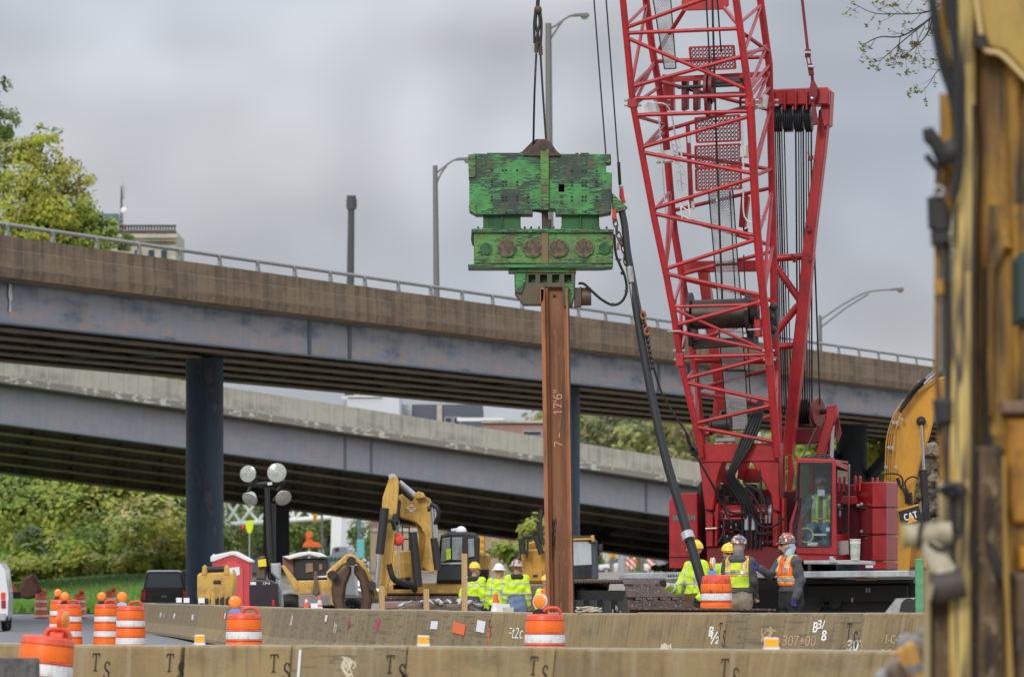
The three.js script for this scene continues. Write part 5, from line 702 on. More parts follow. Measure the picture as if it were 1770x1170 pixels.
{
  const up = new MB().px([[811, 267], [822, 265], [1056, 266], [1057, 281], [1048, 282], [1048, 297], [1058, 298], [1058, 340], [1057, 368], [1040, 371], [961, 371], [960, 362], [921, 362], [921, 371], [823, 371], [811, 364]], 0 + HD, .62, .012, [[[964, 317], [977, 317], [977, 333], [964, 333]]]).build('upper_housing', grn, ham);
  new MB().px([[809, 267], [822, 267], [822, 306], [810, 307]], HD - .03, .5, .006).px([[810, 355], [822, 354], [823, 371], [812, 364]], HD - .03, .5, .006).each('corner_plate', grnRust, up);
  new MB().px([[934, 256], [949, 256], [949, 363], [934, 363]], HD - .05, .06, .008).build('rib', grnRust, up);
  for (const [d, o] of [[-.04, 0], [.42, -9]]) new MB().px([[904 + o, 266], [912 + o, 261], [930 + o, 243], [936 + o, 240], [944 + o, 240], [951 + o, 244], [962 + o, 260], [969 + o, 266], [968 + o, 270], [905 + o, 270]], HD + d, .09, .012).build('lifting_plate', greaseBrown, up); new MB().cyl(hq(940, 254, -.06), hq(931, 254, .55), .06, .06, 16).build('lifting_pin', greaseBrown, up);
  const hole = new MB(); for (const [xs, ys] of [[[850, 869, 874.5, 894], [294, 314, 320, 340, 346]], [[988.5, 1007, 1012.5, 1031.5], [295, 314.5, 320.5, 340, 346.5]]]) for (const x of xs) for (const y of ys) hole.disc(hq(x, y, -.006), V3(0, 0, 1), .0165, .012, 10); for (const [x, y] of [[851, 367], [875, 367], [893, 367], [990, 366], [1012, 366], [1034, 366]]) hole.disc(hq(x, y, -.006), V3(0, 0, 1), .014, .012, 8); hole.build('bolt_hole', MT.blackPlastic, up, { kind: 'stuff' });
  for (const [x, y] of [[912.5, 338.5], [912.5, 348.5], [970.5, 338.5], [970.5, 348.5], [1053.5, 328]]) { new MB().disc(hq(x, y, -.012), V3(0, 0, 1), .024, .024, 6).build('bolt', greaseBrown, up); }
  new MB().box(hq(970, 325, .3), .2, .24, .02).build('recess_plate', MT.black, up);
  const tp = new MB(); for (const [x0, x1] of [[842, 898], [995, 1000], [1004, 1018]]) tp.px([[x0, 264], [x1, 264], [x1, 266.5], [x0, 266.5]], HD, .6, .004); tp.each('top_strip', greaseBrown, up);
  new MB().px([[1058, 333], [1064, 338], [1085, 358], [1080, 364], [1066, 366], [1059, 360]], HD + .05, .35, .012).build('side_bracket', grnRust, up);
  for (const [x0, x1] of [[835, 900], [971, 1036]]) { new MB().px([[x0, 370], [x1, 370], [x1, 392], [x1 + 4, 398], [x0 - 4, 398], [x0, 392]], HD + .1, .42, .012).build('spring_block', grnDark, ham); new MB().px([[(x0 + x1) / 2 - 1.5, 371], [(x0 + x1) / 2 + 1.5, 371], [(x0 + x1) / 2 + 1.5, 395], [(x0 + x1) / 2 - 1.5, 395]], HD + .07, .05, .004).build('seam', grnDark, ham); }
  new MB().px([[936, 362], [947, 362], [948, 379], [953, 380], [953, 394], [946, 397], [937, 397]], HD + .16, .1, .01).px([[921, 362], [936, 364], [936, 368], [925, 366]], HD + .1, .05, .005).build('center_strut', greaseBrown, ham);
  const low = new MB().px([[822, 396], [1059, 396], [1061, 401], [1060, 456], [819, 456], [819, 403]], HD - .02, .7, .012).build('gearbox', grnRust, ham);
  new MB().px([[816, 395], [1061, 396], [1061, 402], [816, 402]], HD - .07, .8, .008).px([[809, 456.5], [1060, 456.5], [1060, 461], [1040, 463], [809, 463]], HD - .08, .82, .008).each('flange', grn, low);
  new MB().px([[936, 402], [948, 402], [948, 456], [936, 456]], HD - .05, .04, .006).build('rib', M('rust streaked rib', { map: worn([.20, .13, .06], [.06, .15, .05], .9, [.3, .3], 138), roughness: .7 }), low);
  for (const [x, y, r] of [[876, 428, 17], [921, 428.5, 17], [965.5, 428.5, 17], [1010, 428, 17], [839, 429, 10.5], [1045, 429, 10.5]]) { const c = hq(x, y, -.035); const big = r > 12; const ring = new MB().add(new THREE.TorusGeometry(r / 116.3 * .94, .014, 8, 36), new THREE.Matrix4().setPosition(c)).build('cover_ring', grnRust, low); new MB().disc(c.clone().add(V3(0, 0, .004)), V3(0, 0, 1), r / 116.3 * .92, .03, 36).build('cover_disc', big ? discMat : grnDark, ring); const b = new MB(); for (let i = 0; i < 4; i++) b.disc(c.clone().add(V3(Math.cos(i * 1.57) * r / 145, Math.sin(i * 1.57) * r / 145, .02)), V3(0, 0, 1), .009, .012, 6); b.build('bolt', MT.black, ring); }
  const bt = new MB(), tb = rng(12); for (let x = 826; x < 1058; x += 13) if (tb() < .75) bt.box(hq(x + tb() * 4, 393.5, .05 + .3 * tb()), .03, .035, .03); bt.build('flange_bolt', grnDark, low, { kind: 'stuff' }); new MB().px([[815, 396], [819, 396], [819, 424], [816, 422], [814, 414]], HD + .05, .3, .008).build('side_cable_box', MT.black, low);
  new MB().px([[878, 463], [996, 463], [996, 471], [879, 471]], HD + .0, .5, .008).build('clamp_flange', grnRust, ham);
  const cl = new MB().px([[889, 471], [995, 471], [994, 510], [990, 530], [975, 531], [972, 497], [940, 497], [936, 527], [905, 527], [890, 508]], HD + .02, .42, .012, [[[912, 473], [927, 473], [927, 490], [912, 490]], [[932, 473], [947, 473], [947, 490], [932, 490]], [[953, 473], [969, 473], [969, 490], [953, 490]], [[974, 473], [989, 473], [989, 490], [974, 490]]]).build('clamp_body', M('clamp steel', { map: worn([.13, .085, .05], [.05, .09, .045], 1, [.5, .5], 139), roughness: .6 }), ham);
  new MB().px([[891, 472], [910, 472], [908, 490], [902, 508], [891, 506]], HD - .005, .05, .008).px([[976, 492], [993, 490], [992, 512], [986, 528], [978, 528]], HD - .005, .05, .008).each('clamp_cheek', grn, cl); for (const x of [912, 932, 953, 974]) new MB().px([[x + 1, 473], [x + 14, 473], [x + 14, 490], [x + 1, 490]], HD + .16, .1, .006).build('pocket', grnDark, cl);
  new MB().px([[934, 499], [941, 499], [940, 518], [936, 526], [933, 524]], HD - .08, .1, .008).build('clamp_jaw', MT.rustEdge, cl);
  const cy = new MB(); cy.cyl(hq(994, 513, .22), hq(1022, 512.5, .22), .135, .135, 24); cy.cyl(hq(1002, 513, .22), hq(1005, 513, .22), .15, .15, 24); cy.px([[993, 500], [1005, 496], [1005, 530], [993, 531]], HD + .05, .3, .01); cy.build('clamp_cylinder', M('brown cylinder', { map: worn([.12, .08, .06], [.06, .045, .04], .9, [.4, .4], 140), roughness: .45, metalness: .25 }), ham);
  new MB().path([hq(1000, 490, .1), hq(1008, 490, .1), hq(1022, 502, .05), hq(1042, 519, .05), hq(1060, 527, .05), hq(1074, 522, .05), hq(1083, 505, .05), hq(1081, 480, .03), hq(1072, 458, .02), hq(1065, 440, .02), hq(1062, 405, .02)], .02, 8, 60).build('jaw_hose', MT.rubber, ham); const ct = new MB(); for (const [x, y] of [[1059, 526.5], [1083, 503], [1076, 472]]) ct.box(hq(x, y, .05), .05, .045, .05, 0, 0, .4); ct.px([[1063, 447], [1075, 447], [1070, 455]], HD + .0, .06, .004); ct.build('hose_clamp', MT.black, ham);
}
{ // rusty H pile held by the clamp, standing to the ground
  const t = thing('steel_pile', 'tall rusty steel pile with chalked figures held upright by the green hammer', 'pile', P(958, 1010, HD).setY(.1)), ya = 498, yb = 1140, q = (x, y, d) => hq(x, y, d), lean = (y) => (y - 498) * .0165;
  const web = new MB(); web.beam(q(961 + lean(ya), ya, .13), q(961 + lean(yb), yb, .13), .36, .02, V3(1, 0, 0)); web.build('web', MT.rust, t);
  for (const [x, w] of [[938, .055], [979.5, .03]]) for (const s of [0]) { const f = new MB(); f.beam(q(x + lean(ya), ya, .13), q(x + lean(yb), yb, .13), w, .42, V3(1, 0, 0)); f.build('flange', MT.rustEdge, t); }
  const lip = new MB(); lip.beam(q(944 + lean(ya), ya, .09), q(944 + lean(yb), yb, .09), .05, .08, V3(1, 0, 0)); lip.beam(q(976 + lean(ya), ya, .1), q(976 + lean(yb), yb, .1), .03, .06, V3(1, 0, 0)); lip.each('fillet', MT.rustEdge, t); new MB().beam(q(982.5 + lean(ya), ya, .1), q(982.5 + lean(yb), yb, .1), .02, .36, V3(1, 0, 0)).build('flange_edge', MT.black, t);
  new MB().disc(q(958.5, 512, .118), V3(0, 0, 1), .026, .01, 16).build('lifting_hole', MT.blackPlastic, t);
  const chalk = inkText([["17'6\"", .5, .5, .95, .95]], '#e2a58a', '#px sans-serif', .40, .19), c1 = q(961 + lean(695), 695, .112); decal(chalk, c1, V3(0, 1, 0), V3(-1, 0, 0), 'chalk_figures', t); const ch2 = inkText([['7 –', .5, .5, 1, 1]], '#e2a58a', '#px sans-serif', .38, .17), c2 = q(961 + lean(760), 760, .112); decal(ch2, c2, V3(0, 1, 0), V3(-1, 0, 0), 'chalk_figures', t);
  const sc = scrib('#1c0f0a', 41, .12, .9); decal(sc, q(957, 930, .113), V3(1, 0, 0), UP, 'scrape_mark', t);
}
{ // slings, cables, chains and the big hose
  const t = thing('lifting_sling', 'pair of steel wire slings joined above the green hammer', 'sling', P(931, 90, HD)), m = new MB();
  m.path([hq(930, -30), hq(930, 0), hq(929, 14)], .03, 8); m.path([hq(926, 14), hq(923.5, 40), hq(924, 75)], .022, 6); m.path([hq(928, 18), hq(926, 40), hq(930, 60), hq(934, 85)], .022, 6); m.path([hq(931, 18), hq(933, 40), hq(929, 60), hq(926, 82)], .022, 6); m.path([hq(933, 14), hq(936, 40), hq(934.5, 80)], .022, 6); m.path([hq(927, 92), hq(924, 160), hq(922, 250, .4)], .018, 6); m.path([hq(934.5, 95), hq(939, 170), hq(944, 243)], .018, 6); m.build('wire', MT.rope, t);
  const f = new MB(); f.cyl(hq(927.3, 74), hq(927.2, 91), .032, .032, 10); f.cyl(hq(934.3, 80), hq(934.8, 95), .032, .032, 10); f.sphere(hq(930, 17), .06, 1, 1.2, 1, 10); f.each('ferrule', greaseBrown, t); const e = new MB(); e.add(new THREE.TorusGeometry(.02, .006, 6, 14), new THREE.Matrix4().setPosition(hq(922.5, 80))); e.box(hq(922.5, 86), .018, .06, .012); e.build('tag_ring', MT.galv, t);
  new MB().line([hq(1024, -40, 1), hq(1036, 120, 1), hq(1047.5, 268, .8)], .013).solo('hoist_cable', 'thin dark cable running down behind the hammer top corner', 'cable', MT.rope);
  const c2 = thing('hoist_cable', 'thin dark cable ending in a red socket above the black hose', 'cable', P(1060, 160, HD)); new MB().line([hq(1045, -40, .6), hq(1060, 160, .6), hq(1071.5, 316, .6)], .013).cyl(hq(1069.5, 280, .6), hq(1072, 320, .6), .024, .024, 8).build('wire', MT.rope, c2); const sk = new MB(); sk.px([[1071, 325], [1078, 326], [1079, 338], [1082, 350], [1076, 350], [1071, 340]], HD + .4, .12, .01); sk.build('socket', M('red shackle paint', { c: [.55, .03, .025], roughness: .5 }), c2); new MB().sphere(hq(1074, 323, .5), .035, 1, 1, 1, 8).build('shackle', MT.galv, c2);
  const ch = thing('chain', 'rusty chain with red hook hanging beside the hammer hose', 'chain', P(1070, 430, HD)), pts = [[1064, 386], [1066, 398], [1070, 408], [1076, 418], [1078, 430], [1080, 442], [1082, 452], [1085, 462]]; pts.forEach(([x, y], i) => new MB().add(new THREE.TorusGeometry(.042, .013, 6, 14), new THREE.Matrix4().compose(hq(x, y, .0), new THREE.Quaternion().setFromEuler(new THREE.Euler(0, i % 2 ? 1.3 : .3, .25)), V3(.8, 1.5, 1))).build('link', MT.trackSteel, ch)); new MB().px([[1059, 362], [1065, 360], [1066, 374], [1068, 380], [1062, 386], [1058, 378]], HD, .08, .01).build('hook', M('red hook paint', { c: [.5, .05, .02], roughness: .5 }), ch); new MB().px([[1065, 408], [1075, 412], [1078, 424], [1072, 424], [1068, 416]], HD - .05, .06, .008).build('tensioner', MT.trackSteel, ch); new MB().px([[1067, 420], [1070, 420], [1071, 432], [1066, 432]], HD - .05, .03, .004).build('tag', MT.rustEdge, ch);
  const hs = thing('hydraulic_hose_bundle', 'thick black hydraulic hose bundle sweeping from hammer down to workers', 'hose', P(1213, 1040, 82.6).setY(.3)); const hp = (x, y) => P(x, y, lerp(86.2, 82.9, (y - 350) / 700));
  [[0, .045, 0], [4, .042, .05], [-3.5, .038, .045]].forEach(([o, r, d]) => new MB().path([[1071, 352], [1078, 385], [1083, 430], [1092, 490], [1103, 560], [1117, 640], [1134, 725], [1152, 800], [1171, 865], [1190, 930], [1206, 985], [1222, 1040], [1232, 1085]].map(([x, y]) => { const k = lerp(.35, 1.05, clamp((y - 350) / 600)); return hp(x + o * k + 1, y).add(V3(0, 0, -d)); }), r, 10, 90).build('hose', MT.rubber, hs));
  const ff = new MB(); ff.cyl(hp(1088, 463), hp(1092, 490), .055, .05, 12); ff.cyl(hp(1092, 492), hp(1097, 524), .042, .034, 12); ff.build('coupling', M('dull steel coupling', { map: worn([.32, .31, .28], [.12, .11, .1], .9, [.2, .2], 141), roughness: .4, metalness: .5 }), hs); new MB().cyl(hp(1187.5, 921).add(V3(0, 0, .0)), hp(1191.5, 933).add(V3(0, 0, .0)), .092, .092, 18).build('band_clamp', MT.galv, hs);
  const rp = new MB(), rr = rng(3); for (let y = 545; y < 640; y += 9) rp.sphere(hp(1107 + (y - 545) * .17 + 6, y), .03, 1, 1.3, 1, 7); rp.path([hp(1082, 400), hp(1095, 470), hp(1104, 520), hp(1112, 560)], .022, 6); rp.build('lashing', MT.rope, hs); for (const [x, y] of [[1109, 545], [1113, 556], [1117, 572]]) new MB().add(new THREE.TorusGeometry(.045, .015, 6, 14), new THREE.Matrix4().compose(hp(x + 3, y).add(V3(0, 0, .08)), new THREE.Quaternion().setFromEuler(new THREE.Euler(.3, y * .5, .3)), V3(1, 1.3, 1))).build('shackle', MT.rustEdge, hs);
  const tl = thing('tag_line', 'slack dark wire tag line running from the hose to the crane foot', 'wire', P(1198, 775, 88)), tm = new MB(); tm.path([hp(1117, 580), P(1140, 668, 86.5), P(1165, 715, 88), P(1188, 750, 89), P(1198, 778, 90), P(1214, 806, 92)], .017, 6, 40); tm.path([P(1186, 748, 89), P(1190, 765, 89.5), P(1198, 779, 90)], .015, 6); tm.path([P(1198, 778, 90), P(1222, 820, 92.5), P(1236, 846, 93.5), P(1252, 880, 94), P(1266, 905, 94)], .02, 6, 30); tm.build('wire', MT.rope, tl); const kn = new MB(); for (let i = 0; i < 4; i++) kn.add(new THREE.TorusGeometry(.05, .016, 6, 14), new THREE.Matrix4().compose(P(1199 + i % 2 * 3, 777 + i * 2, 89.9), new THREE.Quaternion().setFromEuler(new THREE.Euler(i, i * 2, i)), V3(1, 1, 1))); kn.build('knot', MT.rope, tl);
}
// ------------------------------------------------------------------ people: continuous bodies from distance fields, meshed by surface nets
function netMesh(f, lo, hi, cell) {
  const n = [0, 1, 2].map((k) => Math.max(3, Math.ceil((hi.getComponent(k) - lo.getComponent(k)) / cell) + 1)), [nx, ny, nz] = n, F0 = new Float32Array(nx * ny * nz), id = (i, j, k) => i + nx * (j + ny * k);
  for (let k = 0; k < nz; k++) for (let j = 0; j < ny; j++) for (let i = 0; i < nx; i++) F0[id(i, j, k)] = f(lo.x + i * cell, lo.y + j * cell, lo.z + k * cell);
  const vi = new Int32Array(nx * ny * nz).fill(-1), vp = [], out = [], nor = [];
  const ed = [[0, 1], [2, 3], [4, 5], [6, 7], [0, 2], [1, 3], [4, 6], [5, 7], [0, 4], [1, 5], [2, 6], [3, 7]];
  for (let k = 0; k < nz - 1; k++) for (let j = 0; j < ny - 1; j++) for (let i = 0; i < nx - 1; i++) {
    const v = []; let m = 0; for (let c = 0; c < 8; c++) { v[c] = F0[id(i + (c & 1), j + (c >> 1 & 1), k + (c >> 2))]; if (v[c] < 0) m++; }
    if (m === 0 || m === 8) continue; let x = 0, y = 0, z = 0, e = 0;
    for (const [a, b] of ed) if ((v[a] < 0) !== (v[b] < 0)) { const t = v[a] / (v[a] - v[b]); x += lerp(a & 1, b & 1, t); y += lerp(a >> 1 & 1, b >> 1 & 1, t); z += lerp(a >> 2, b >> 2, t); e++; }
    vi[id(i, j, k)] = vp.length / 3; vp.push(lo.x + (i + x / e) * cell, lo.y + (j + y / e) * cell, lo.z + (k + z / e) * cell);
  }
  const h = cell * .6, N = (a) => { const x = vp[a * 3], y = vp[a * 3 + 1], z = vp[a * 3 + 2]; return V3(f(x + h, y, z) - f(x - h, y, z), f(x, y + h, z) - f(x, y - h, z), f(x, y, z + h) - f(x, y, z - h)).normalize(); }, cache = [];
  const quad = (a, b, c, d, flip) => { if (a < 0 || b < 0 || c < 0 || d < 0) return; for (const q of flip ? [a, c, b, a, d, c] : [a, b, c, a, c, d]) { out.push(vp[q * 3], vp[q * 3 + 1], vp[q * 3 + 2]); const m = cache[q] || (cache[q] = N(q)); nor.push(m.x, m.y, m.z); } };
  for (let k = 1; k < nz - 1; k++) for (let j = 1; j < ny - 1; j++) for (let i = 1; i < nx - 1; i++) {
    const s = F0[id(i, j, k)] < 0;
    if (s !== F0[id(i + 1, j, k)] < 0) quad(vi[id(i, j - 1, k - 1)], vi[id(i, j, k - 1)], vi[id(i, j, k)], vi[id(i, j - 1, k)], !s);
    if (s !== F0[id(i, j + 1, k)] < 0) quad(vi[id(i - 1, j, k - 1)], vi[id(i - 1, j, k)], vi[id(i, j, k)], vi[id(i, j, k - 1)], !s);
    if (s !== F0[id(i, j, k + 1)] < 0) quad(vi[id(i - 1, j - 1, k)], vi[id(i, j - 1, k)], vi[id(i, j, k)], vi[id(i - 1, j, k)], !s);
  }
  const g = new THREE.BufferGeometry(); g.setAttribute('position', new THREE.BufferAttribute(new Float32Array(out), 3)); g.setAttribute('normal', new THREE.BufferAttribute(new Float32Array(nor), 3)); return g;
}
function capD(x, y, z, c) { const { ax, ay, az, dx, dy, dz, l2, r0, r1 } = c, t = Math.min(1, Math.max(0, ((x - ax) * dx + (y - ay) * dy + (z - az) * dz) / l2)), u = x - ax - dx * t, v = y - ay - dy * t, w = z - az - dz * t; return Math.sqrt(u * u + v * v * (1) + w * w) - (r0 + (r1 - r0) * t); }
const cap = (a, b, r0, r1 = r0) => { const d = b.clone().sub(a); return { ax: a.x, ay: a.y, az: a.z, dx: d.x, dy: d.y, dz: d.z, l2: Math.max(1e-6, d.lengthSq()), r0, r1 }; };
const smin = (a, b, k) => { const h = Math.max(k - Math.abs(a - b), 0) / k; return Math.min(a, b) - h * h * k * .25; };
const field = (caps, k, grow = 0) => (x, y, z) => { let d = 1e3; for (const c of caps) d = smin(d, capD(x, y, z, c), k); return d - grow; };
const bounds = (caps, pad) => { const lo = V3(1e3, 1e3, 1e3), hi = V3(-1e3, -1e3, -1e3); for (const c of caps) for (const t of [0, 1]) { const p = V3(c.ax + c.dx * t, c.ay + c.dy * t, c.az + c.dz * t), r = Math.max(c.r0, c.r1) + pad; lo.min(p.clone().subScalar(r)); hi.max(p.clone().addScalar(r)); } return [lo, hi]; };
const squash = (f, c, sx, sy, sz) => (x, y, z) => f(c.x + (x - c.x) / sx, c.y + (y - c.y) / sy, c.z + (z - c.z) / sz) * Math.min(sx, sy, sz);
const cloth = (n, c, d, o = {}) => M(n, { map: worn(c, d, .7, [.5, .5], 150 + n.length * 7 + Math.round(c[0] * 50)), roughness: .9, bumpMap: bumpCloth, bumpScale: .02, ...o });
const skinM = M('weathered skin', { c: [.42, .22, .145], roughness: .55 }), lime = cloth('lime fluorescent cloth', [.62, .86, .04], [.42, .62, .04]), limeVest = cloth('lime mesh vest', [.60, .80, .06], [.45, .6, .06]), orangeVest = cloth('orange fluorescent vest', [.92, .15, .03], [.72, .1, .03]), silver = M('grey reflective tape', { c: [.46, .47, .46], roughness: .35, metalness: .25 }), yellowTape = M('yellow tape', { c: [.75, .85, .12], roughness: .6 }), orangeTape = M('orange tape', { c: [.95, .22, .06], roughness: .6 });
const greyHood = cloth('dark grey sweatshirt', [.085, .085, .088], [.05, .05, .052]), jeans = cloth('blue denim', [.16, .23, .36], [.09, .13, .22]), darkJeans = cloth('dark work trousers', [.06, .075, .1], [.035, .04, .05]), khaki = cloth('khaki camouflage trousers', [.32, .27, .20], [.17, .145, .10]), brownDuck = cloth('brown canvas trousers', [.13, .075, .04], [.07, .04, .025]), blackCloth = cloth('black trousers', [.022, .021, .022], [.014, .014, .014]), glove = cloth('black work glove', [.02, .02, .021], [.035, .033, .03]), blueGlove = cloth('blue rubber glove', [.04, .05, .20], [.02, .025, .09]);
const hatY = M('yellow hard hat', { c: [.85, .58, .01], roughness: .3, clearcoat: .4 }), hatW = M('white hard hat', { c: [.72, .71, .66], roughness: .35, clearcoat: .3 });
const stickers = (seed, base) => M('stickered hard hat', { map: tex(128, 128, (u, v) => { const r = rng(seed); let c = base; for (let i = 0; i < 26; i++) { const x = r(), y = r(), w = .05 + .1 * r(), h = .04 + .08 * r(), k = r(), col = [[.6, .58, .55], [.5, .05, .05], [.05, .05, .06], [.7, .4, .1], [.08, .1, .2], [.55, .5, .42]][Math.floor(k * 6)]; if (Math.abs(u - x) < w && Math.abs(v - y) < h) c = col; } return c; }, [.26, .22]), roughness: .35, clearcoat: .3 });
const hatA = stickers(5, [.16, .075, .06]), hatB = stickers(9, [.20, .08, .07]), hatM = M('maroon and white hard hat', { map: tex(64, 64, (u, v) => fbm(u * 6, v * 6, 7, 3, 6, 6) > .52 ? [.5, .4, .4] : [.20, .06, .06], [.25, .2]), roughness: .4 });
const shades = M('dark safety glasses', { c: [.008, .008, .009], roughness: .12, clearcoat: .6 });
function handGeo(wrist, dir, palmN, side, curl, pointing) { // dir: towards the fingertips, palmN: out of the palm, side: towards the thumb
  const caps = [], q = (d, s, p) => wrist.clone().addScaledVector(dir, d).addScaledVector(side, s).addScaledVector(palmN, p);
  for (const s of [-.030, -.01, .010, .030]) caps.push(cap(q(.0, s * .6, 0), q(.085, s, 0), .017, .014));
  [[.031, .072], [.011, .080], [-.010, .074], [-.030, .058]].forEach(([s, L], i) => { const c = pointing && i === 0 ? .05 : curl * (1 + i * .08); let p = q(.088, s, 0), a = c * .5; for (const k of [.45, .32, .23]) { const n = p.clone().addScaledVector(dir, Math.cos(a) * L * k).addScaledVector(palmN, Math.sin(a) * L * k); caps.push(cap(p, n, .0105, .009)); p = n; a += c; } });
  const t0 = q(.022, .03, .008), t1 = q(.058, .058, .016), t2 = q(.088, .062 - curl * .02, .022 + curl * .02); caps.push(cap(t0, t1, .014, .012), cap(t1, t2, .012, .0095));
  const [lo, hi] = bounds(caps, .012); return netMesh(field(caps, .012), lo, hi, .006);
}
function person(label, o) {
  const t = thing('person', label, 'person', o.pos, { rotY: o.yaw || 0 }), H = o.h || 1.78, s = H / 1.78, J = {}, v = (x, y, z) => V3(x, y, z).multiplyScalar(s), lean = o.lean || 0, sit = o.sit;
  const hipY = sit ? .52 : .93; J.pel = v(0, hipY + .03, 0); J.chest = v(0, hipY + .33, lean * .35); J.neck = v(0, hipY + .56, lean * .6); J.head = v(0, hipY + .705, lean * .75 + .015);
  for (const [k, x] of [['L', 1], ['R', -1]]) {
    J['hip' + k] = v(.095 * x, hipY, 0); J['kn' + k] = sit ? v(.13 * x, .50, .44) : v(.115 * x, .50, .03 + (o.step || 0) * x); J['an' + k] = sit ? v(.13 * x, .09, .46) : v(.13 * x, .09, -.01 + (o.step || 0) * 1.6 * x); J['toe' + k] = J['an' + k].clone().add(v(.03 * x, -.045, .17));
    J['sh' + k] = v(.165 * x, hipY + .485, lean * .5); const a = (o.arms || {})[k]; J['el' + k] = a ? v(...a[0]) : v(.215 * x, hipY + .21, lean * .3 - .03); J['wr' + k] = a ? v(...a[1]) : v(.225 * x, hipY - .03, lean * .2 + .06);
  }
  const C = (a, b, r0, r1) => cap(J[a], J[b], r0 * s, (r1 ?? r0) * s), P2 = (x, y, z) => v(x, hipY + y, z);
  const torso = [cap(P2(.045, .02, 0), P2(.05, .3, lean * .3), .105 * s, .112 * s), cap(P2(-.045, .02, 0), P2(-.05, .3, lean * .3), .105 * s, .112 * s), cap(P2(.065, .36, lean * .4), P2(.045, .43, lean * .45), .108 * s, .085 * s), cap(P2(-.065, .36, lean * .4), P2(-.045, .43, lean * .45), .108 * s, .085 * s), cap(J.shL, J.shR, .052 * s)];
  const arms = ['L', 'R'].flatMap((k) => [C('sh' + k, 'el' + k, .053, .041), C('el' + k, 'wr' + k, .040, .031)]), legs = ['L', 'R'].flatMap((k) => [C('hip' + k, 'kn' + k, .092, .066), C('kn' + k, 'an' + k, .062, .045)]);
  const neck = [C('chest', 'neck', .06, .056), cap(J.neck, J.head.clone().add(v(0, -.03, 0)), .056 * s, .056 * s)], hd = J.head, hy = o.look || 0, fw = V3(Math.sin(hy), -.05, Math.cos(hy)), sd = V3(Math.cos(hy), 0, -Math.sin(hy)), hp = (x, y, z) => hd.clone().addScaledVector(sd, x * s).addScaledVector(fw, z * s).add(v(0, y, 0));
  const skull = [cap(hp(0, .055, -.022), hp(0, .05, .02), .086 * s, .08 * s), cap(hp(0, -.02, .03), hp(0, -.07, .055), .066 * s, .042 * s), cap(hp(.03, -.02, .03), hp(.022, -.06, .05), .045 * s, .03 * s), cap(hp(-.03, -.02, .03), hp(-.022, -.06, .05), .045 * s, .03 * s), cap(hp(0, .02, .098), hp(0, -.018, .116), .010 * s, .017 * s), cap(hp(.083, .02, -.012), hp(.08, -.015, -.006), .014 * s, .01 * s), cap(hp(-.083, .02, -.012), hp(-.08, -.015, -.006), .014 * s, .01 * s), cap(hp(.02, -.05, .092), hp(-.02, -.05, .092), .011 * s)];
  const hands = ['L', 'R'].map((k) => { const d = J['wr' + k].clone().sub(J['el' + k]).normalize(), ref = Math.abs(d.y) > .75 ? V3(0, 0, 1) : UP, x = k === 'L' ? 1 : -1, side = ref.clone().addScaledVector(d, -ref.dot(d)).normalize(), pn = V3().crossVectors(d, side).multiplyScalar(-x).normalize(); return handGeo(J['wr' + k], d, pn, side, o.open?.[k] ? .18 : o.point === k ? .9 : .62, o.point === k); });
  const body = [...torso, ...arms, ...legs, ...neck, ...['L', 'R'].map((k) => C('an' + k, 'toe' + k, .045, .035))], [lo, hi] = bounds(body, .09), bg = netMesh(field(body, .05 * s), lo, hi, .026), [hl, hh] = bounds(skull, .03), hg = netMesh(field(skull, .02 * s), hl, hh, .0095);
  const parts = [bg, hg]; if (!o.glove) parts.push(...hands);
  const addG = (g, name, mat, par = t) => { boxUV(g); return place(g, name, mat, par, { local: true }); };
  addG(mergeGeometries(parts, false), 'body', skinM);
  if (o.glove) { const cu = ['L', 'R'].map((k) => { const d = J['wr' + k].clone().sub(J['el' + k]).normalize(), c = [cap(J['wr' + k].clone().addScaledVector(d, -.12), J['wr' + k].clone().addScaledVector(d, .02), .052, .034)], [a, b] = bounds(c, .02); return netMesh(field(c, .01), a, b, .012); }); ['L', 'R'].forEach((k, i) => addG(mergeGeometries([hands[i], cu[i]], false), 'glove', o.glove)); }
  const jk = [...torso, ...arms], hem = hipY - (o.hem ?? .1), [jl, jh] = bounds([...jk, ...legs.slice(0, 1)], .13); const hips = [cap(P2(.06, .02, 0), P2(.075, -.1, 0), .12 * s, .12 * s), cap(P2(-.06, .02, 0), P2(-.075, -.1, 0), .12 * s, .12 * s)];
  const fold = (x, y, z) => .006 * Math.sin(y * 38 + Math.sin(x * 14) * 2 + z * 11) + .004 * Math.sin(x * 31 + y * 17), g = o.puff || .024, top0 = field([...jk, ...hips], .05 * s, g), tT = field([...torso, ...hips], .05 * s, g), tA = field(arms, .03, g), top = (x, y, z) => smin(Math.max(tT(x, y, z), hem * s - y), tA(x, y, z), .05) + fold(x, y, z);
  const jl2 = jl.clone(); jl2.y = Math.min(hem * s, J.wrL.y, J.wrR.y) - .12; addG(netMesh(top, jl2, jh.clone().addScalar(.03), .017), 'jacket', o.jacket);
  const tr0 = field([...hips, ...legs, ...(sit ? [] : torso.slice(0, 2))], .04 * s, .014), [tl, th] = bounds([...legs, ...hips, torso[0]], .1); addG(netMesh((x, y, z) => Math.max(tr0(x, y, z) + fold(z, y, x) * .8, y - (hipY + (sit ? .12 : .26)) * s, .06 * s - y), tl, th, .018), 'trousers', o.trousers);
  for (const k of ['L', 'R']) { const c = [C('an' + k, 'toe' + k, .055, .043), cap(J['an' + k], J['an' + k].clone().add(v(0, .12, 0)), .058 * s, .062 * s)], [a, b] = bounds(c, .03); addG(netMesh((x, y, z) => Math.max(field(c, .03)(x, y, z), .004 - y), a.setY(-.02), b, .013), 'boot', o.boot || brownDuck); }
  let base = top0;
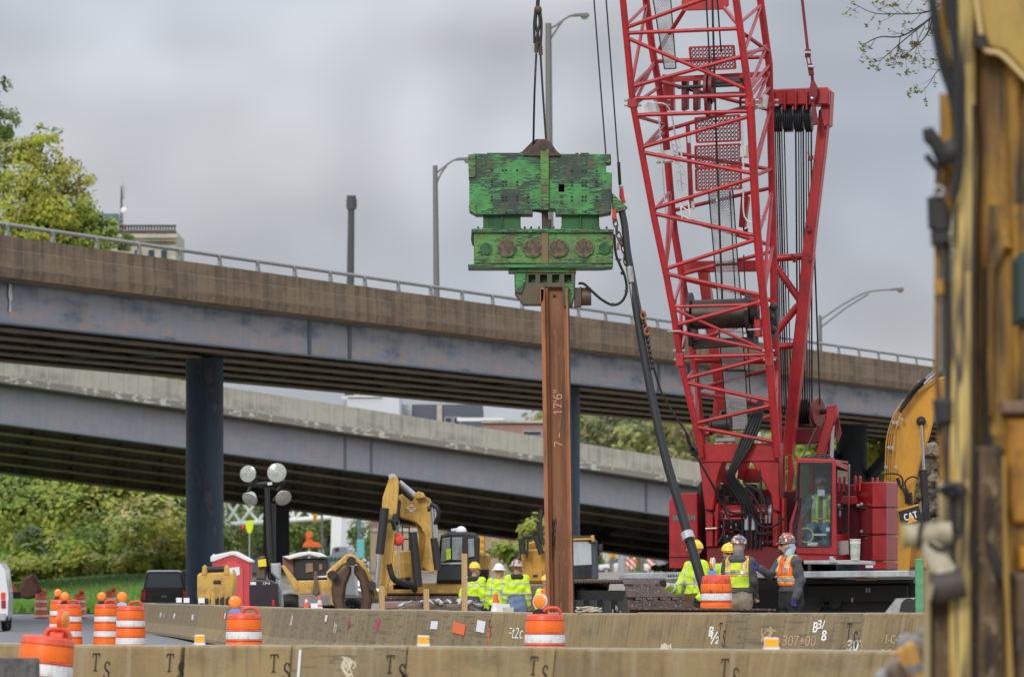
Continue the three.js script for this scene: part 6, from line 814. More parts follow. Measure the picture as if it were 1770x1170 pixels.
  if (o.vest) { const tv = field([...torso, ...hips], .05 * s, g + .016); base = tv; const armIn = field(arms.filter((c, i) => i % 2 === 0), .02, -.012); const vh = (o.vhem ?? .1), V = (x, y, z) => Math.max(tv(x, y, z) + fold(x, y, z) * .7, (hipY - vh) * s - y, y - (hipY + .555) * s, Math.abs(x) - .178 * s, o.vopen && z > .02 ? .035 - Math.abs(x) : -1); const [vl, vhh] = bounds([...torso, ...hips], .14); addG(netMesh(V, vl.setY((hipY - vh) * s - .05), vhh, .017), 'vest', o.vest); }
  const band = (fn, mat, name = 'reflective_band', e = .006) => { const [a, b] = bounds([...jk, ...hips], .14); addG(netMesh((x, y, z) => Math.max(base(x, y, z) + fold(x, y, z) * (o.vest ? .7 : 1) - e, fn(x, y, z), o.vest ? Math.abs(x) - .183 * s : -1), a, b, .017), name, mat); };
  for (const [y0, y1, m] of o.bands || []) band((x, y) => Math.max((hipY + y0) * s - y, y - (hipY + y1) * s), m || silver);
  for (const [x0, x1, m, front] of o.straps || []) band((x, y, z) => Math.max(x0 * s - Math.abs(x), Math.abs(x) - x1 * s, (hipY + (o.strapLow ?? .15)) * s - y, y - (hipY + .6) * s, front ? -z : -1), m || silver, 'shoulder_strap', .008);
  if (o.armBand) for (const k of ['L', 'R']) { const e = J['el' + k], d = J['wr' + k].clone().sub(e), m = e.clone().addScaledVector(d, .35), c = [cap(m, m.clone().addScaledVector(d.normalize(), .045), .047 * s + g + .009)], [a, b] = bounds(c, .02); addG(netMesh((x, y, z) => { const q = V3(x, y, z).sub(m).dot(d); return Math.max(field(c, .01)(x, y, z), -q, q - .05); }, a, b, .012), 'sleeve_band', silver); }
  if (o.hood) { const c = [cap(P2(.07, .53, lean * .6 - .07), P2(-.07, .53, lean * .6 - .07), .065 * s), cap(P2(.085, .545, lean * .6 - .01), P2(.05, .5, lean * .6 + .075), .042 * s, .03 * s), cap(P2(-.085, .545, lean * .6 - .01), P2(-.05, .5, lean * .6 + .075), .042 * s, .03 * s)], [a, b] = bounds(c, .03); addG(netMesh(field(c, .05), a, b, .013), 'hood', o.hood); }
  if (o.belt) band((x, y) => Math.max((hipY - .02) * s - y, y - (hipY + .02) * s), glove, 'belt', .004);
  // hard hat, glasses, wrap, beard
  const hm = new THREE.Matrix4().makeBasis(sd, UP, fw.clone().setY(0).normalize()).setPosition(hp(0, .062, -.004)), hat = new MB();
  if (o.hat) {
    const pr = [[.118, -.004], [.122, 0], [.121, .012]]; for (let i = 0; i <= 8; i++) { const a = i / 8 * 1.57; pr.push([.116 * Math.cos(a) + .002, .012 + .112 * Math.sin(a)]); } hat.lathe(pr.map(([r, y]) => [r * s, y * s]), 28); if (o.full) hat.lathe([[.11, 0], [.165, -.014], [.168, -.008], [.112, .012]].map(([r, y]) => [r * s, y * s]), 28);
    for (const x of [0]) hat.path([V3(0, .06, .108), V3(0, .118, .05), V3(0, .126, 0), V3(0, .118, -.05), V3(0, .06, -.108)].map((p) => p.multiplyScalar(s)), .012 * s, 6); const g2 = new THREE.Shape(); g2.absellipse(0, 0, .105 * s, .165 * s, 0, Math.PI); hat.add(new THREE.ExtrudeGeometry(g2, { depth: .008, bevelEnabled: false, curveSegments: 12 }), new THREE.Matrix4().makeRotationX(Math.PI / 2).premultiply(new THREE.Matrix4().makeRotationX(.12)));
    for (const q of hat.g) q.applyMatrix4(hm); hat.build('hard_hat', o.hat, t, { local: true });
  }
  if (o.shades) { const gl = new MB(), c = (x, y, z) => hp(x, y, z); for (const x of [-.033, .033]) gl.sphere(c(x, .028, .088), .03 * s, 1, .72, .6, 10); gl.cyl(c(.065, .03, .07), c(.082, .03, -.01), .006, .006, 6).cyl(c(-.065, .03, .07), c(-.082, .03, -.01), .006, .006, 6); gl.build('sunglasses', shades, t, { local: true }); } else { const e = new MB(); for (const x of [-.03, .03]) e.sphere(hp(x, .03, .088), .012 * s, 1, .7, .6, 8); e.build('eyes', M('dark eye', { c: [.03, .022, .018], roughness: .2 }), t, { local: true }); }
  if (o.wrap) { const c = [cap(hp(0, -.03, -.05), hp(0, -.1, -.03), .08 * s, .075 * s)], [a, b] = bounds(c, .03); const kk = o.wrapFront ? 1 : 0; addG(netMesh((x, y, z) => field(c, .02)(x, y, z) , a, b, .012), 'head_wrap', o.wrap); if (o.wrapSide) { const w = new MB(); w.sphere(hp(0, .01, -.025), .094 * s, 1, .8, .95, 14); w.build('head_wrap', o.wrap, t, { local: true }); } }
  if (o.beard) { const c = [cap(hp(.02, -.085, .075), hp(-.02, -.085, .075), .026 * s), cap(hp(.03, -.05, .094), hp(-.03, -.05, .094), .012 * s)], [a, b] = bounds(c, .02); addG(netMesh(field(c, .02), a, b, .008), 'beard', M('dark beard', { c: [.035, .026, .02], roughness: .9 })); }
  if (o.back) { const pr = o.back; decal(pr, v(0, hipY + .36, -.2), V3(-1, 0, 0), UP, 'lettering', t, { local: true }); }
  if (o.patch) { const b = new MB(); for (const [x, y, w, h] of o.patch) b.box(v(x, hipY + y, .185), w, h, .012); b.build('vest_patch', silver, t, { local: true }); }
  return t;
}
const stand = (px, D, y = .22) => P(px, PY, D).setY(y);
person('worker in yellow hard hat and lime jacket raising a gloved hand behind the black hose', { pos: stand(1204, 85.5, .26), yaw: -.9, h: 1.70, jacket: lime, trousers: brownDuck, hat: hatY, glove, hood: lime, shades: true, armBand: true, look: -.2, arms: { R: [[-.22, 1.04, .22], [-.16, 1.12, .46]], L: [[.28, 1.1, 0], [.25, .92, .16]] }, open: { R: 1 }, hem: -.06, bands: [[.2, .24]], straps: [[.09, .13]] });
person('worker in yellow hard hat and lime hooded jacket facing the viewer', { pos: stand(1260, 85.2, .26), yaw: .05, h: 1.66, jacket: lime, trousers: darkJeans, hat: hatY, hood: lime, shades: true, look: .1, hem: -.06, bands: [[.2, .245]], straps: [[.1, .14]] });
person('worker seen from behind in stickered hard hat, lime vest with orange trim and khaki trousers', { pos: stand(1277, 83.4, .26), yaw: Math.PI - .3, h: 1.76, jacket: greyHood, trousers: khaki, hat: hatA, hood: greyHood, look: .1, wrap: cloth('grey neck wrap', [.3, .27, .24], [.18, .16, .14]), vest: limeVest, vhem: -.12, hem: -.06, bands: [[.29, .31, orangeTape], [.31, .365], [.365, .385, orangeTape]], straps: [[.07, .095, orangeTape], [.095, .135], [.135, .16, orangeTape]], strapLow: .385, arms: { L: [[.22, 1.14, .03], [.235, .9, .16]], R: [[-.22, 1.15, .02], [-.2, .96, .17]] }, back: inkText([['WALSH', .5, .5, .9, .8]], '#2a3a1a', 'bold #px sans-serif', .2, .06) });
person('worker in stickered hard hat and orange vest pointing with a blue gloved hand', { pos: stand(1368, 83.2, .26), yaw: -1.0, h: 1.78, jacket: greyHood, trousers: blackCloth, hat: hatB, hood: greyHood, shades: true, beard: true, look: -.35, glove: blueGlove, wrap: cloth('pale blue head wrap', [.42, .58, .64], [.3, .42, .48]), wrapSide: true, lean: .08, vest: orangeVest, hem: -.05, vhem: -.14, bands: [[.17, .195, yellowTape], [.195, .255], [.255, .28, yellowTape]], straps: [[.07, .09, yellowTape], [.09, .13], [.13, .15, yellowTape]], strapLow: .32, point: 'R', arms: { R: [[-.24, 1.22, .2], [-.17, 1.31, .43]], L: [[.215, 1.14, -.02], [.225, .9, .08]] }, patch: [[.1, .36, .07, .08]] });
person('worker in yellow hard hat standing beside the tall wooden stake', { pos: stand(820, 118, .04), yaw: Math.PI - .5, h: 1.72, jacket: lime, trousers: darkJeans, hat: hatY, glove, armBand: true, look: -.7, puff: .034, hood: glove, bands: [[.37, .41]], straps: [[.09, .13]], strapLow: .4, hem: -.17, arms: { L: [[.28, 1.13, -.02], [.28, .92, .12]] } });
person('worker in white hard hat and long lime coat between two others', { pos: stand(862, 117.5, .03), yaw: Math.PI - .35, h: 1.70, jacket: lime, trousers: blackCloth, hat: hatW, full: true, glove, armBand: true, look: -.6, puff: .036, hem: 0, bands: [[.2, .245], [.32, .36]], straps: [[.09, .13]] });
person('worker in maroon hard hat, lime jacket and blue jeans seen from behind', { pos: stand(893, 117, .05), yaw: Math.PI + .1, h: 1.76, jacket: lime, trousers: jeans, hat: hatM, full: true, look: -.5, puff: .036, hem: -.16, armBand: true, hood: glove, bands: [[.17, .21], [.38, .42]] });
person('worker in orange and lime vest almost hidden behind the rusty pile', { pos: stand(944, 112, .0), yaw: .4, h: 1.5, jacket: lime, trousers: blackCloth, hat: hatY, vest: orangeVest, vopen: true, hem: -.05, vhem: -.05, bands: [[.2, .24]] });
{ const c = LP(CF, 1421, 950, .35); person('crane operator in lime vest sitting inside the glazed cab', { pos: c.clone().setY(c.y - .12), yaw: -.19, h: 1.68, sit: true, jacket: cloth('grey blue shirt', [.16, .19, .22], [.1, .12, .14]), trousers: jeans, hat: hatM, look: -.2, vest: limeVest, vopen: true, vhem: -.05, bands: [[.12, .165, orangeTape]], straps: [[.08, .13, silver]], arms: { R: [[-.3, .74, .2], [-.28, .68, .42]], L: [[.3, .74, .2], [.26, .68, .42]] } }); }

{ // orange barrel wrapped in crumpled sheeting beside the workers
  const c = P(1238.5, PY, 82.3).setY(.6), t = thing('traffic_barrel', 'crumpled orange wrapped barrel with white band standing before the workers', 'traffic barrel', c);
  const prof = [], N = 40, wrinkle = (g, amp, seed) => { g = g.toNonIndexed ? g : g; const p = g.attributes.position; for (let i = 0; i < p.count; i++) { const x = p.getX(i), y = p.getY(i), z = p.getZ(i), r = Math.hypot(x, z), a = Math.atan2(z, x), k = 1 + amp * (vnoise(Math.cos(a) * 4 + 9, Math.sin(a) * 4 + 9, Math.floor(y * 9) + seed) - .5); p.setX(i, x * k); p.setZ(i, z * k); } g.computeVertexNormals(); return g; };
  const bandsW = [[.12, .24, drumBright], [.27, .36, drumWhite], [.385, .485, drumBright], [.52, .62, drumWhite], [.645, .755, drumBright]];
  const body = new MB().add(wrinkle(new THREE.LatheGeometry([[0, 0], [.225, 0], [.225, .2], [.222, .4], [.22, .6], [.212, .72], [.21, .80], [.195, .865], [.15, .885], [.05, .89], [0, .885]].map(([r, y]) => new THREE.Vector2(r, y)), 48), .05, 3)).build('drum', M('crumpled orange sheeting', { map: worn([.72, .075, .02], [.4, .04, .02], .6, [.3, .3], 161), roughness: .45, bumpMap: bumpCloth, bumpScale: .03 }), t, { local: true });
  for (const [a, b, m] of bandsW) if (m === drumWhite || m === drumBright) new MB().add(wrinkle(new THREE.LatheGeometry([[.222, a], [.229, a + .005], [.228, (a + b) / 2], [.226, b - .005], [.219, b]].map(([r, y]) => new THREE.Vector2(r * (b > .6 ? .985 : 1), y)), 48), .03, 5)).build('band', m, t, { local: true });
  const cr = new MB(); cr.path([V3(-.1, .68, .205), V3(-.085, .655, .215), V3(-.09, .62, .22)], .006, 5); cr.path([V3(-.16, .08, .17), V3(-.13, .06, .19), V3(-.1, .07, .205)], .009, 5); cr.path([V3(.06, .76, .2), V3(.08, .72, .205), V3(.09, .66, .205)], .004, 5); cr.build('tear', MT.blackPlastic, t, { local: true });
  new MB().box(V3(-.06, .905, .1), .1, .09, .08, .2, 0, .1, .012).build('light_base', blueBase, t, { local: true }); const n = V3(1, 0, .25).normalize(); new MB().disc(V3(-.06, 1.04, .08), n, .09, .035, 20).build('lens', lensMat, t, { local: true }); new MB().disc(V3(-.035, 1.04, .086), n, .092, .012, 20).build('light_rim', MT.white, t, { local: true }); new MB().box(V3(0, -.15, 0), .6, .3, .5).build('timber_block', MT.wood, t, { local: true });
}
// ------------------------------------------------------------------ machines and vehicles behind the rear barriers
const muddy = M('muddy brown', { map: worn([.15, .115, .08], [.07, .055, .04], 1, [.8, .8], 171), roughness: .95, bumpMap: bumpFine, bumpScale: .01 });
const yellowWorn = M('worn ochre machine paint', { map: worn([.60, .36, .075], [.28, .17, .06], .85, [1.2, 1.2], 172), roughness: .55 });
const pxAt = (D) => ({ q: (x, y, d = 0) => P(x, y, D + d), slab: (name, pts, d, depth, mat, parent, bev = .015, holes = []) => new MB().px(pts, D + d, depth, bev, holes).build(name, mat, parent), cyl: (name, x0, y0, x1, y1, d, r, mat, parent, r2) => new MB().cyl(P(x0, y0, D + d), P(x1, y1, D + d), r, r2 ?? r, 14).build(name, mat, parent) });
{ // ochre excavator in the middle with a grapple on its stick
  const { q, slab, cyl } = pxAt(126), t = thing('excavator', 'ochre yellow excavator with folded boom parked beneath the lower bridge', 'excavator', q(755, 1030).setY(0)), y = yellowWorn, k = MT.black;
  slab('stick', [[672, 828], [678, 823], [686, 824], [689, 832], [688, 858], [684, 900], [680, 950], [676, 985], [668, 1030], [658, 1030], [652, 1000], [656, 930], [661, 860]], -3.2, .42, y, t); slab('stick_end', [[671, 822], [676, 819], [683, 820], [686, 826], [672, 828]], -3.1, .3, MT.galv, t);
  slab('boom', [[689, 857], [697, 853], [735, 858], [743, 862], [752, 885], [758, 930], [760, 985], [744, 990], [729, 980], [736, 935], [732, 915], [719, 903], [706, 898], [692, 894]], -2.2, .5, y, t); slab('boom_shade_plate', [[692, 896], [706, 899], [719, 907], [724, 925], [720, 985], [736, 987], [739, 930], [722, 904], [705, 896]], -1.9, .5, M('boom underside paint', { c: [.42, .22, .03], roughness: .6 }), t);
  const em = print(.26, .2, (x, W, H) => { x.fillStyle = '#e6dcc8'; x.beginPath(); x.moveTo(W * .5, H * .05); x.lineTo(W * .95, H * .5); x.lineTo(W * .5, H * .95); x.lineTo(W * .05, H * .5); x.fill(); x.fillStyle = '#b5552e'; x.fillRect(W * .25, H * .36, W * .5, H * .1); x.fillRect(W * .32, H * .54, W * .36, H * .1); }, 64); decal(em, q(711, 878, -2.215), V3(1, -.05, 0).normalize(), V3(.05, 1, 0).normalize(), 'emblem', t);
  cyl('stick_cylinder', 665, 878, 656, 958, -3.5, .095, k, t); cyl('cylinder_rod', 656, 956, 650, 1014, -3.5, .05, MT.steel, t); cyl('top_cylinder', 690, 833, 716, 855, -2.9, .055, MT.galv, t); cyl('top_cylinder_body', 690, 843, 714, 864, -2.6, .06, k, t); slab('boom_bracket', [[716, 856], [722, 849], [732, 852], [736, 860], [718, 862]], -2.4, .3, y, t);
  cyl('boom_cylinder', 748, 877, 752, 935, -2.5, .07, MT.steel, t); cyl('boom_cylinder_body', 750, 930, 757, 985, -2.5, .085, k, t); cyl('boom_cylinder_body', 713, 920, 723, 1015, -2.6, .095, k, t); cyl('pivot_pin', 738, 880, 750, 878, -2.5, .06, k, t);
  const hs = new MB(); hs.path([q(745, 872, -2.6), q(755, 878, -2.7), q(758, 890, -2.7), q(752, 905, -2.6)], .05, 6); hs.path([q(672, 975, -3.4), q(680, 1000, -3.4), q(695, 1008, -3.2), q(712, 1012, -2.8), q(717, 1020, -2.6)], .07, 6); hs.path([q(686, 866, -3), q(684, 885, -3.1), q(682, 905, -3.2)], .09, 6); hs.path([q(662, 905, -3.5), q(676, 900, -3.5), q(682, 916, -3.4)], .04, 6); hs.build('hydraulic_hose', MT.rubber, t);
  slab('work_light', [[684, 897], [690, 896], [690, 918], [685, 920]], -3, .12, MT.galv, t); new MB().sphere(q(688, 933, -3), .13).build('red_marker', M('red marker ball', { c: [.85, .08, .05], roughness: .5 }), t); cyl('marker_rod', 688, 936, 690, 1012, -3, .02, MT.galv, t);
  slab('engine_body', [[681, 952], [716, 951], [717, 1022], [676, 1022], [676, 972]], -1.6, 2.6, y, t, .04); slab('body_step', [[668, 1008], [848, 1008], [848, 1027], [668, 1027]], -1.6, 2.8, y, t, .03); slab('body_panel', [[690, 970], [712, 970], [712, 1000], [690, 1000]], -1.66, .08, y, t, .02); slab('tool_recess', [[701, 997], [708, 997], [708, 1005], [701, 1005]], -1.68, .05, k, t, .004);
  slab('counterweight', [[822, 958], [826, 955], [844, 956], [848, 960], [848, 1009], [822, 1008]], -.6, 1.9, y, t, .05); slab('dark_side', [[826, 984], [846, 984], [843, 1009], [826, 1009]], -.65, .1, k, t, .02); slab('handrail_post', [[694, 905], [696, 905], [697, 952], [694, 952]], -.8, .06, k, t, .004); slab('handrail_post', [[706, 910], [708, 910], [709, 952], [706, 952]], -.8, .06, k, t, .004); slab('handrail_post', [[694, 908], [708, 911], [708, 914], [694, 911]], -.8, .06, k, t, .004); slab('handrail_post', [[695, 930], [708, 931], [708, 933], [695, 933]], -.8, .06, k, t, .004);
  const c = slab('cab', [[762, 925], [775, 920], [805, 919], [822, 921], [829, 930], [828, 1008], [754, 1008], [757, 975], [760, 935]], -1.7, 1.9, k, t, .05); for (const w of [[[764, 931], [778, 929], [778, 968], [761, 972]], [[781, 929], [799, 929], [799, 968], [781, 968]], [[809, 932], [819, 931], [820, 962], [809, 964]]]) slab('cab_window', w, -1.76, .08, M('cab window glass', { map: worn([.27, .30, .30], [.06, .07, .065], 1, [.9, 1.6], 173), roughness: .08, clearcoat: .7 }), c, .01);
  slab('lower_window', [[759, 977], [799, 976], [799, 1003], [757, 1003]], -1.76, .06, MT.glassDark, c, .01); slab('cab_bar', [[757, 973], [800, 972], [800, 975], [757, 976]], -1.82, .05, MT.galv, c, .004); slab('hi_vis_coat', [[770, 950], [779, 948], [779, 966], [771, 968]], -1.8, .03, lime, c, .003); new MB().sphere(q(797, 919, -1.5), .12).build('beacon', MT.white, c); cyl('aerial', 780, 918, 800, 915, -1.4, .05, MT.galv, c);
  const tr = new MB(); tr.px([[664, 1030], [850, 1030], [860, 1050], [850, 1095], [670, 1095], [656, 1050]], 124.2, .7, .06); tr.px([[664, 1032], [850, 1032], [858, 1050], [850, 1095], [670, 1095]], 127, .7, .06); tr.each('crawler_track', MT.trackSteel, t); slab('blade', [[655, 1027], [850, 1027], [850, 1034], [655, 1034]], -1.5, 2.4, k, t, .02);
}
{ // rusty clam grapple resting in front of the excavator
  const { q, slab, cyl } = pxAt(123), t = thing('grapple', 'rust brown clamshell grapple with two curved jaws under an ochre top', 'grapple', q(606, 1050)), rj = M('worn brown jaw', { map: worn([.105, .06, .035], [.05, .035, .025], .9, [.8, .8], 174), roughness: .55, metalness: .2 });
  slab('jaw', [[598, 976], [606, 980], [606, 990], [597, 1012], [594, 1035], [596, 1052], [600, 1060], [583, 1060], [574, 1040], [572, 1015], [578, 992]], -.3, .7, rj, t, .05); slab('jaw', [[612, 978], [620, 976], [630, 985], [640, 1010], [642, 1040], [638, 1060], [622, 1060], [625, 1030], [620, 1005], [611, 990]], -.3, .7, rj, t, .05);
  slab('frame', [[566, 1000], [563, 990], [567, 985], [598, 958], [606, 957], [614, 961], [630, 975], [650, 1020], [652, 1036], [645, 1034], [630, 990], [618, 976], [606, 973], [592, 978], [578, 992], [570, 1003]], -.1, .6, yellowWorn, t, .04); slab('cheek', [[564, 988], [574, 984], [582, 992], [577, 1020], [585, 1052], [574, 1046], [566, 1015]], -.2, .4, yellowWorn, t, .03); for (const [x, y] of [[607, 970], [574, 994], [642, 1012]]) new MB().disc(q(x, y, -.4), V3(0, 0, 1), .1, .3, 18).build('pin', MT.black, t);
}
{ // heap of spare track links on the ground before the excavator
  const t = thing('track_chain', 'heap of muddy crawler track links lying in front of the excavator', 'track links', P(755, 1052, 112).setY(.3)), r = rng(31); for (let i = 0; i < 26; i++) { const x = 694 + i * 5.4 + 3 * r(), y = 1048 - 5 * Math.sin(i / 26 * 3.1) - 3 * r(); new MB().box(P(x, y, 112 + .6 * r()), .09, .05, .3, r() - .5, r() * .5, (r() - .5) * .8, .01).build('link', i % 3 ? MT.trackSteel : MT.galv, t); } new MB().px([[688, 1052], [704, 1043], [810, 1044], [832, 1056], [830, 1080], [690, 1080]], 112, .8, .05).build('mud_base', muddy, t); new MB().px([[660, 1040], [735, 1039], [738, 1050], [662, 1054]], 116, 1, .03).build('plate', M('brownish plate', { c: [.25, .15, .13], roughness: .7 }), t);
}
{ // second excavator partly behind the pile
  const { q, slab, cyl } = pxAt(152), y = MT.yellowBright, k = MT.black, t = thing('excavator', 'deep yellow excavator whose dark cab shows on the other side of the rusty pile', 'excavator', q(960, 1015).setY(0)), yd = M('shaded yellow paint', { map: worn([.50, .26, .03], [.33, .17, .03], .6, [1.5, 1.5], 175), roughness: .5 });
  slab('engine_body', [[901, 955], [906, 950], [945, 948], [945, 1010], [904, 1010]], 0, 2.6, yd, t, .05); slab('hood', [[912, 938], [924, 934], [936, 945], [936, 955], [908, 955]], .2, 1.6, yd, t, .05); slab('rear_panel', [[915, 985], [938, 985], [938, 1005], [915, 1005]], -.06, .1, yd, t, .02); slab('plate_slot', [[921, 993], [929, 993], [929, 997], [921, 997]], -.1, .06, k, t, .004);
  for (const [a, b, c2, d, r] of [[901, 930, 904, 958, .09], [932, 905, 936, 935, .07], [936, 880, 934, 905, .05], [926, 925, 936, 958, .08], [904, 928, 921, 927, .05], [921, 918, 922, 932, .05], [911, 965, 913, 925, .03]]) cyl('handrail', a, b, c2, d, -.3, r, k, t); slab('mirror', [[889, 954], [895, 951], [897, 962], [891, 966]], -.5, .1, k, t, .02); slab('mirror', [[896, 931], [904, 929], [903, 940], [898, 940]], -.4, .15, k, t, .02);
  const c = slab('cab', [[984, 930], [1026, 928], [1033, 936], [1035, 1003], [984, 1004]], -.3, 2, M('slate cab shell', { c: [.05, .06, .08], roughness: .5 }), t, .05); slab('cab_roof', [[984, 926], [1026, 926], [1026, 932], [984, 932]], -.4, 2.1, k, c, .02); slab('cab_stripe', [[984, 931], [1022, 930], [1023, 933], [984, 934]], -.45, .05, y, c, .005); slab('cab_light', [[1021, 926], [1027, 925], [1028, 936], [1023, 937]], -.5, .2, y, c, .02); slab('cab_window', [[986, 935], [1014, 935], [1022, 941], [1023, 976], [986, 978]], -.36, .1, M('hazy cab glass', { map: worn([.44, .48, .50], [.36, .40, .42], .8, [1.5, 1.5], 176), roughness: .1, clearcoat: .5 }), c, .01); slab('lower_window', [[987, 978], [1022, 976], [1022, 999], [987, 1001]], -.36, .1, MT.glassDark, c, .01); slab('sill', [[984, 1002], [1034, 1001], [1034, 1006], [984, 1007]], -.4, 2, y, c, .01); slab('mirror', [[1034, 942], [1042, 940], [1042, 952], [1035, 952]], -.4, .1, k, c, .02);
  new MB().px([[895, 1012], [1040, 1010], [1045, 1060], [890, 1060]], 151.8, 3, .08).build('crawler_track', muddy, t);
}
{ // bright excavator boom beside the counterweights, with its logo plate
  const { q, slab, cyl } = pxAt(101), y = MT.yellowBright, t = thing('excavator', 'bright yellow excavator with curved boom and black logo plate behind the counterweights', 'excavator', q(1570, 1000).setY(0));
  slab('boom', [[1547, 990], [1545, 800], [1549, 745], [1562, 705], [1585, 676], [1626, 652], [1640, 650], [1640, 690], [1622, 700], [1608, 756], [1593, 794], [1582, 851], [1573, 990]], 0, .6, y, t, .03);
  for (const o of [0, 4, 7.5, 11, 16]) new MB().path([[1531 + o, 835], [1532 + o, 785], [1535 + o, 752], [1549 + o * .8, 712], [1569 + o * .6, 686 + o * .3], [1597 + o * .4, 668 + o * .6], [1622, 650 + o]].map(([x, yy]) => q(x, yy, -.1 + o * .01)), .014, 6, 40).build('oil_pipe', y, t);
  const cl = new MB(); for (const [x, yy] of [[1545, 731], [1551, 731], [1560, 725], [1537, 774], [1543, 774], [1532, 808], [1549, 808], [1572, 690], [1560, 708], [1590, 661], [1596, 663]]) cl.box(q(x, yy, -.14), .05, .06, .05, 0, 0, .2, .008); cl.build('pipe_clamp', MT.galv, t); const bh = new MB(); bh.path([q(1556, 712, -.2), q(1568, 690, -.2), q(1585, 668, -.25), q(1600, 655, -.2)], .035, 7); bh.path([q(1561, 706, -.2), q(1580, 680, -.2), q(1596, 662, -.2)], .03, 7); bh.path([q(1552, 826, -.2), q(1556, 838, -.2), q(1566, 850, -.25), q(1568, 870, -.2)], .03, 7); bh.path([q(1522, 832, -.2), q(1528, 821, -.2), q(1552, 820, -.2), q(1560, 826, -.2), q(1562, 845, -.2)], .016, 6); bh.path([q(1568, 850, -.2), q(1566, 832, -.2), q(1578, 824, -.2), q(1590, 828, -.2)], .016, 6); bh.build('hydraulic_hose', MT.rubber, t);
  cyl('boom_cylinder', 1596, 668, 1640, 628, .2, .09, M('grey cylinder', { c: [.14, .145, .16], roughness: .35, metalness: .4 }), t); new MB().sphere(q(1593, 728, -.08), .085).build('pivot_cap', MT.black, t); cyl('cylinder_rod', 1593, 732, 1598, 815, -.1, .026, MT.steel, t); cyl('cylinder_body', 1597, 812, 1602, 900, -.1, .068, MT.black, t); for (const [x, yy, h] of [[1567, 860, .3], [1573, 864, .34]]) slab('bracket', [[x, yy - 12], [x + 4, yy - 14], [x + 7, yy + 10], [x + 2, yy + 12]], -.15, .1, MT.black, t, .01);
  const cw = slab('logo_plate', [[1553.5, 884], [1589, 873.5], [1597, 903], [1560, 912.5]], -.35, .04, MT.black, t, .006); slab('plate_edge', [[1552, 881], [1588, 871], [1589, 874], [1553.5, 884.5]], -.36, .2, y, cw, .004); const lg = print(.34, .22, (x, W, H) => { x.fillStyle = '#f1f1ee'; x.font = `bold ${H * .74}px sans-serif`; x.textAlign = 'center'; x.textBaseline = 'middle'; x.save(); x.translate(W * .5, H * .45); x.scale(.82, 1); x.fillText('CAT', 0, 0); x.restore(); x.fillStyle = '#f0a51e'; x.beginPath(); x.moveTo(W * .5, H * .48); x.lineTo(W * .78, H * .97); x.lineTo(W * .22, H * .97); x.fill(); }); const rr = V3(1, .28, 0).normalize(); decal(lg, q(1575, 893, -.358), rr, V3(-rr.y, rr.x, 0), 'logo', cw);
  slab('house', [[1540, 900], [1600, 905], [1604, 985], [1540, 985]], .5, 2, y, t, .05); slab('crawler_track', [[1530, 980], [1660, 985], [1660, 1090], [1530, 1090]], .3, 2, muddy, t, .06);
}
{ // pile of excavated earth and broken rock at the back of the excavator
  const t = thing('rubble_mound', 'tall mound of broken brown rock and earth by the yellow arm', 'rubble', P(1620, 1010, 108).setY(0)), r = rng(44), rock = M('broken rock', { map: worn([.30, .235, .165], [.13, .10, .075], 1, [.6, .6], 177), roughness: .95, bumpMap: bumpFine, bumpScale: .03 });
  const g = new THREE.SphereGeometry(1, 40, 26); { const p = g.attributes.position; for (let i = 0; i < p.count; i++) { const x = p.getX(i), y = p.getY(i), z = p.getZ(i), k = 1 + .35 * (fbm(x * 2 + 5, y * 2 + 5, 3 + Math.floor(z * 2), 4) - .5); p.setXYZ(i, x * k * 2.6, y * k * 4.2, z * k * 1.6); } g.computeVertexNormals(); } new MB().add(g, new THREE.Matrix4().setPosition(P(1790, 1000, 109).setY(.1))).build('earth', rock, t);
  for (let i = 0; i < 90; i++) { const x = 1582 + 75 * r(), yy = 775 + 150 * r() + Math.max(0, 1605 - x) * 1.2, s = .06 + .16 * r() * r(); const g2 = new THREE.DodecahedronGeometry(s, 0), p = g2.attributes.position; for (let j = 0; j < p.count; j++) { const h = hash3(Math.round(p.getX(j) * 400), Math.round(p.getY(j) * 400), i); p.setXYZ(j, p.getX(j) * (.8 + .5 * h), p.getY(j) * (.7 + .4 * h), p.getZ(j)); } g2.computeVertexNormals(); new MB().add(g2, new THREE.Matrix4().setPosition(P(x, yy, 107.4 + .3 * r()))).build('rock', i % 3 ? rock : muddy, t); }
  new MB().px([[1584, 770], [1618, 768], [1622, 812], [1606, 832], [1590, 838]], 107.6, .5, .06).build('rock', M('grey brown slab', { map: worn([.17, .145, .115], [.1, .085, .065], .9, [.8, .8], 178), roughness: .95 }), t);
}
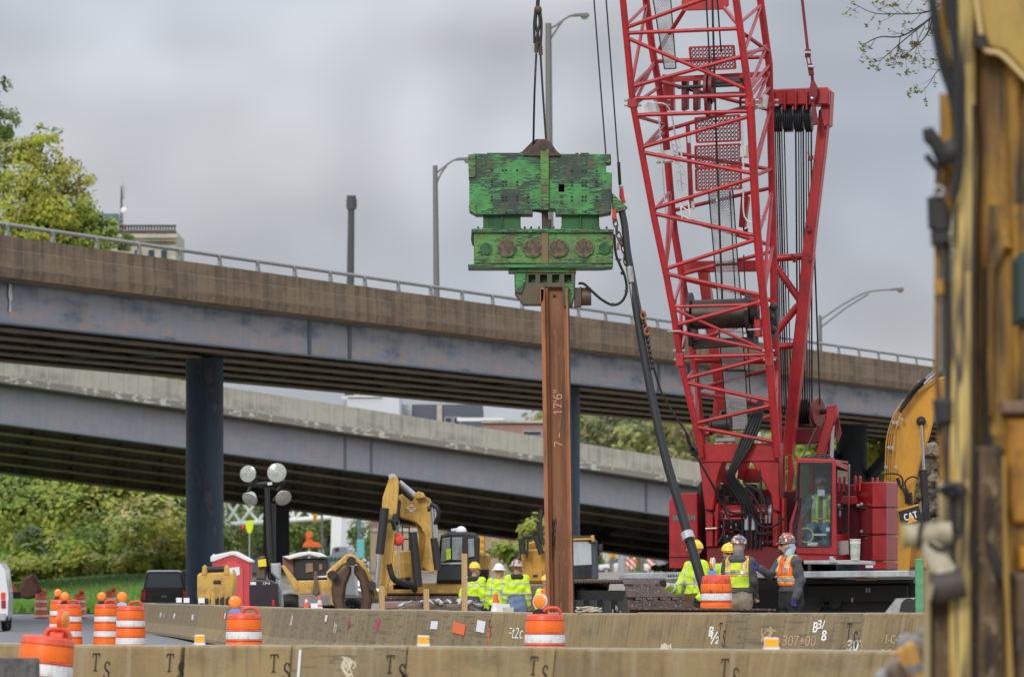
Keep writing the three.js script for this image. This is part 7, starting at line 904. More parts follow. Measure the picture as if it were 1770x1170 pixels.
{ // portable floodlight tower: four round lamps on a mast above a trailer
  const { q, slab, cyl } = pxAt(128), k = MT.black, t = thing('light_tower', 'portable light tower with four round floodlights above a dark trailer', 'light tower', q(462, 1050).setY(0)); cyl('mast', 467, 1000, 461, 842, 0, .06, k, t); cyl('mast', 470, 1010, 470, 870, .15, .085, k, t); cyl('cross_arm', 430, 838, 492, 834, -.1, .045, k, t); slab('label_plate', [[462, 834], [470, 833], [470, 838], [462, 839]], -.2, .05, MT.white, t, .004); for (const [a, b, c2, d] of [[434, 838, 428, 850], [478, 848, 486, 838], [442, 838, 440, 826], [474, 836, 478, 830], [478, 858, 472, 866]]) cyl('lamp_bracket', a, b, c2, d, -.1, .035, k, t);
  for (const [x, y, dx, dy, dz, r] of [[428.5, 819, -.35, .05, 1, .185], [478, 817, -.05, .1, 1, .21], [431.5, 862, -.4, -.75, .75, .175], [489, 860, .35, -.65, .85, .18]]) { const n = V3(dx, dy, dz).normalize(), c = q(x, y, -.25), m4 = new THREE.Matrix4().compose(c.clone().addScaledVector(n, -.16), new THREE.Quaternion().setFromUnitVectors(UP, n), V3(1, 1, 1)); const sh = new MB().lathe([[.05, 0], [.09, .02], [r * .75, .09], [r, .16], [r + .008, .17], [r + .008, .185]], 28, m4).build('floodlight', M('pale lamp shell', { c: [.55, .56, .52], roughness: .4, metalness: .2 }), t); new MB().lathe([[r, .178], [r * .7, .196], [0, .205]], 28, m4).build('lens', M('frosted lens', { map: worn([.40, .42, .38], [.28, .3, .27], .6, [.3, .3], 179), roughness: .12, clearcoat: .6 }), sh); }
  const b = slab('trailer_body', [[430, 1006], [438, 1002], [468, 1002], [478, 1008], [483, 1060], [430, 1060]], -.6, 1.1, M('dark plum trailer paint', { c: [.028, .017, .022], roughness: .35, clearcoat: .4 }), t, .04); decal(inkText([['LP-4', .5, .5, .95, .9]], '#d8d6d2', 'bold #px sans-serif', .26, .09), q(460, 1008, -.612), V3(1, 0, 0), UP, 'lettering', b); slab('placard', [[432, 1006], [442, 1006], [442, 1011], [432, 1011]], -.62, .03, MT.paper, b, .003); slab('tail_lamp', [[429, 1041], [432, 1041], [432, 1050], [429, 1050]], -.63, .05, M('red lamp', { c: [.6, .02, .03], roughness: .3 }), b, .004); slab('tail_lamp', [[470, 1037], [474, 1037], [474, 1048], [470, 1048]], -.63, .05, M('red lamp', { c: [.6, .02, .03], roughness: .3 }), b, .004); slab('yellow_tag', [[445, 968], [459, 966], [460, 979], [446, 980]], -.3, .06, M('yellow tag', { c: [.85, .65, .02], roughness: .5 }), t, .006); slab('winch', [[446, 962], [457, 960], [459, 1002], [442, 1002]], -.2, .25, muddy, t, .03);
  slab('gas_bottle', [[467, 974], [484, 973], [485, 1003], [480, 1003], [468, 990]], -.3, .3, MT.galv, t, .04); slab('guard', [[479, 1002], [485, 1003], [489, 1048], [482, 1052], [478, 1030]], -.3, .4, MT.galv, t, .03);
}
{ // ochre bucket attachment
  const { q, slab, cyl } = pxAt(138), t = thing('excavator_bucket', 'ochre excavator bucket with grease stains lying before the red toilet cabin', 'excavator bucket', q(372, 1060).setY(.3)); slab('shell', [[340, 995], [345, 990], [404, 989], [406, 1000], [404, 1030], [398, 1060], [344, 1060], [340, 1030]], 0, 1, yellowWorn, t, .05); for (const x of [352, 390]) slab('ear', [[x - 4, 994], [x - 3, 980], [x + 1, 976], [x + 5, 980], [x + 6, 994]], -.02, .2, yellowWorn, t, .02); cyl('ear', 353, 985, 391, 983, .1, .075, MT.black, t); slab('name_plate', [[368, 1003], [381, 1003], [381, 1009], [368, 1009]], -.03, .05, MT.black, t, .004); slab('tooth', [[364, 1034], [371, 1034], [373, 1060], [362, 1060]], -.1, .2, yellowWorn, t, .02); const m = new MB(), r = rng(8); for (let i = 0; i < 7; i++) m.px([[344 + i * 9, 1032 + 6 * r()], [350 + i * 9, 1030 + 6 * r()], [351 + i * 9, 1060], [344 + i * 9, 1060]], 137.97, .04, .004); m.build('grease_streak', MT.black, t, { kind: 'stuff' });
}
{ // red portable toilet cabin
  const { q, slab } = pxAt(162), red = M('coral red plastic', { map: worn([.56, .055, .06], [.46, .045, .05], .4, [1, 1], 180), roughness: .5 }), t = thing('portable_toilet', 'red portable toilet cabin with white domed roof next to the blue column', 'portable toilet', q(398, 1090).setY(0)); slab('cabin', [[366, 970], [432, 966], [433, 1095], [366, 1095]], 0, 1.15, red, t, .03); slab('roof', [[363, 963], [366, 960], [400, 953], [407, 953], [435, 968], [436, 972], [430, 972], [404, 960], [398, 960], [368, 971], [363, 971]], -.06, 1.3, MT.white, t, .02); slab('gable', [[370, 970], [400, 958], [430, 969], [430, 972], [370, 973]], -.01, .1, red, t, .01); slab('vent_pipe', [[367, 958], [371, 958], [371, 966], [367, 966]], .3, .1, MT.white, t, .01);
  slab('door', [[379, 985], [384, 975], [395, 971], [406, 971], [416, 977], [420, 988], [420, 1095], [379, 1095]], -.04, .06, M('raised red door', { c: [.62, .075, .08], roughness: .5 }), t, .015); slab('door_sign', [[395, 982], [413, 980], [414, 993], [410, 995], [395, 995]], -.06, .03, MT.paper, t, .004); slab('sign_mark', [[401, 985], [406, 985], [405, 992], [402, 992]], -.07, .02, MT.galv, t, .002);
}
{ // backhoe loader half hidden by the trailer
  const { q, slab, cyl } = pxAt(146), y = yellowWorn, k = MT.black, t = thing('backhoe_loader', 'yellow backhoe loader with black cab and white arched roof beside the grapple', 'backhoe', q(530, 1060).setY(0)); slab('roof', [[487, 962], [500, 960], [517, 955], [534, 953], [550, 955], [563, 962], [550, 963], [534, 959], [515, 963], [500, 967]], -.2, 1.8, MT.white, t, .02); slab('cab', [[508, 966], [566, 964], [568, 1003], [506, 1003]], 0, 1.6, k, t, .04); for (const w of [[[528, 974], [540, 973], [541, 988], [528, 990]], [[551, 975], [556, 975], [557, 984], [551, 986]]]) slab('cab_window', w, -.04, .06, M('brown tinted cab glass', { c: [.28, .18, .13], roughness: .2 }), t, .006); slab('side_panel', [[488, 962], [507, 960], [508, 1003], [496, 990], [488, 978]], .1, .8, M('brown side panel', { c: [.22, .11, .07], roughness: .6 }), t, .02);
  slab('loader_arm', [[485, 978], [491, 977], [519, 1012], [519, 1030], [513, 1028]], -.5, .25, y, t, .02); slab('loader_bucket', [[515, 1004], [573, 1002], [574, 1028], [516, 1028]], -.6, .6, y, t, .03); slab('bucket_lip', [[515, 1028], [575, 1026], [577, 1046], [516, 1050]], -.7, .8, M('scraped grey steel', { map: worn([.26, .23, .22], [.16, .14, .13], .8, [1, 1], 181), roughness: .5, metalness: .2 }), t, .02); slab('strap', [[542, 988], [547, 988], [548, 1006], [552, 1025], [545, 1030], [539, 1024], [542, 1008]], -.75, .15, muddy, t, .02); slab('white_strip', [[546, 996], [572, 994], [572, 997], [546, 999]], -.55, .05, MT.white, t, .004); for (const x of [500, 560]) new MB().add(new THREE.TorusGeometry(.45, .2, 10, 24), new THREE.Matrix4().setPosition(q(x, 1070, .3))).build('wheel', MT.rubber, t);
}
// ------------------------------------------------------------------ road vehicles
const carGlass = M('car glass', { c: [.06, .07, .08], roughness: .08, clearcoat: .7 }), redLamp = M('red tail lamp', { c: [.62, .03, .02], roughness: .25, clearcoat: .5 }), tyre = M('tyre rubber', { c: [.018, .018, .019], roughness: .85 });
function wheel(t, x, z, r = .36) { const w = new MB().add(new THREE.TorusGeometry(r - .1, .1, 10, 22), new THREE.Matrix4().makeRotationY(Math.PI / 2).setPosition(x, r, z)).build('wheel', tyre, t, { local: true }); new MB().cyl(V3(x - .08, r, z), V3(x + .08, r, z), r * .6, r * .6, 16).build('rim', MT.galv, w, { local: true }); }
function loft(sec) {                                      // cross-sections [z, [[x, y] half outline]] mirrored and skinned
  const pos = []; const ring = ([z, pts]) => [...pts.map(([x, y]) => V3(x, y, z)), ...pts.slice().reverse().map(([x, y]) => V3(-x, y, z))];
  const rs = sec.map(ring), tri = (a, b, c) => { for (const p of [a, b, c]) pos.push(p.x, p.y, p.z); };
  for (let i = 1; i < rs.length; i++) for (let j = 0; j < rs[0].length - 1; j++) { const a = rs[i - 1][j], b = rs[i - 1][j + 1], c = rs[i][j + 1], d = rs[i][j]; tri(a, b, c); tri(a, c, d); }
  for (const r of [rs[0], rs[rs.length - 1]]) for (let j = 1; j < r.length - 1; j++) tri(r[0], r[j], r[j + 1]); return pos;
}
{ // dark pickup seen from behind
  const t = thing('pickup_truck', 'black pickup truck seen from behind beside the thick blue column', 'pickup', P(283, 1010, 244).setY(0), { rotY: .06 }), blk = M('black car paint', { c: [.014, .015, .017], roughness: .25, clearcoat: .8 });
  new MB().tri(loft([[0, [[.97, .45], [1.0, .8], [.97, 1.1], [.9, 1.14]]], [-1.8, [[.98, .45], [1.0, .8], [.97, 1.1], [.9, 1.14]]], [-5.4, [[.9, .5], [.95, .8], [.92, 1.05], [.8, 1.1]]]])).build('body', blk, t, { local: true }); new MB().tri(loft([[-1.75, [[.9, 1.1], [.86, 1.3], [.74, 1.86], [.6, 1.9]]], [-2.1, [[.9, 1.1], [.86, 1.3], [.74, 1.9], [.6, 1.95]]], [-3.4, [[.9, 1.1], [.86, 1.3], [.76, 1.9], [.6, 1.95]]], [-4.1, [[.9, 1.08], [.85, 1.1], [.8, 1.12], [.6, 1.14]]]])).build('cabin', blk, t, { local: true });
  new MB().tri([[-.78, 1.22, -1.71], [.78, 1.22, -1.71], [.66, 1.8, -1.73], [-.78, 1.22, -1.71], [.66, 1.8, -1.73], [-.66, 1.8, -1.73]].flat()).build('rear_window', carGlass, t, { local: true }); new MB().box(V3(0, .82, .02), 1.5, .5, .04, 0, 0, 0, .015).build('tailgate', blk, t, { local: true }); new MB().box(V3(0, .84, .05), .2, .08, .02, 0, 0, 0, .008).build('emblem', MT.galv, t, { local: true }); for (const x of [-.88, .88]) new MB().box(V3(x, .88, .0), .2, .42, .1, 0, 0, 0, .02).build('tail_lamp', redLamp, t, { local: true }); new MB().box(V3(0, .48, .05), 1.9, .2, .16, 0, 0, 0, .03).build('bumper', MT.galv, t, { local: true }); for (const x of [-.85, .85]) for (const z of [-.95, -4.4]) wheel(t, x, z, .4);
  const t2 = thing('car', 'dark grey car queued ahead of the black pickup', 'car', P(313, 1010, 256).setY(0), { rotY: .06 }); const g = M('grey car paint', { c: [.05, .052, .058], roughness: .3, clearcoat: .7 }); new MB().tri(loft([[0, [[.85, .35], [.9, .7], [.85, 1.0], [.7, 1.02]]], [-4.4, [[.85, .35], [.9, .7], [.85, .9], [.7, .95]]]])).build('body', g, t2, { local: true }); new MB().tri(loft([[-.2, [[.82, .98], [.8, 1.1], [.66, 1.7], [.5, 1.95]]], [-2.9, [[.82, .98], [.8, 1.1], [.68, 1.85], [.5, 1.98]]], [-3.6, [[.8, .9], [.78, .95], [.75, 1], [.5, 1.0]]]])).build('cabin', carGlass, t2, { local: true }); for (const x of [-.75, .75]) { new MB().box(V3(x, .85, .0), .2, .25, .1, 0, 0, 0, .02).build('tail_lamp', redLamp, t2, { local: true }); for (const z of [-.8, -3.6]) wheel(t2, x, z, .34); }
}
{ // white van at the edge of the frame
  const t = thing('van', 'white van cut off by the edge of the frame', 'van', P(-40, 1010, 165).setY(0), { rotY: .05 }), w = M('white van paint', { c: [.74, .75, .76], roughness: .3, clearcoat: .6 }); new MB().tri(loft([[0, [[.78, .3], [.86, .5], [.88, 1.0], [.78, 1.75], [.66, 1.93], [.5, 1.97]]], [-3.2, [[.8, .3], [.88, .5], [.9, 1.0], [.8, 1.8], [.7, 1.96], [.5, 2.0]]], [-4.1, [[.8, .3], [.86, .5], [.86, 1.0], [.8, 1.1], [.7, 1.15], [.5, 1.15]]]])).build('body', w, t, { local: true }); new MB().box(V3(.2, 1.35, .02), .75, .55, .03, 0, 0, 0, .012).build('rear_window', carGlass, t, { local: true }); new MB().box(V3(.73, 1.02, -.02), .13, .2, .1, 0, 0, 0, .02).build('tail_lamp', M('lit tail lamp', { c: [.85, .06, .03], roughness: .25 }), t, { local: true }); new MB().box(V3(.74, .78, -.02), .13, .24, .1, 0, 0, 0, .02).build('tail_lamp', M('dark red lamp', { c: [.35, .02, .03], roughness: .3 }), t, { local: true }); new MB().box(V3(0, .42, .06), 1.6, .22, .14, 0, 0, 0, .03).build('bumper', M('grey bumper', { c: [.4, .4, .41], roughness: .6 }), t, { local: true }); for (const x of [-.75, .75]) for (const z of [-.7, -3.2]) wheel(t, x, z, .33);
}
function whiteCar(label, px, D, rot, o = {}) { const t = thing('car', label, 'car', P(px, 1010, D).setY(gh((px - PX) * D / F, D) + .02), { rotY: rot }), w = o.m || M('white car paint', { c: [.76, .77, .78], roughness: .3, clearcoat: .6 }); new MB().tri(loft([[2.2, [[.7, .4], [.85, .6], [.8, .85], [.6, .9]]], [1.2, [[.85, .35], [.92, .65], [.88, .98], [.7, 1.02]]], [-2.0, [[.85, .35], [.92, .65], [.88, 1.02], [.7, 1.05]]], [-2.3, [[.75, .4], [.85, .65], [.8, .95], [.6, 1.0]]]])).build('body', w, t, { local: true }); new MB().tri(loft([[1.15, [[.84, .98], [.8, 1.02], [.7, 1.04], [.5, 1.05]]], [.4, [[.84, .98], [.8, 1.1], [.66, 1.5], [.5, 1.54]]], [-1.4, [[.84, .98], [.8, 1.1], [.66, 1.52], [.5, 1.56]]], [-2.0, [[.82, .98], [.78, 1.02], [.7, 1.04], [.5, 1.05]]]])).build('cabin', carGlass, t, { local: true }); new MB().box(V3(0, 1.57, -.5), 1.1, .05, 1.7, 0, 0, 0, .02).build('roof', w, t, { local: true }); for (const x of [-.84, .84]) for (const z of [1.35, -1.35]) wheel(t, x, z, .34); return t; }
whiteCar('white car with its nose beside the striped barricades', 1068, 560, -1.35); whiteCar('silver white car parked just behind the two striped panels', 1104, 550, 1.5); whiteCar('white car half hidden by the crane engine housing', 1146, 556, 1.5); whiteCar('pale car behind the white hatted worker', 868, 300, 1.5, { m: M('silver paint', { c: [.45, .47, .48], roughness: .3, clearcoat: .6 }) }); whiteCar('small white car behind the red toilet cabin', 425, 330, 1.3); whiteCar('dark car seen between grapple and excavator stick', 648, 300, 1.4, { m: M('dark car paint', { c: [.05, .055, .06], roughness: .3, clearcoat: .6 }) });
// striped barricades
const stripes = M('orange and white stripes', { map: tex(64, 64, (u, v) => ((u + v) * 1 % 1) < .5 ? [.8, .1, .04] : [.75, .74, .7], [.55, .55]), roughness: .5 });
for (const [x, lab] of [[1083, 'orange striped barricade panel farthest from the crane'], [1094, 'orange striped barricade panel with a small red lamp, in the middle'], [1125, 'orange striped barricade panel nearest the crane housing']]) { const { q, slab } = pxAt(520), t = thing('barricade', lab, 'barricade', q(x, 993)); slab('panel', [[x - 5.5, 966], [x + 4, 963], [x + 5.5, 980], [x - 4, 985]], 0, .08, stripes, t, .004); for (const e of [-3, 3]) slab('leg', [[x + e - .7, 980], [x + e + .7, 980], [x + e + .7, 1000], [x + e - .7, 1000]], .05, .08, MT.galv, t, .004); if (x === 1094) new MB().disc(q(1098.5, 970, -.1), V3(0, 0, 1), .16, .1, 16).build('lamp', M('red orange lens', { c: [.9, .12, .04], roughness: .3 }), t); }
// traffic signals, masts and signs in the distance
const sigY = M('yellow signal housing', { c: [.85, .40, .01], roughness: .5 }), sigLens = M('dark signal lens', { c: [.45, .22, .02], roughness: .3 });
function signal(label, x, y0, y1, D, n, o = {}) { const t = thing('traffic_signal', label, 'traffic signal', P(o.px ?? x, 1000, D).setY(gh((x - PX) * D / F, D))), { q, slab, cyl } = pxAt(D), w = o.w || 4; cyl('pole', o.px ?? x, 1000, o.px ?? x, y0 - (o.up ?? 2), .4, .12, lampGrey, t); if (o.px !== undefined) cyl('mast_arm', o.px, y0 + 2, x, y0 + 1, .4, .1, lampGrey, t); const h = slab('housing', [[x - w, y0], [x + w, y0], [x + w, y1], [x - w, y1]], 0, .25, o.m || sigY, t, .02); for (let i = 0; i < n; i++) { const y = lerp(y0, y1, (i + .5) / n); new MB().disc(q(x, y, -.04), V3(0, 0, 1), .12, .1, 16).build('lens', i === 0 && o.red ? M('lit red lens', { c: [.9, .03, .03], emissive: new THREE.Color(1, .03, .04), emissiveIntensity: 1.2, roughness: .3 }) : sigLens, h); } return t; }
signal('yellow traffic signal head of five lenses beside the braced column', 1051, 912, 950, 520, 5, { px: 1056, w: 3.5 }); signal('yellow traffic signal head standing behind the excavator counterweight', 833, 906, 965, 500, 5, { w: 3.5, px: 836 }); signal('far yellow signal head at the crane housing edge', 1150, 921, 935, 540, 3, { px: 1141, w: 2.6 }); signal('yellow signal hanging under the gantry truss', 544, 882, 903, 560, 3, { px: 556, w: 3.2 }); signal('lit red traffic light beside the blue column', 419, 908, 926, 560, 3, { px: 400, w: 3, red: true, m: MT.black });
{ const { q, slab, cyl } = pxAt(510); const t = thing('traffic_signal', 'single round amber beacon on a short post by the cream building', 'traffic signal', q(1060, 1000)); cyl('post', 1060, 1000, 1060, 960, .2, .06, lampGrey, t); slab('housing', [[1055, 956], [1065, 956], [1066, 965], [1054, 965]], 0, .3, sigY, t, .06); new MB().disc(q(1060, 961, -.05), V3(0, 0, 1), .15, .1, 16).build('lens', sigLens, t); }
for (const [x, y0, w, D, lab] of [[1075, 908, .36, 520, 'grey signal mast beside the cream corrugated building'], [1083, 908, .26, 525, 'second slimmer grey mast next to the signal mast'], [1097, 908, .56, 530, 'mossy wooden utility pole behind the barricades'], [1110, 912, .2, 535, 'thin brown pole among the grey shrubs'], [1141, 912, .42, 538, 'pale steel pole close to the crane housing'], [620, 905, .2, 508, 'slim blue grey pole carrying a yellow flasher under the sign']]) { const m = M('pole finish', { c: x === 1097 ? [.16, .15, .07] : x === 1110 ? [.2, .17, .12] : x === 620 ? [.12, .2, .24] : [.36, .37, .38], roughness: .8 }); const b = P(x, 1000, D); new MB().cyl(b.clone().setY(gh(b.x, D)), P(x, y0 - 20, D), w, w * .9, 10).solo('pole', lab, 'pole', m); }
{ const { q, slab } = pxAt(506), t = thing('flasher', 'yellow flashing beacon head above the slim pole by the gantry post', 'beacon', q(621, 880)); slab('housing', [[616, 862], [625, 861], [627, 872], [623, 880], [618, 880], [615, 871]], 0, .3, M('bright yellow casing', { c: [.85, .62, .02], roughness: .4 }), t, .04); slab('bracket', [[619, 880], [623, 880], [622, 892], [620, 892]], .05, .1, sigY, t, .01); slab('bracket', [[604, 860], [640, 858], [640, 860], [604, 862]], .2, .1, MT.galv, t, .004); }
{ const { q, slab } = pxAt(300), t = thing('road_work_sign', 'fluorescent orange figure shaped barrel light above the backhoe roof', 'beacon', q(533, 960)); new MB().disc(q(534, 924, 0), V3(0, 0, 1), .18, .12, 20).build('lens', MT.orangeSheet, t); slab('body', [[529, 930], [539, 930], [540, 936], [551, 938], [556, 946], [522, 946], [526, 938], [529, 936]], .05, .4, MT.orangeSheet, t, .03); slab('post', [[532, 946], [536, 946], [536, 1020], [532, 1020]], .2, .12, MT.galv, t, .01); }
{ const { q, slab } = pxAt(310), t = thing('crossing_sign', 'fluorescent yellow green sign on a post above the red toilet cabin', 'sign', q(431, 960)); slab('panel', [[424, 900], [437, 899], [437, 912], [433, 922], [428, 922], [424, 912]], 0, .05, M('fluorescent yellow green', { c: [.66, .80, .02], roughness: .5 }), t, .006); slab('post', [[429.5, 922], [431.5, 922], [431.5, 1000], [429.5, 1000]], .05, .06, MT.galv, t, .004); }
new MB().box(P(623, 949, 350), .46, 1.15, .3, 0, 0, 0, .05).solo('utility_box', 'turquoise utility box on a post behind the grapple', 'utility box', M('turquoise box', { c: [.13, .42, .44], roughness: .6 }));
{ // white overhead sign gantry
  const { q, slab, cyl } = pxAt(575), w = M('bright white gantry paint', { c: [.83, .84, .83], roughness: .4 }), t = thing('sign_gantry', 'white overhead sign gantry with lattice truss and thick white post', 'gantry', q(581, 1000).setY(gh(-17, 575))); new MB().beam(q(579, 1000), q(583, 852), 1.06, .9, V3(1, 0, 0)).build('post', w, t); cyl('chord', 388, 867, 574, 859, 0, .22, w, t); cyl('chord', 388, 907, 574, 894, 0, .25, w, t); cyl('chord', 590, 862, 880, 880, .2, .13, w, t); cyl('chord', 590, 893, 860, 885, 0, .22, w, t); for (const e of [388, 505, 574]) cyl('upright', e, lerp(867, 859, (e - 388) / 186), e + 2, lerp(907, 894, (e - 388) / 186), 0, .13, w, t);
  const xs = [390, 415, 445, 475, 510, 540, 572]; for (let i = 1; i < xs.length; i++) { const f = (x, b) => lerp(b ? 905 : 867, b ? 893 : 860, (x - 388) / 186); cyl('lacing', xs[i - 1], f(xs[i - 1], 0), xs[i], f(xs[i], 1), .1, .14, w, t); cyl('lacing', xs[i - 1], f(xs[i - 1], 1), xs[i], f(xs[i], 0), -.1, .14, w, t); }
  cyl('lacing', 702, 887, 714, 874, 0, .06, w, t); cyl('lacing', 714, 874, 727, 888, 0, .06, w, t); const pn = slab('sign_back', [[596, 863], [653, 868], [653, 893], [596, 890]], .3, .1, MT.whiteSteel, t, .004); for (let i = 0; i < 9; i++) slab('rib', [[599 + i * 6, 864 + i * .5], [600.5 + i * 6, 864 + i * .5], [600.5 + i * 6, 891], [599 + i * 6, 890]], .22, .06, MT.galv, pn, .003); slab('floodlight', [[600, 891], [606, 890], [608, 898], [602, 900]], -.2, .3, MT.white, t, .03); cyl('mast_arm', 780, 893, 795, 901, -.2, .12, MT.galv, t); cyl('mast_arm', 795, 901, 797, 925, -.2, .12, MT.galv, t);
}
{ // white crane truck with green lettering beside the gantry foot
  const { q, slab, cyl } = pxAt(250), w = MT.white, t = thing('truck', 'white lorry with green band and chrome stacks behind the backhoe', 'truck', q(590, 1010).setY(0)), gm = M('truck green', { c: [.07, .32, .2], roughness: .5 }); slab('body', [[556, 962], [615, 954], [617, 1030], [556, 1030]], 0, 2, w, t, .06); slab('cab', [[574, 948], [580, 945], [598, 945], [603, 951], [604, 962], [572, 962]], .1, 1.6, w, t, .06); slab('cab_window', [[579, 948], [586, 947], [586, 953], [579, 953]], .05, .1, carGlass, t, .01); for (const [x0, x1] of [[565, 569], [570, 575], [577, 581], [583, 590], [592, 595]]) slab('green_letter_block', [[x0, 964], [x1, 963], [x1, 970], [x0, 971]], -.04, .05, gm, t, .004); for (const x of [552, 558]) cyl('stack', x, 950, x, 965, .2, .06, MT.steel, t); for (const x of [565, 608]) new MB().add(new THREE.TorusGeometry(.38, .14, 8, 20), new THREE.Matrix4().setPosition(q(x, 1055, .1))).build('wheel', tyre, t);
}
// ------------------------------------------------------------------ the yellow machine arm close to the camera and the budding twigs
{
  const { q, slab, cyl } = pxAt(25), k = MT.black, arm = thing('digger', 'tall worn yellow excavator arm with black hoses and muddy fittings filling one side', 'digger', q(1690, 1010).setY(.2));
  const pale = M('sun faded yellow plate', { map: tex(512, 512, (u, v) => { const s = fbm(u * 8, v * 1.5, 301, 4, 8, 0), a = fbm(u * 5, v * 5, 302, 5, 5, 5), g = fbm(u * 20, v * 3, 303, 3, 20, 3); let c = mix3([.54, .39, .12], [.36, .22, .045], clamp((a - .40) * 2.6)); c = mix3(c, [.07, .05, .03], clamp((s - .5) * 3.4)); return mix3(c, [.04, .035, .03], clamp((g - .56) * 6)); }, [.35, .9]), roughness: .5, clearcoat: .2 });
  const mustard = M('stained mustard paint', { map: tex(512, 512, (u, v) => { const a = fbm(u * 5, v * 3, 311, 5, 5, 3), s = fbm(u * 9, v * 1.2, 312, 4, 9, 0), b = fbm(u * 30, v * 20, 313, 3, 30, 20); let c = mix3([.38, .20, .02], [.16, .075, .014], clamp((a - .40) * 2.8)); c = mix3(c, [.022, .017, .012], clamp((s - .47) * 4.5)); return b > .68 ? mix3(c, [.12, .08, .05], .6) : c; }, [.4, 1]), roughness: .55 });
  const mud = M('caked brown mud', { map: tex(512, 512, (u, v) => { const a = fbm(u * 6, v * 4, 321, 5, 6, 4), b = fbm(u * 20, v * 14, 322, 4, 20, 14); let c = mix3([.13, .085, .045], [.035, .026, .018], clamp((a - .4) * 3)); return mix3(c, [.27, .21, .13], clamp((b - .6) * 4)); }, [.4, .6]), roughness: .9, bumpMap: bumpFine, bumpScale: .006 });
  const tanM = M('dull beige fitting', { map: worn([.42, .36, .24], [.2, .16, .1], .8, [.3, .3], 324), roughness: .55 });
  const stick = slab('stick', [[1644, -60], [1685, -60], [1690, 300], [1684, 700], [1683, 1400], [1642, 1400], [1643, 800], [1655, 330], [1660, 160]], 0, .55, pale, arm, .02);
  slab('side_plate', [[1685, 60], [1830, 60], [1830, 1400], [1683, 1400], [1684, 700], [1690, 300]], .16, .36, mustard, arm, .02); slab('stick_edge', [[1681, 180], [1688, 180], [1687, 700], [1686, 1400], [1679, 1400], [1680, 700]], -.004, .05, k, arm, .006);
  slab('head_plate', [[1655, -60], [1840, -60], [1840, 190], [1772, 136], [1734, 95], [1722, 92], [1704, 88], [1695, 62], [1686, 20]], .02, .4, M('cream yellow plate', { map: worn([.42, .28, .065], [.25, .15, .035], .8, [.6, .6], 325), roughness: .5 }), arm, .03); new MB().path([q(1686, -30, -.01), q(1694, 40, -.01), q(1704, 86, -.01), q(1728, 92, -.01), q(1772, 134, -.01), q(1830, 182, -.01)], .011, 8, 50).build('weld_bead', M('pale weld edge', { c: [.62, .45, .2], roughness: .5 }), arm); new MB().disc(q(1697, 72, -.0), V3(0, 0, 1), .03, .06, 18).build('pin_cap', k, arm);
  for (const [pts, d] of [[[[1742, 100], [1766, 130], [1764, 800], [1752, 800], [1750, 420], [1744, 300]], .12], [[[1709, 440], [1728, 395], [1744, 400], [1752, 430], [1738, 430], [1722, 470], [1716, 720], [1708, 720]], .1]]) slab('rib', pts, d, .08, mustard, arm, .012);
  slab('dark_channel', [[1702, 460], [1712, 470], [1712, 1030], [1706, 1200], [1700, 1200]], .13, .05, k, arm, .008); slab('tank', [[1752, 450], [1768, 435], [1800, 435], [1800, 560], [1752, 560]], .08, .1, M('dark green cover', { c: [.035, .06, .055], roughness: .35 }), arm, .03); slab('bracket_plate', [[1732, 693], [1840, 693], [1840, 715], [1732, 715]], .06, .1, M('rust brown plate', { map: worn([.2, .12, .08], [.1, .06, .04], .9, [.2, .2], 326), roughness: .7 }), arm, .012); slab('patch_panel', [[1741, 722], [1840, 720], [1840, 905], [1752, 905], [1742, 880]], .1, .06, M('orange ochre panel', { map: worn([.40, .18, .015], [.14, .065, .012], 1, [.3, .4], 327), roughness: .5 }), arm, .015); slab('patch_panel', [[1762, 945], [1840, 940], [1840, 985], [1764, 985]], .1, .06, M('orange ochre panel', { c: [.5, .22, .02], roughness: .5 }), arm, .012);
  slab('mud_guard', [[1680, 770], [1735, 770], [1738, 900], [1733, 1000], [1745, 1400], [1678, 1400]], .06, .1, mud, arm, .03); slab('mud_cake', [[1748, 990], [1840, 985], [1840, 1400], [1756, 1400]], .08, .12, mud, arm, .03); slab('guide_rail', [[1734, 790], [1741, 786], [1741, 880], [1746, 1000], [1747, 1055], [1754, 1180], [1754, 1400], [1746, 1400], [1740, 1056], [1736, 1000]], -.02, .06, M('ochre rail', { c: [.32, .19, .04], roughness: .5 }), arm, .006); slab('dark_groove', [[1706, 930], [1713, 935], [1738, 985], [1742, 1000], [1735, 1008], [1728, 1002], [1708, 955]], .03, .06, k, arm, .006);
  slab('mud_pocket', [[1612, 1000], [1660, 1000], [1662, 1130], [1655, 1400], [1608, 1400], [1610, 1100]], .05, .25, mud, arm, .02); slab('edge_strip', [[1600, 985], [1611, 985], [1609, 1400], [1598, 1400]], -.0, .1, M('dusty tan strip', { c: [.33, .26, .13], roughness: .7 }), arm, .01);
  cyl('pipe', 1622, 300, 1620, 640, .1, .013, mustard, arm); cyl('pipe', 1620, 640, 1632, 840, .1, .014, mustard, arm); cyl('pipe', 1628, 830, 1634, 1000, .08, .016, M('tan pipe', { c: [.40, .31, .15], roughness: .6 }), arm); cyl('steel_rod', 1627, 415, 1629, 640, .2, .012, MT.steel, arm); cyl('dark_pipe', 1637, 410, 1641, 720, .05, .016, k, arm); cyl('dark_pipe', 1641, 720, 1645, 840, .05, .022, k, arm); slab('clamp_block', [[1612, 400], [1640, 396], [1644, 420], [1614, 424]], -.02, .12, k, arm, .01); slab('clamp_block', [[1615, 690], [1650, 688], [1650, 735], [1620, 735]], 0, .12, k, arm, .02); slab('yellow_lug', [[1617, 484], [1633, 482], [1634, 510], [1618, 512]], .0, .08, mustard, arm, .01);
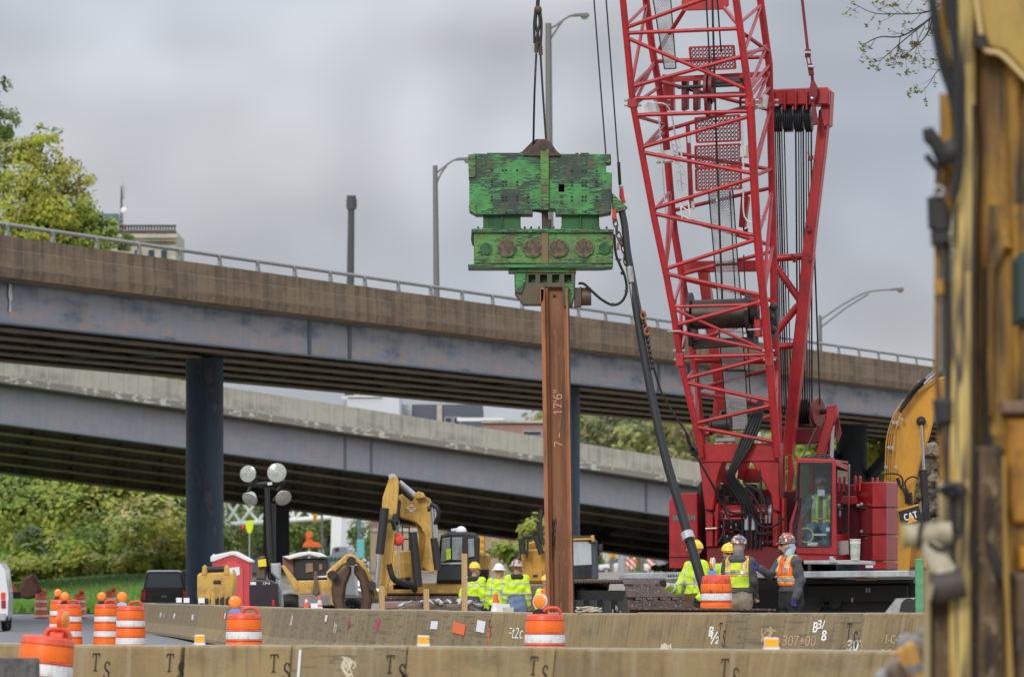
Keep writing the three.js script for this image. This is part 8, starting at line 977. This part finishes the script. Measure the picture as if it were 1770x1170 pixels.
  slab('yellow_strip', [[1624, -60], [1634, -60], [1640, 60], [1652, 150], [1650, 160], [1634, 90], [1626, 40]], .12, .06, mustard, arm, .008); slab('yellow_strip', [[1627, 160], [1646, 165], [1652, 330], [1640, 420], [1628, 420]], .14, .08, mustard, arm, .01);
  for (const [pts, r] of [[[[1607, -50], [1610, 0], [1617, 60], [1628, 115], [1643, 160], [1653, 210], [1654, 290], [1649, 335]], .014], [[[1612, -50], [1618, 20], [1630, 90], [1648, 150], [1659, 210], [1660, 280], [1652, 335], [1644, 345]], .014], [[[1636, -60], [1640, 10], [1648, 60], [1656, 120], [1655, 180], [1658, 260]], .017], [[[1648, -60], [1648, 20], [1652, 75], [1652, 140]], .016]]) new MB().path(pts.map(([x, y], i) => q(x, y, -.04 - .005 * i)), r, 9, 50).build('hydraulic_hose', MT.rubber, arm);
  for (const pts of [[[1598, 222], [1612, 218], [1626, 236], [1640, 262], [1640, 290], [1626, 284], [1612, 252], [1600, 240]], [[1600, 268], [1606, 264], [1620, 280], [1630, 292], [1626, 300], [1612, 284]], [[1606, 340], [1622, 336], [1640, 350], [1642, 400], [1622, 404], [1608, 392]]]) slab('hinge_bracket', pts, -.02, .12, k, arm, .016); new MB().add(new THREE.TorusGeometry(.02, .008, 8, 18), new THREE.Matrix4().setPosition(q(1624, 330, -.04))).build('clamp_ring', MT.galv, arm); new MB().sphere(q(1645, 262, -.06), .045, .9, 1.2, .8, 12).build('hose_end', k, arm);
  // elbow fitting with looped hose
  cyl('cross_tube', 1566, 926, 1645, 921, -.05, .05, tanM, arm); new MB().disc(q(1562, 927, -.05), V3(1, .06, 0), .056, .012, 20).build('tube_end', M('mustard flange', { c: [.42, .32, .10], roughness: .5 }), arm); slab('link_arm', [[1592, 950], [1600, 912], [1612, 918], [1640, 960], [1656, 985], [1650, 1020], [1618, 1000]], -.09, .08, M('dusty beige link', { map: worn([.55, .49, .36], [.33, .28, .2], .7, [.2, .2], 328), roughness: .55 }), arm, .02); cyl('roller', 1613, 1018, 1666, 1006, -.06, .068, M('dark brown roller', { map: worn([.07, .055, .045], [.03, .025, .02], .9, [.2, .2], 329), roughness: .6 }), arm); new MB().disc(q(1611, 1018, -.06), V3(1, -.15, 0), .062, .01, 20).build('roller_end', tanM, arm);
  new MB().path([q(1588, 950, -.1), q(1594, 905, -.1), q(1606, 868, -.1), q(1628, 845, -.1), q(1652, 842, -.1), q(1664, 862, -.1), q(1664, 900, -.1), q(1652, 935, -.1), q(1628, 950, -.1), q(1606, 938, -.1)], .010, 8, 70).build('looped_hose', MT.rubber, arm); new MB().sphere(q(1650, 848, -.05), .055, 1.1, .7, .8, 12).build('hose_block', k, arm); slab('hanger', [[1642, 850], [1656, 850], [1656, 920], [1642, 925]], -.02, .1, k, arm, .015);
}
{ // muddy hydraulic hose ends lying in the bottom corner
  const { q } = pxAt(26), t = thing('hose_heap', 'muddy hydraulic hose couplings heaped at the foot of the yellow arm', 'hoses', q(1590, 1180).setY(.5)), gm = M('muddy grey coupling', { map: worn([.30, .29, .29], [.12, .10, .09], .9, [.15, .15], 331), roughness: .6 }), om = M('ochre ring', { c: [.50, .28, .07], roughness: .6 }), bm = M('brown hose skin', { map: worn([.17, .12, .085], [.06, .05, .04], .9, [.15, .15], 332), roughness: .7 });
  for (const [x0, y0, x1, y1, r, d, m] of [[1530, 1175, 1588, 1140, .05, 0, gm], [1548, 1160, 1600, 1250, .045, -.08, bm], [1568, 1112, 1600, 1128, .045, .05, gm], [1574, 1120, 1612, 1230, .03, -.12, om], [1560, 1128, 1592, 1220, .028, -.06, om], [1590, 1125, 1620, 1250, .05, .02, bm], [1632, 1120, 1640, 1260, .05, .02, bm], [1642, 1116, 1676, 1240, .045, .0, bm], [1650, 1118, 1688, 1230, .025, -.08, om], [1600, 1095, 1608, 1150, .035, .1, gm], [1520, 1190, 1560, 1240, .05, -.1, bm]]) { const a = q(x0, y0, d), b = q(x1, y1, d), c = new MB().cyl(a, b, r, r * 1.05, 16).sphere(a, r, 1, 1, 1, 12).build('coupling', m, t); new MB().cyl(a.clone().lerp(b, .25), a.clone().lerp(b, .38), r * 1.16, r * 1.16, 16).build('collar', gm, c); }
}
{ // budding twigs entering from the side of the frame
  const D = 66, q = (x, y, d = 0) => P(x, y, D + d), t = thing('tree_branch', 'budding thin twigs reaching in beside the yellow arm against the sky', 'branch', q(1650, 60)), m = new MB(), lv = new Leaves(71), r = rng(29);
  const bud = (p) => { for (let i = 0; i < 4; i++) lv.one(p.clone().add(V3((r() - .5) * .045, (r() - .4) * .045, (r() - .5) * .05)), .022 + .026 * r(), V3(r() - .5, 1, r() - .5), [.16 + .12 * r(), .17 + .1 * r(), .03]); };
  const run = (pts, r0, depth) => { const c = new THREE.CatmullRomCurve3(pts), N = depth ? 5 : pts.length * 3; let prev = c.getPoint(0); const px1 = D / F; for (let i = 1; i <= N; i++) { const p = c.getPoint(i / N), rr = lerp(r0, r0 * .35, i / N); m.cyl(prev, p, rr, rr * .95, 5); if (depth < 2 && r() < [.62, .38][depth] && i > 1 && i < N) { const dir = p.clone().sub(prev).normalize(), s = r() < .5 ? 1 : -1, a = s * (.5 + .5 * r()), L = [30, 14][depth] * (.5 + .7 * r()) * px1, d2 = V3(dir.x * Math.cos(a) - dir.y * Math.sin(a), dir.x * Math.sin(a) + dir.y * Math.cos(a), (r() - .5) * .6).normalize(), e = p.clone().addScaledVector(d2, L), mid = p.clone().lerp(e, .5).add(V3((r() - .5) * .03, -.012, 0)); run([p.clone(), mid, e], rr * .65, depth + 1); } if (depth > 0 && r() < .12) bud(p); prev = p; } bud(prev); };
  for (const [pts, w] of [[[[1660, -5], [1625, 18], [1598, 40], [1557, 63], [1520, 64], [1490, 79]], .017], [[[1650, -10], [1610, 18], [1585, 23], [1550, 24], [1510, 22], [1476, 6]], .012], [[[1600, 40], [1572, 62], [1545, 85], [1522, 104], [1505, 108]], .010], [[[1612, 34], [1604, 58], [1588, 76], [1570, 92], [1560, 102]], .010], [[[1557, 64], [1552, 88], [1545, 111]], .007], [[[1630, 118], [1620, 124], [1606, 146], [1593, 160]], .007], [[[1640, -14], [1600, -6], [1560, -4], [1530, -12]], .010], [[[1600, 44], [1588, 70], [1590, 92], [1598, 104]], .006]]) run(pts.map(([x, y], i) => q(x, y, i * .05)), w, 0);
  m.build('twigs', M('dark twig bark', { c: [.05, .042, .036], roughness: .9 }), t, { kind: 'stuff' }); lv.build('buds', t, { kind: 'stuff' });
}
renderer.render(scene, camera);
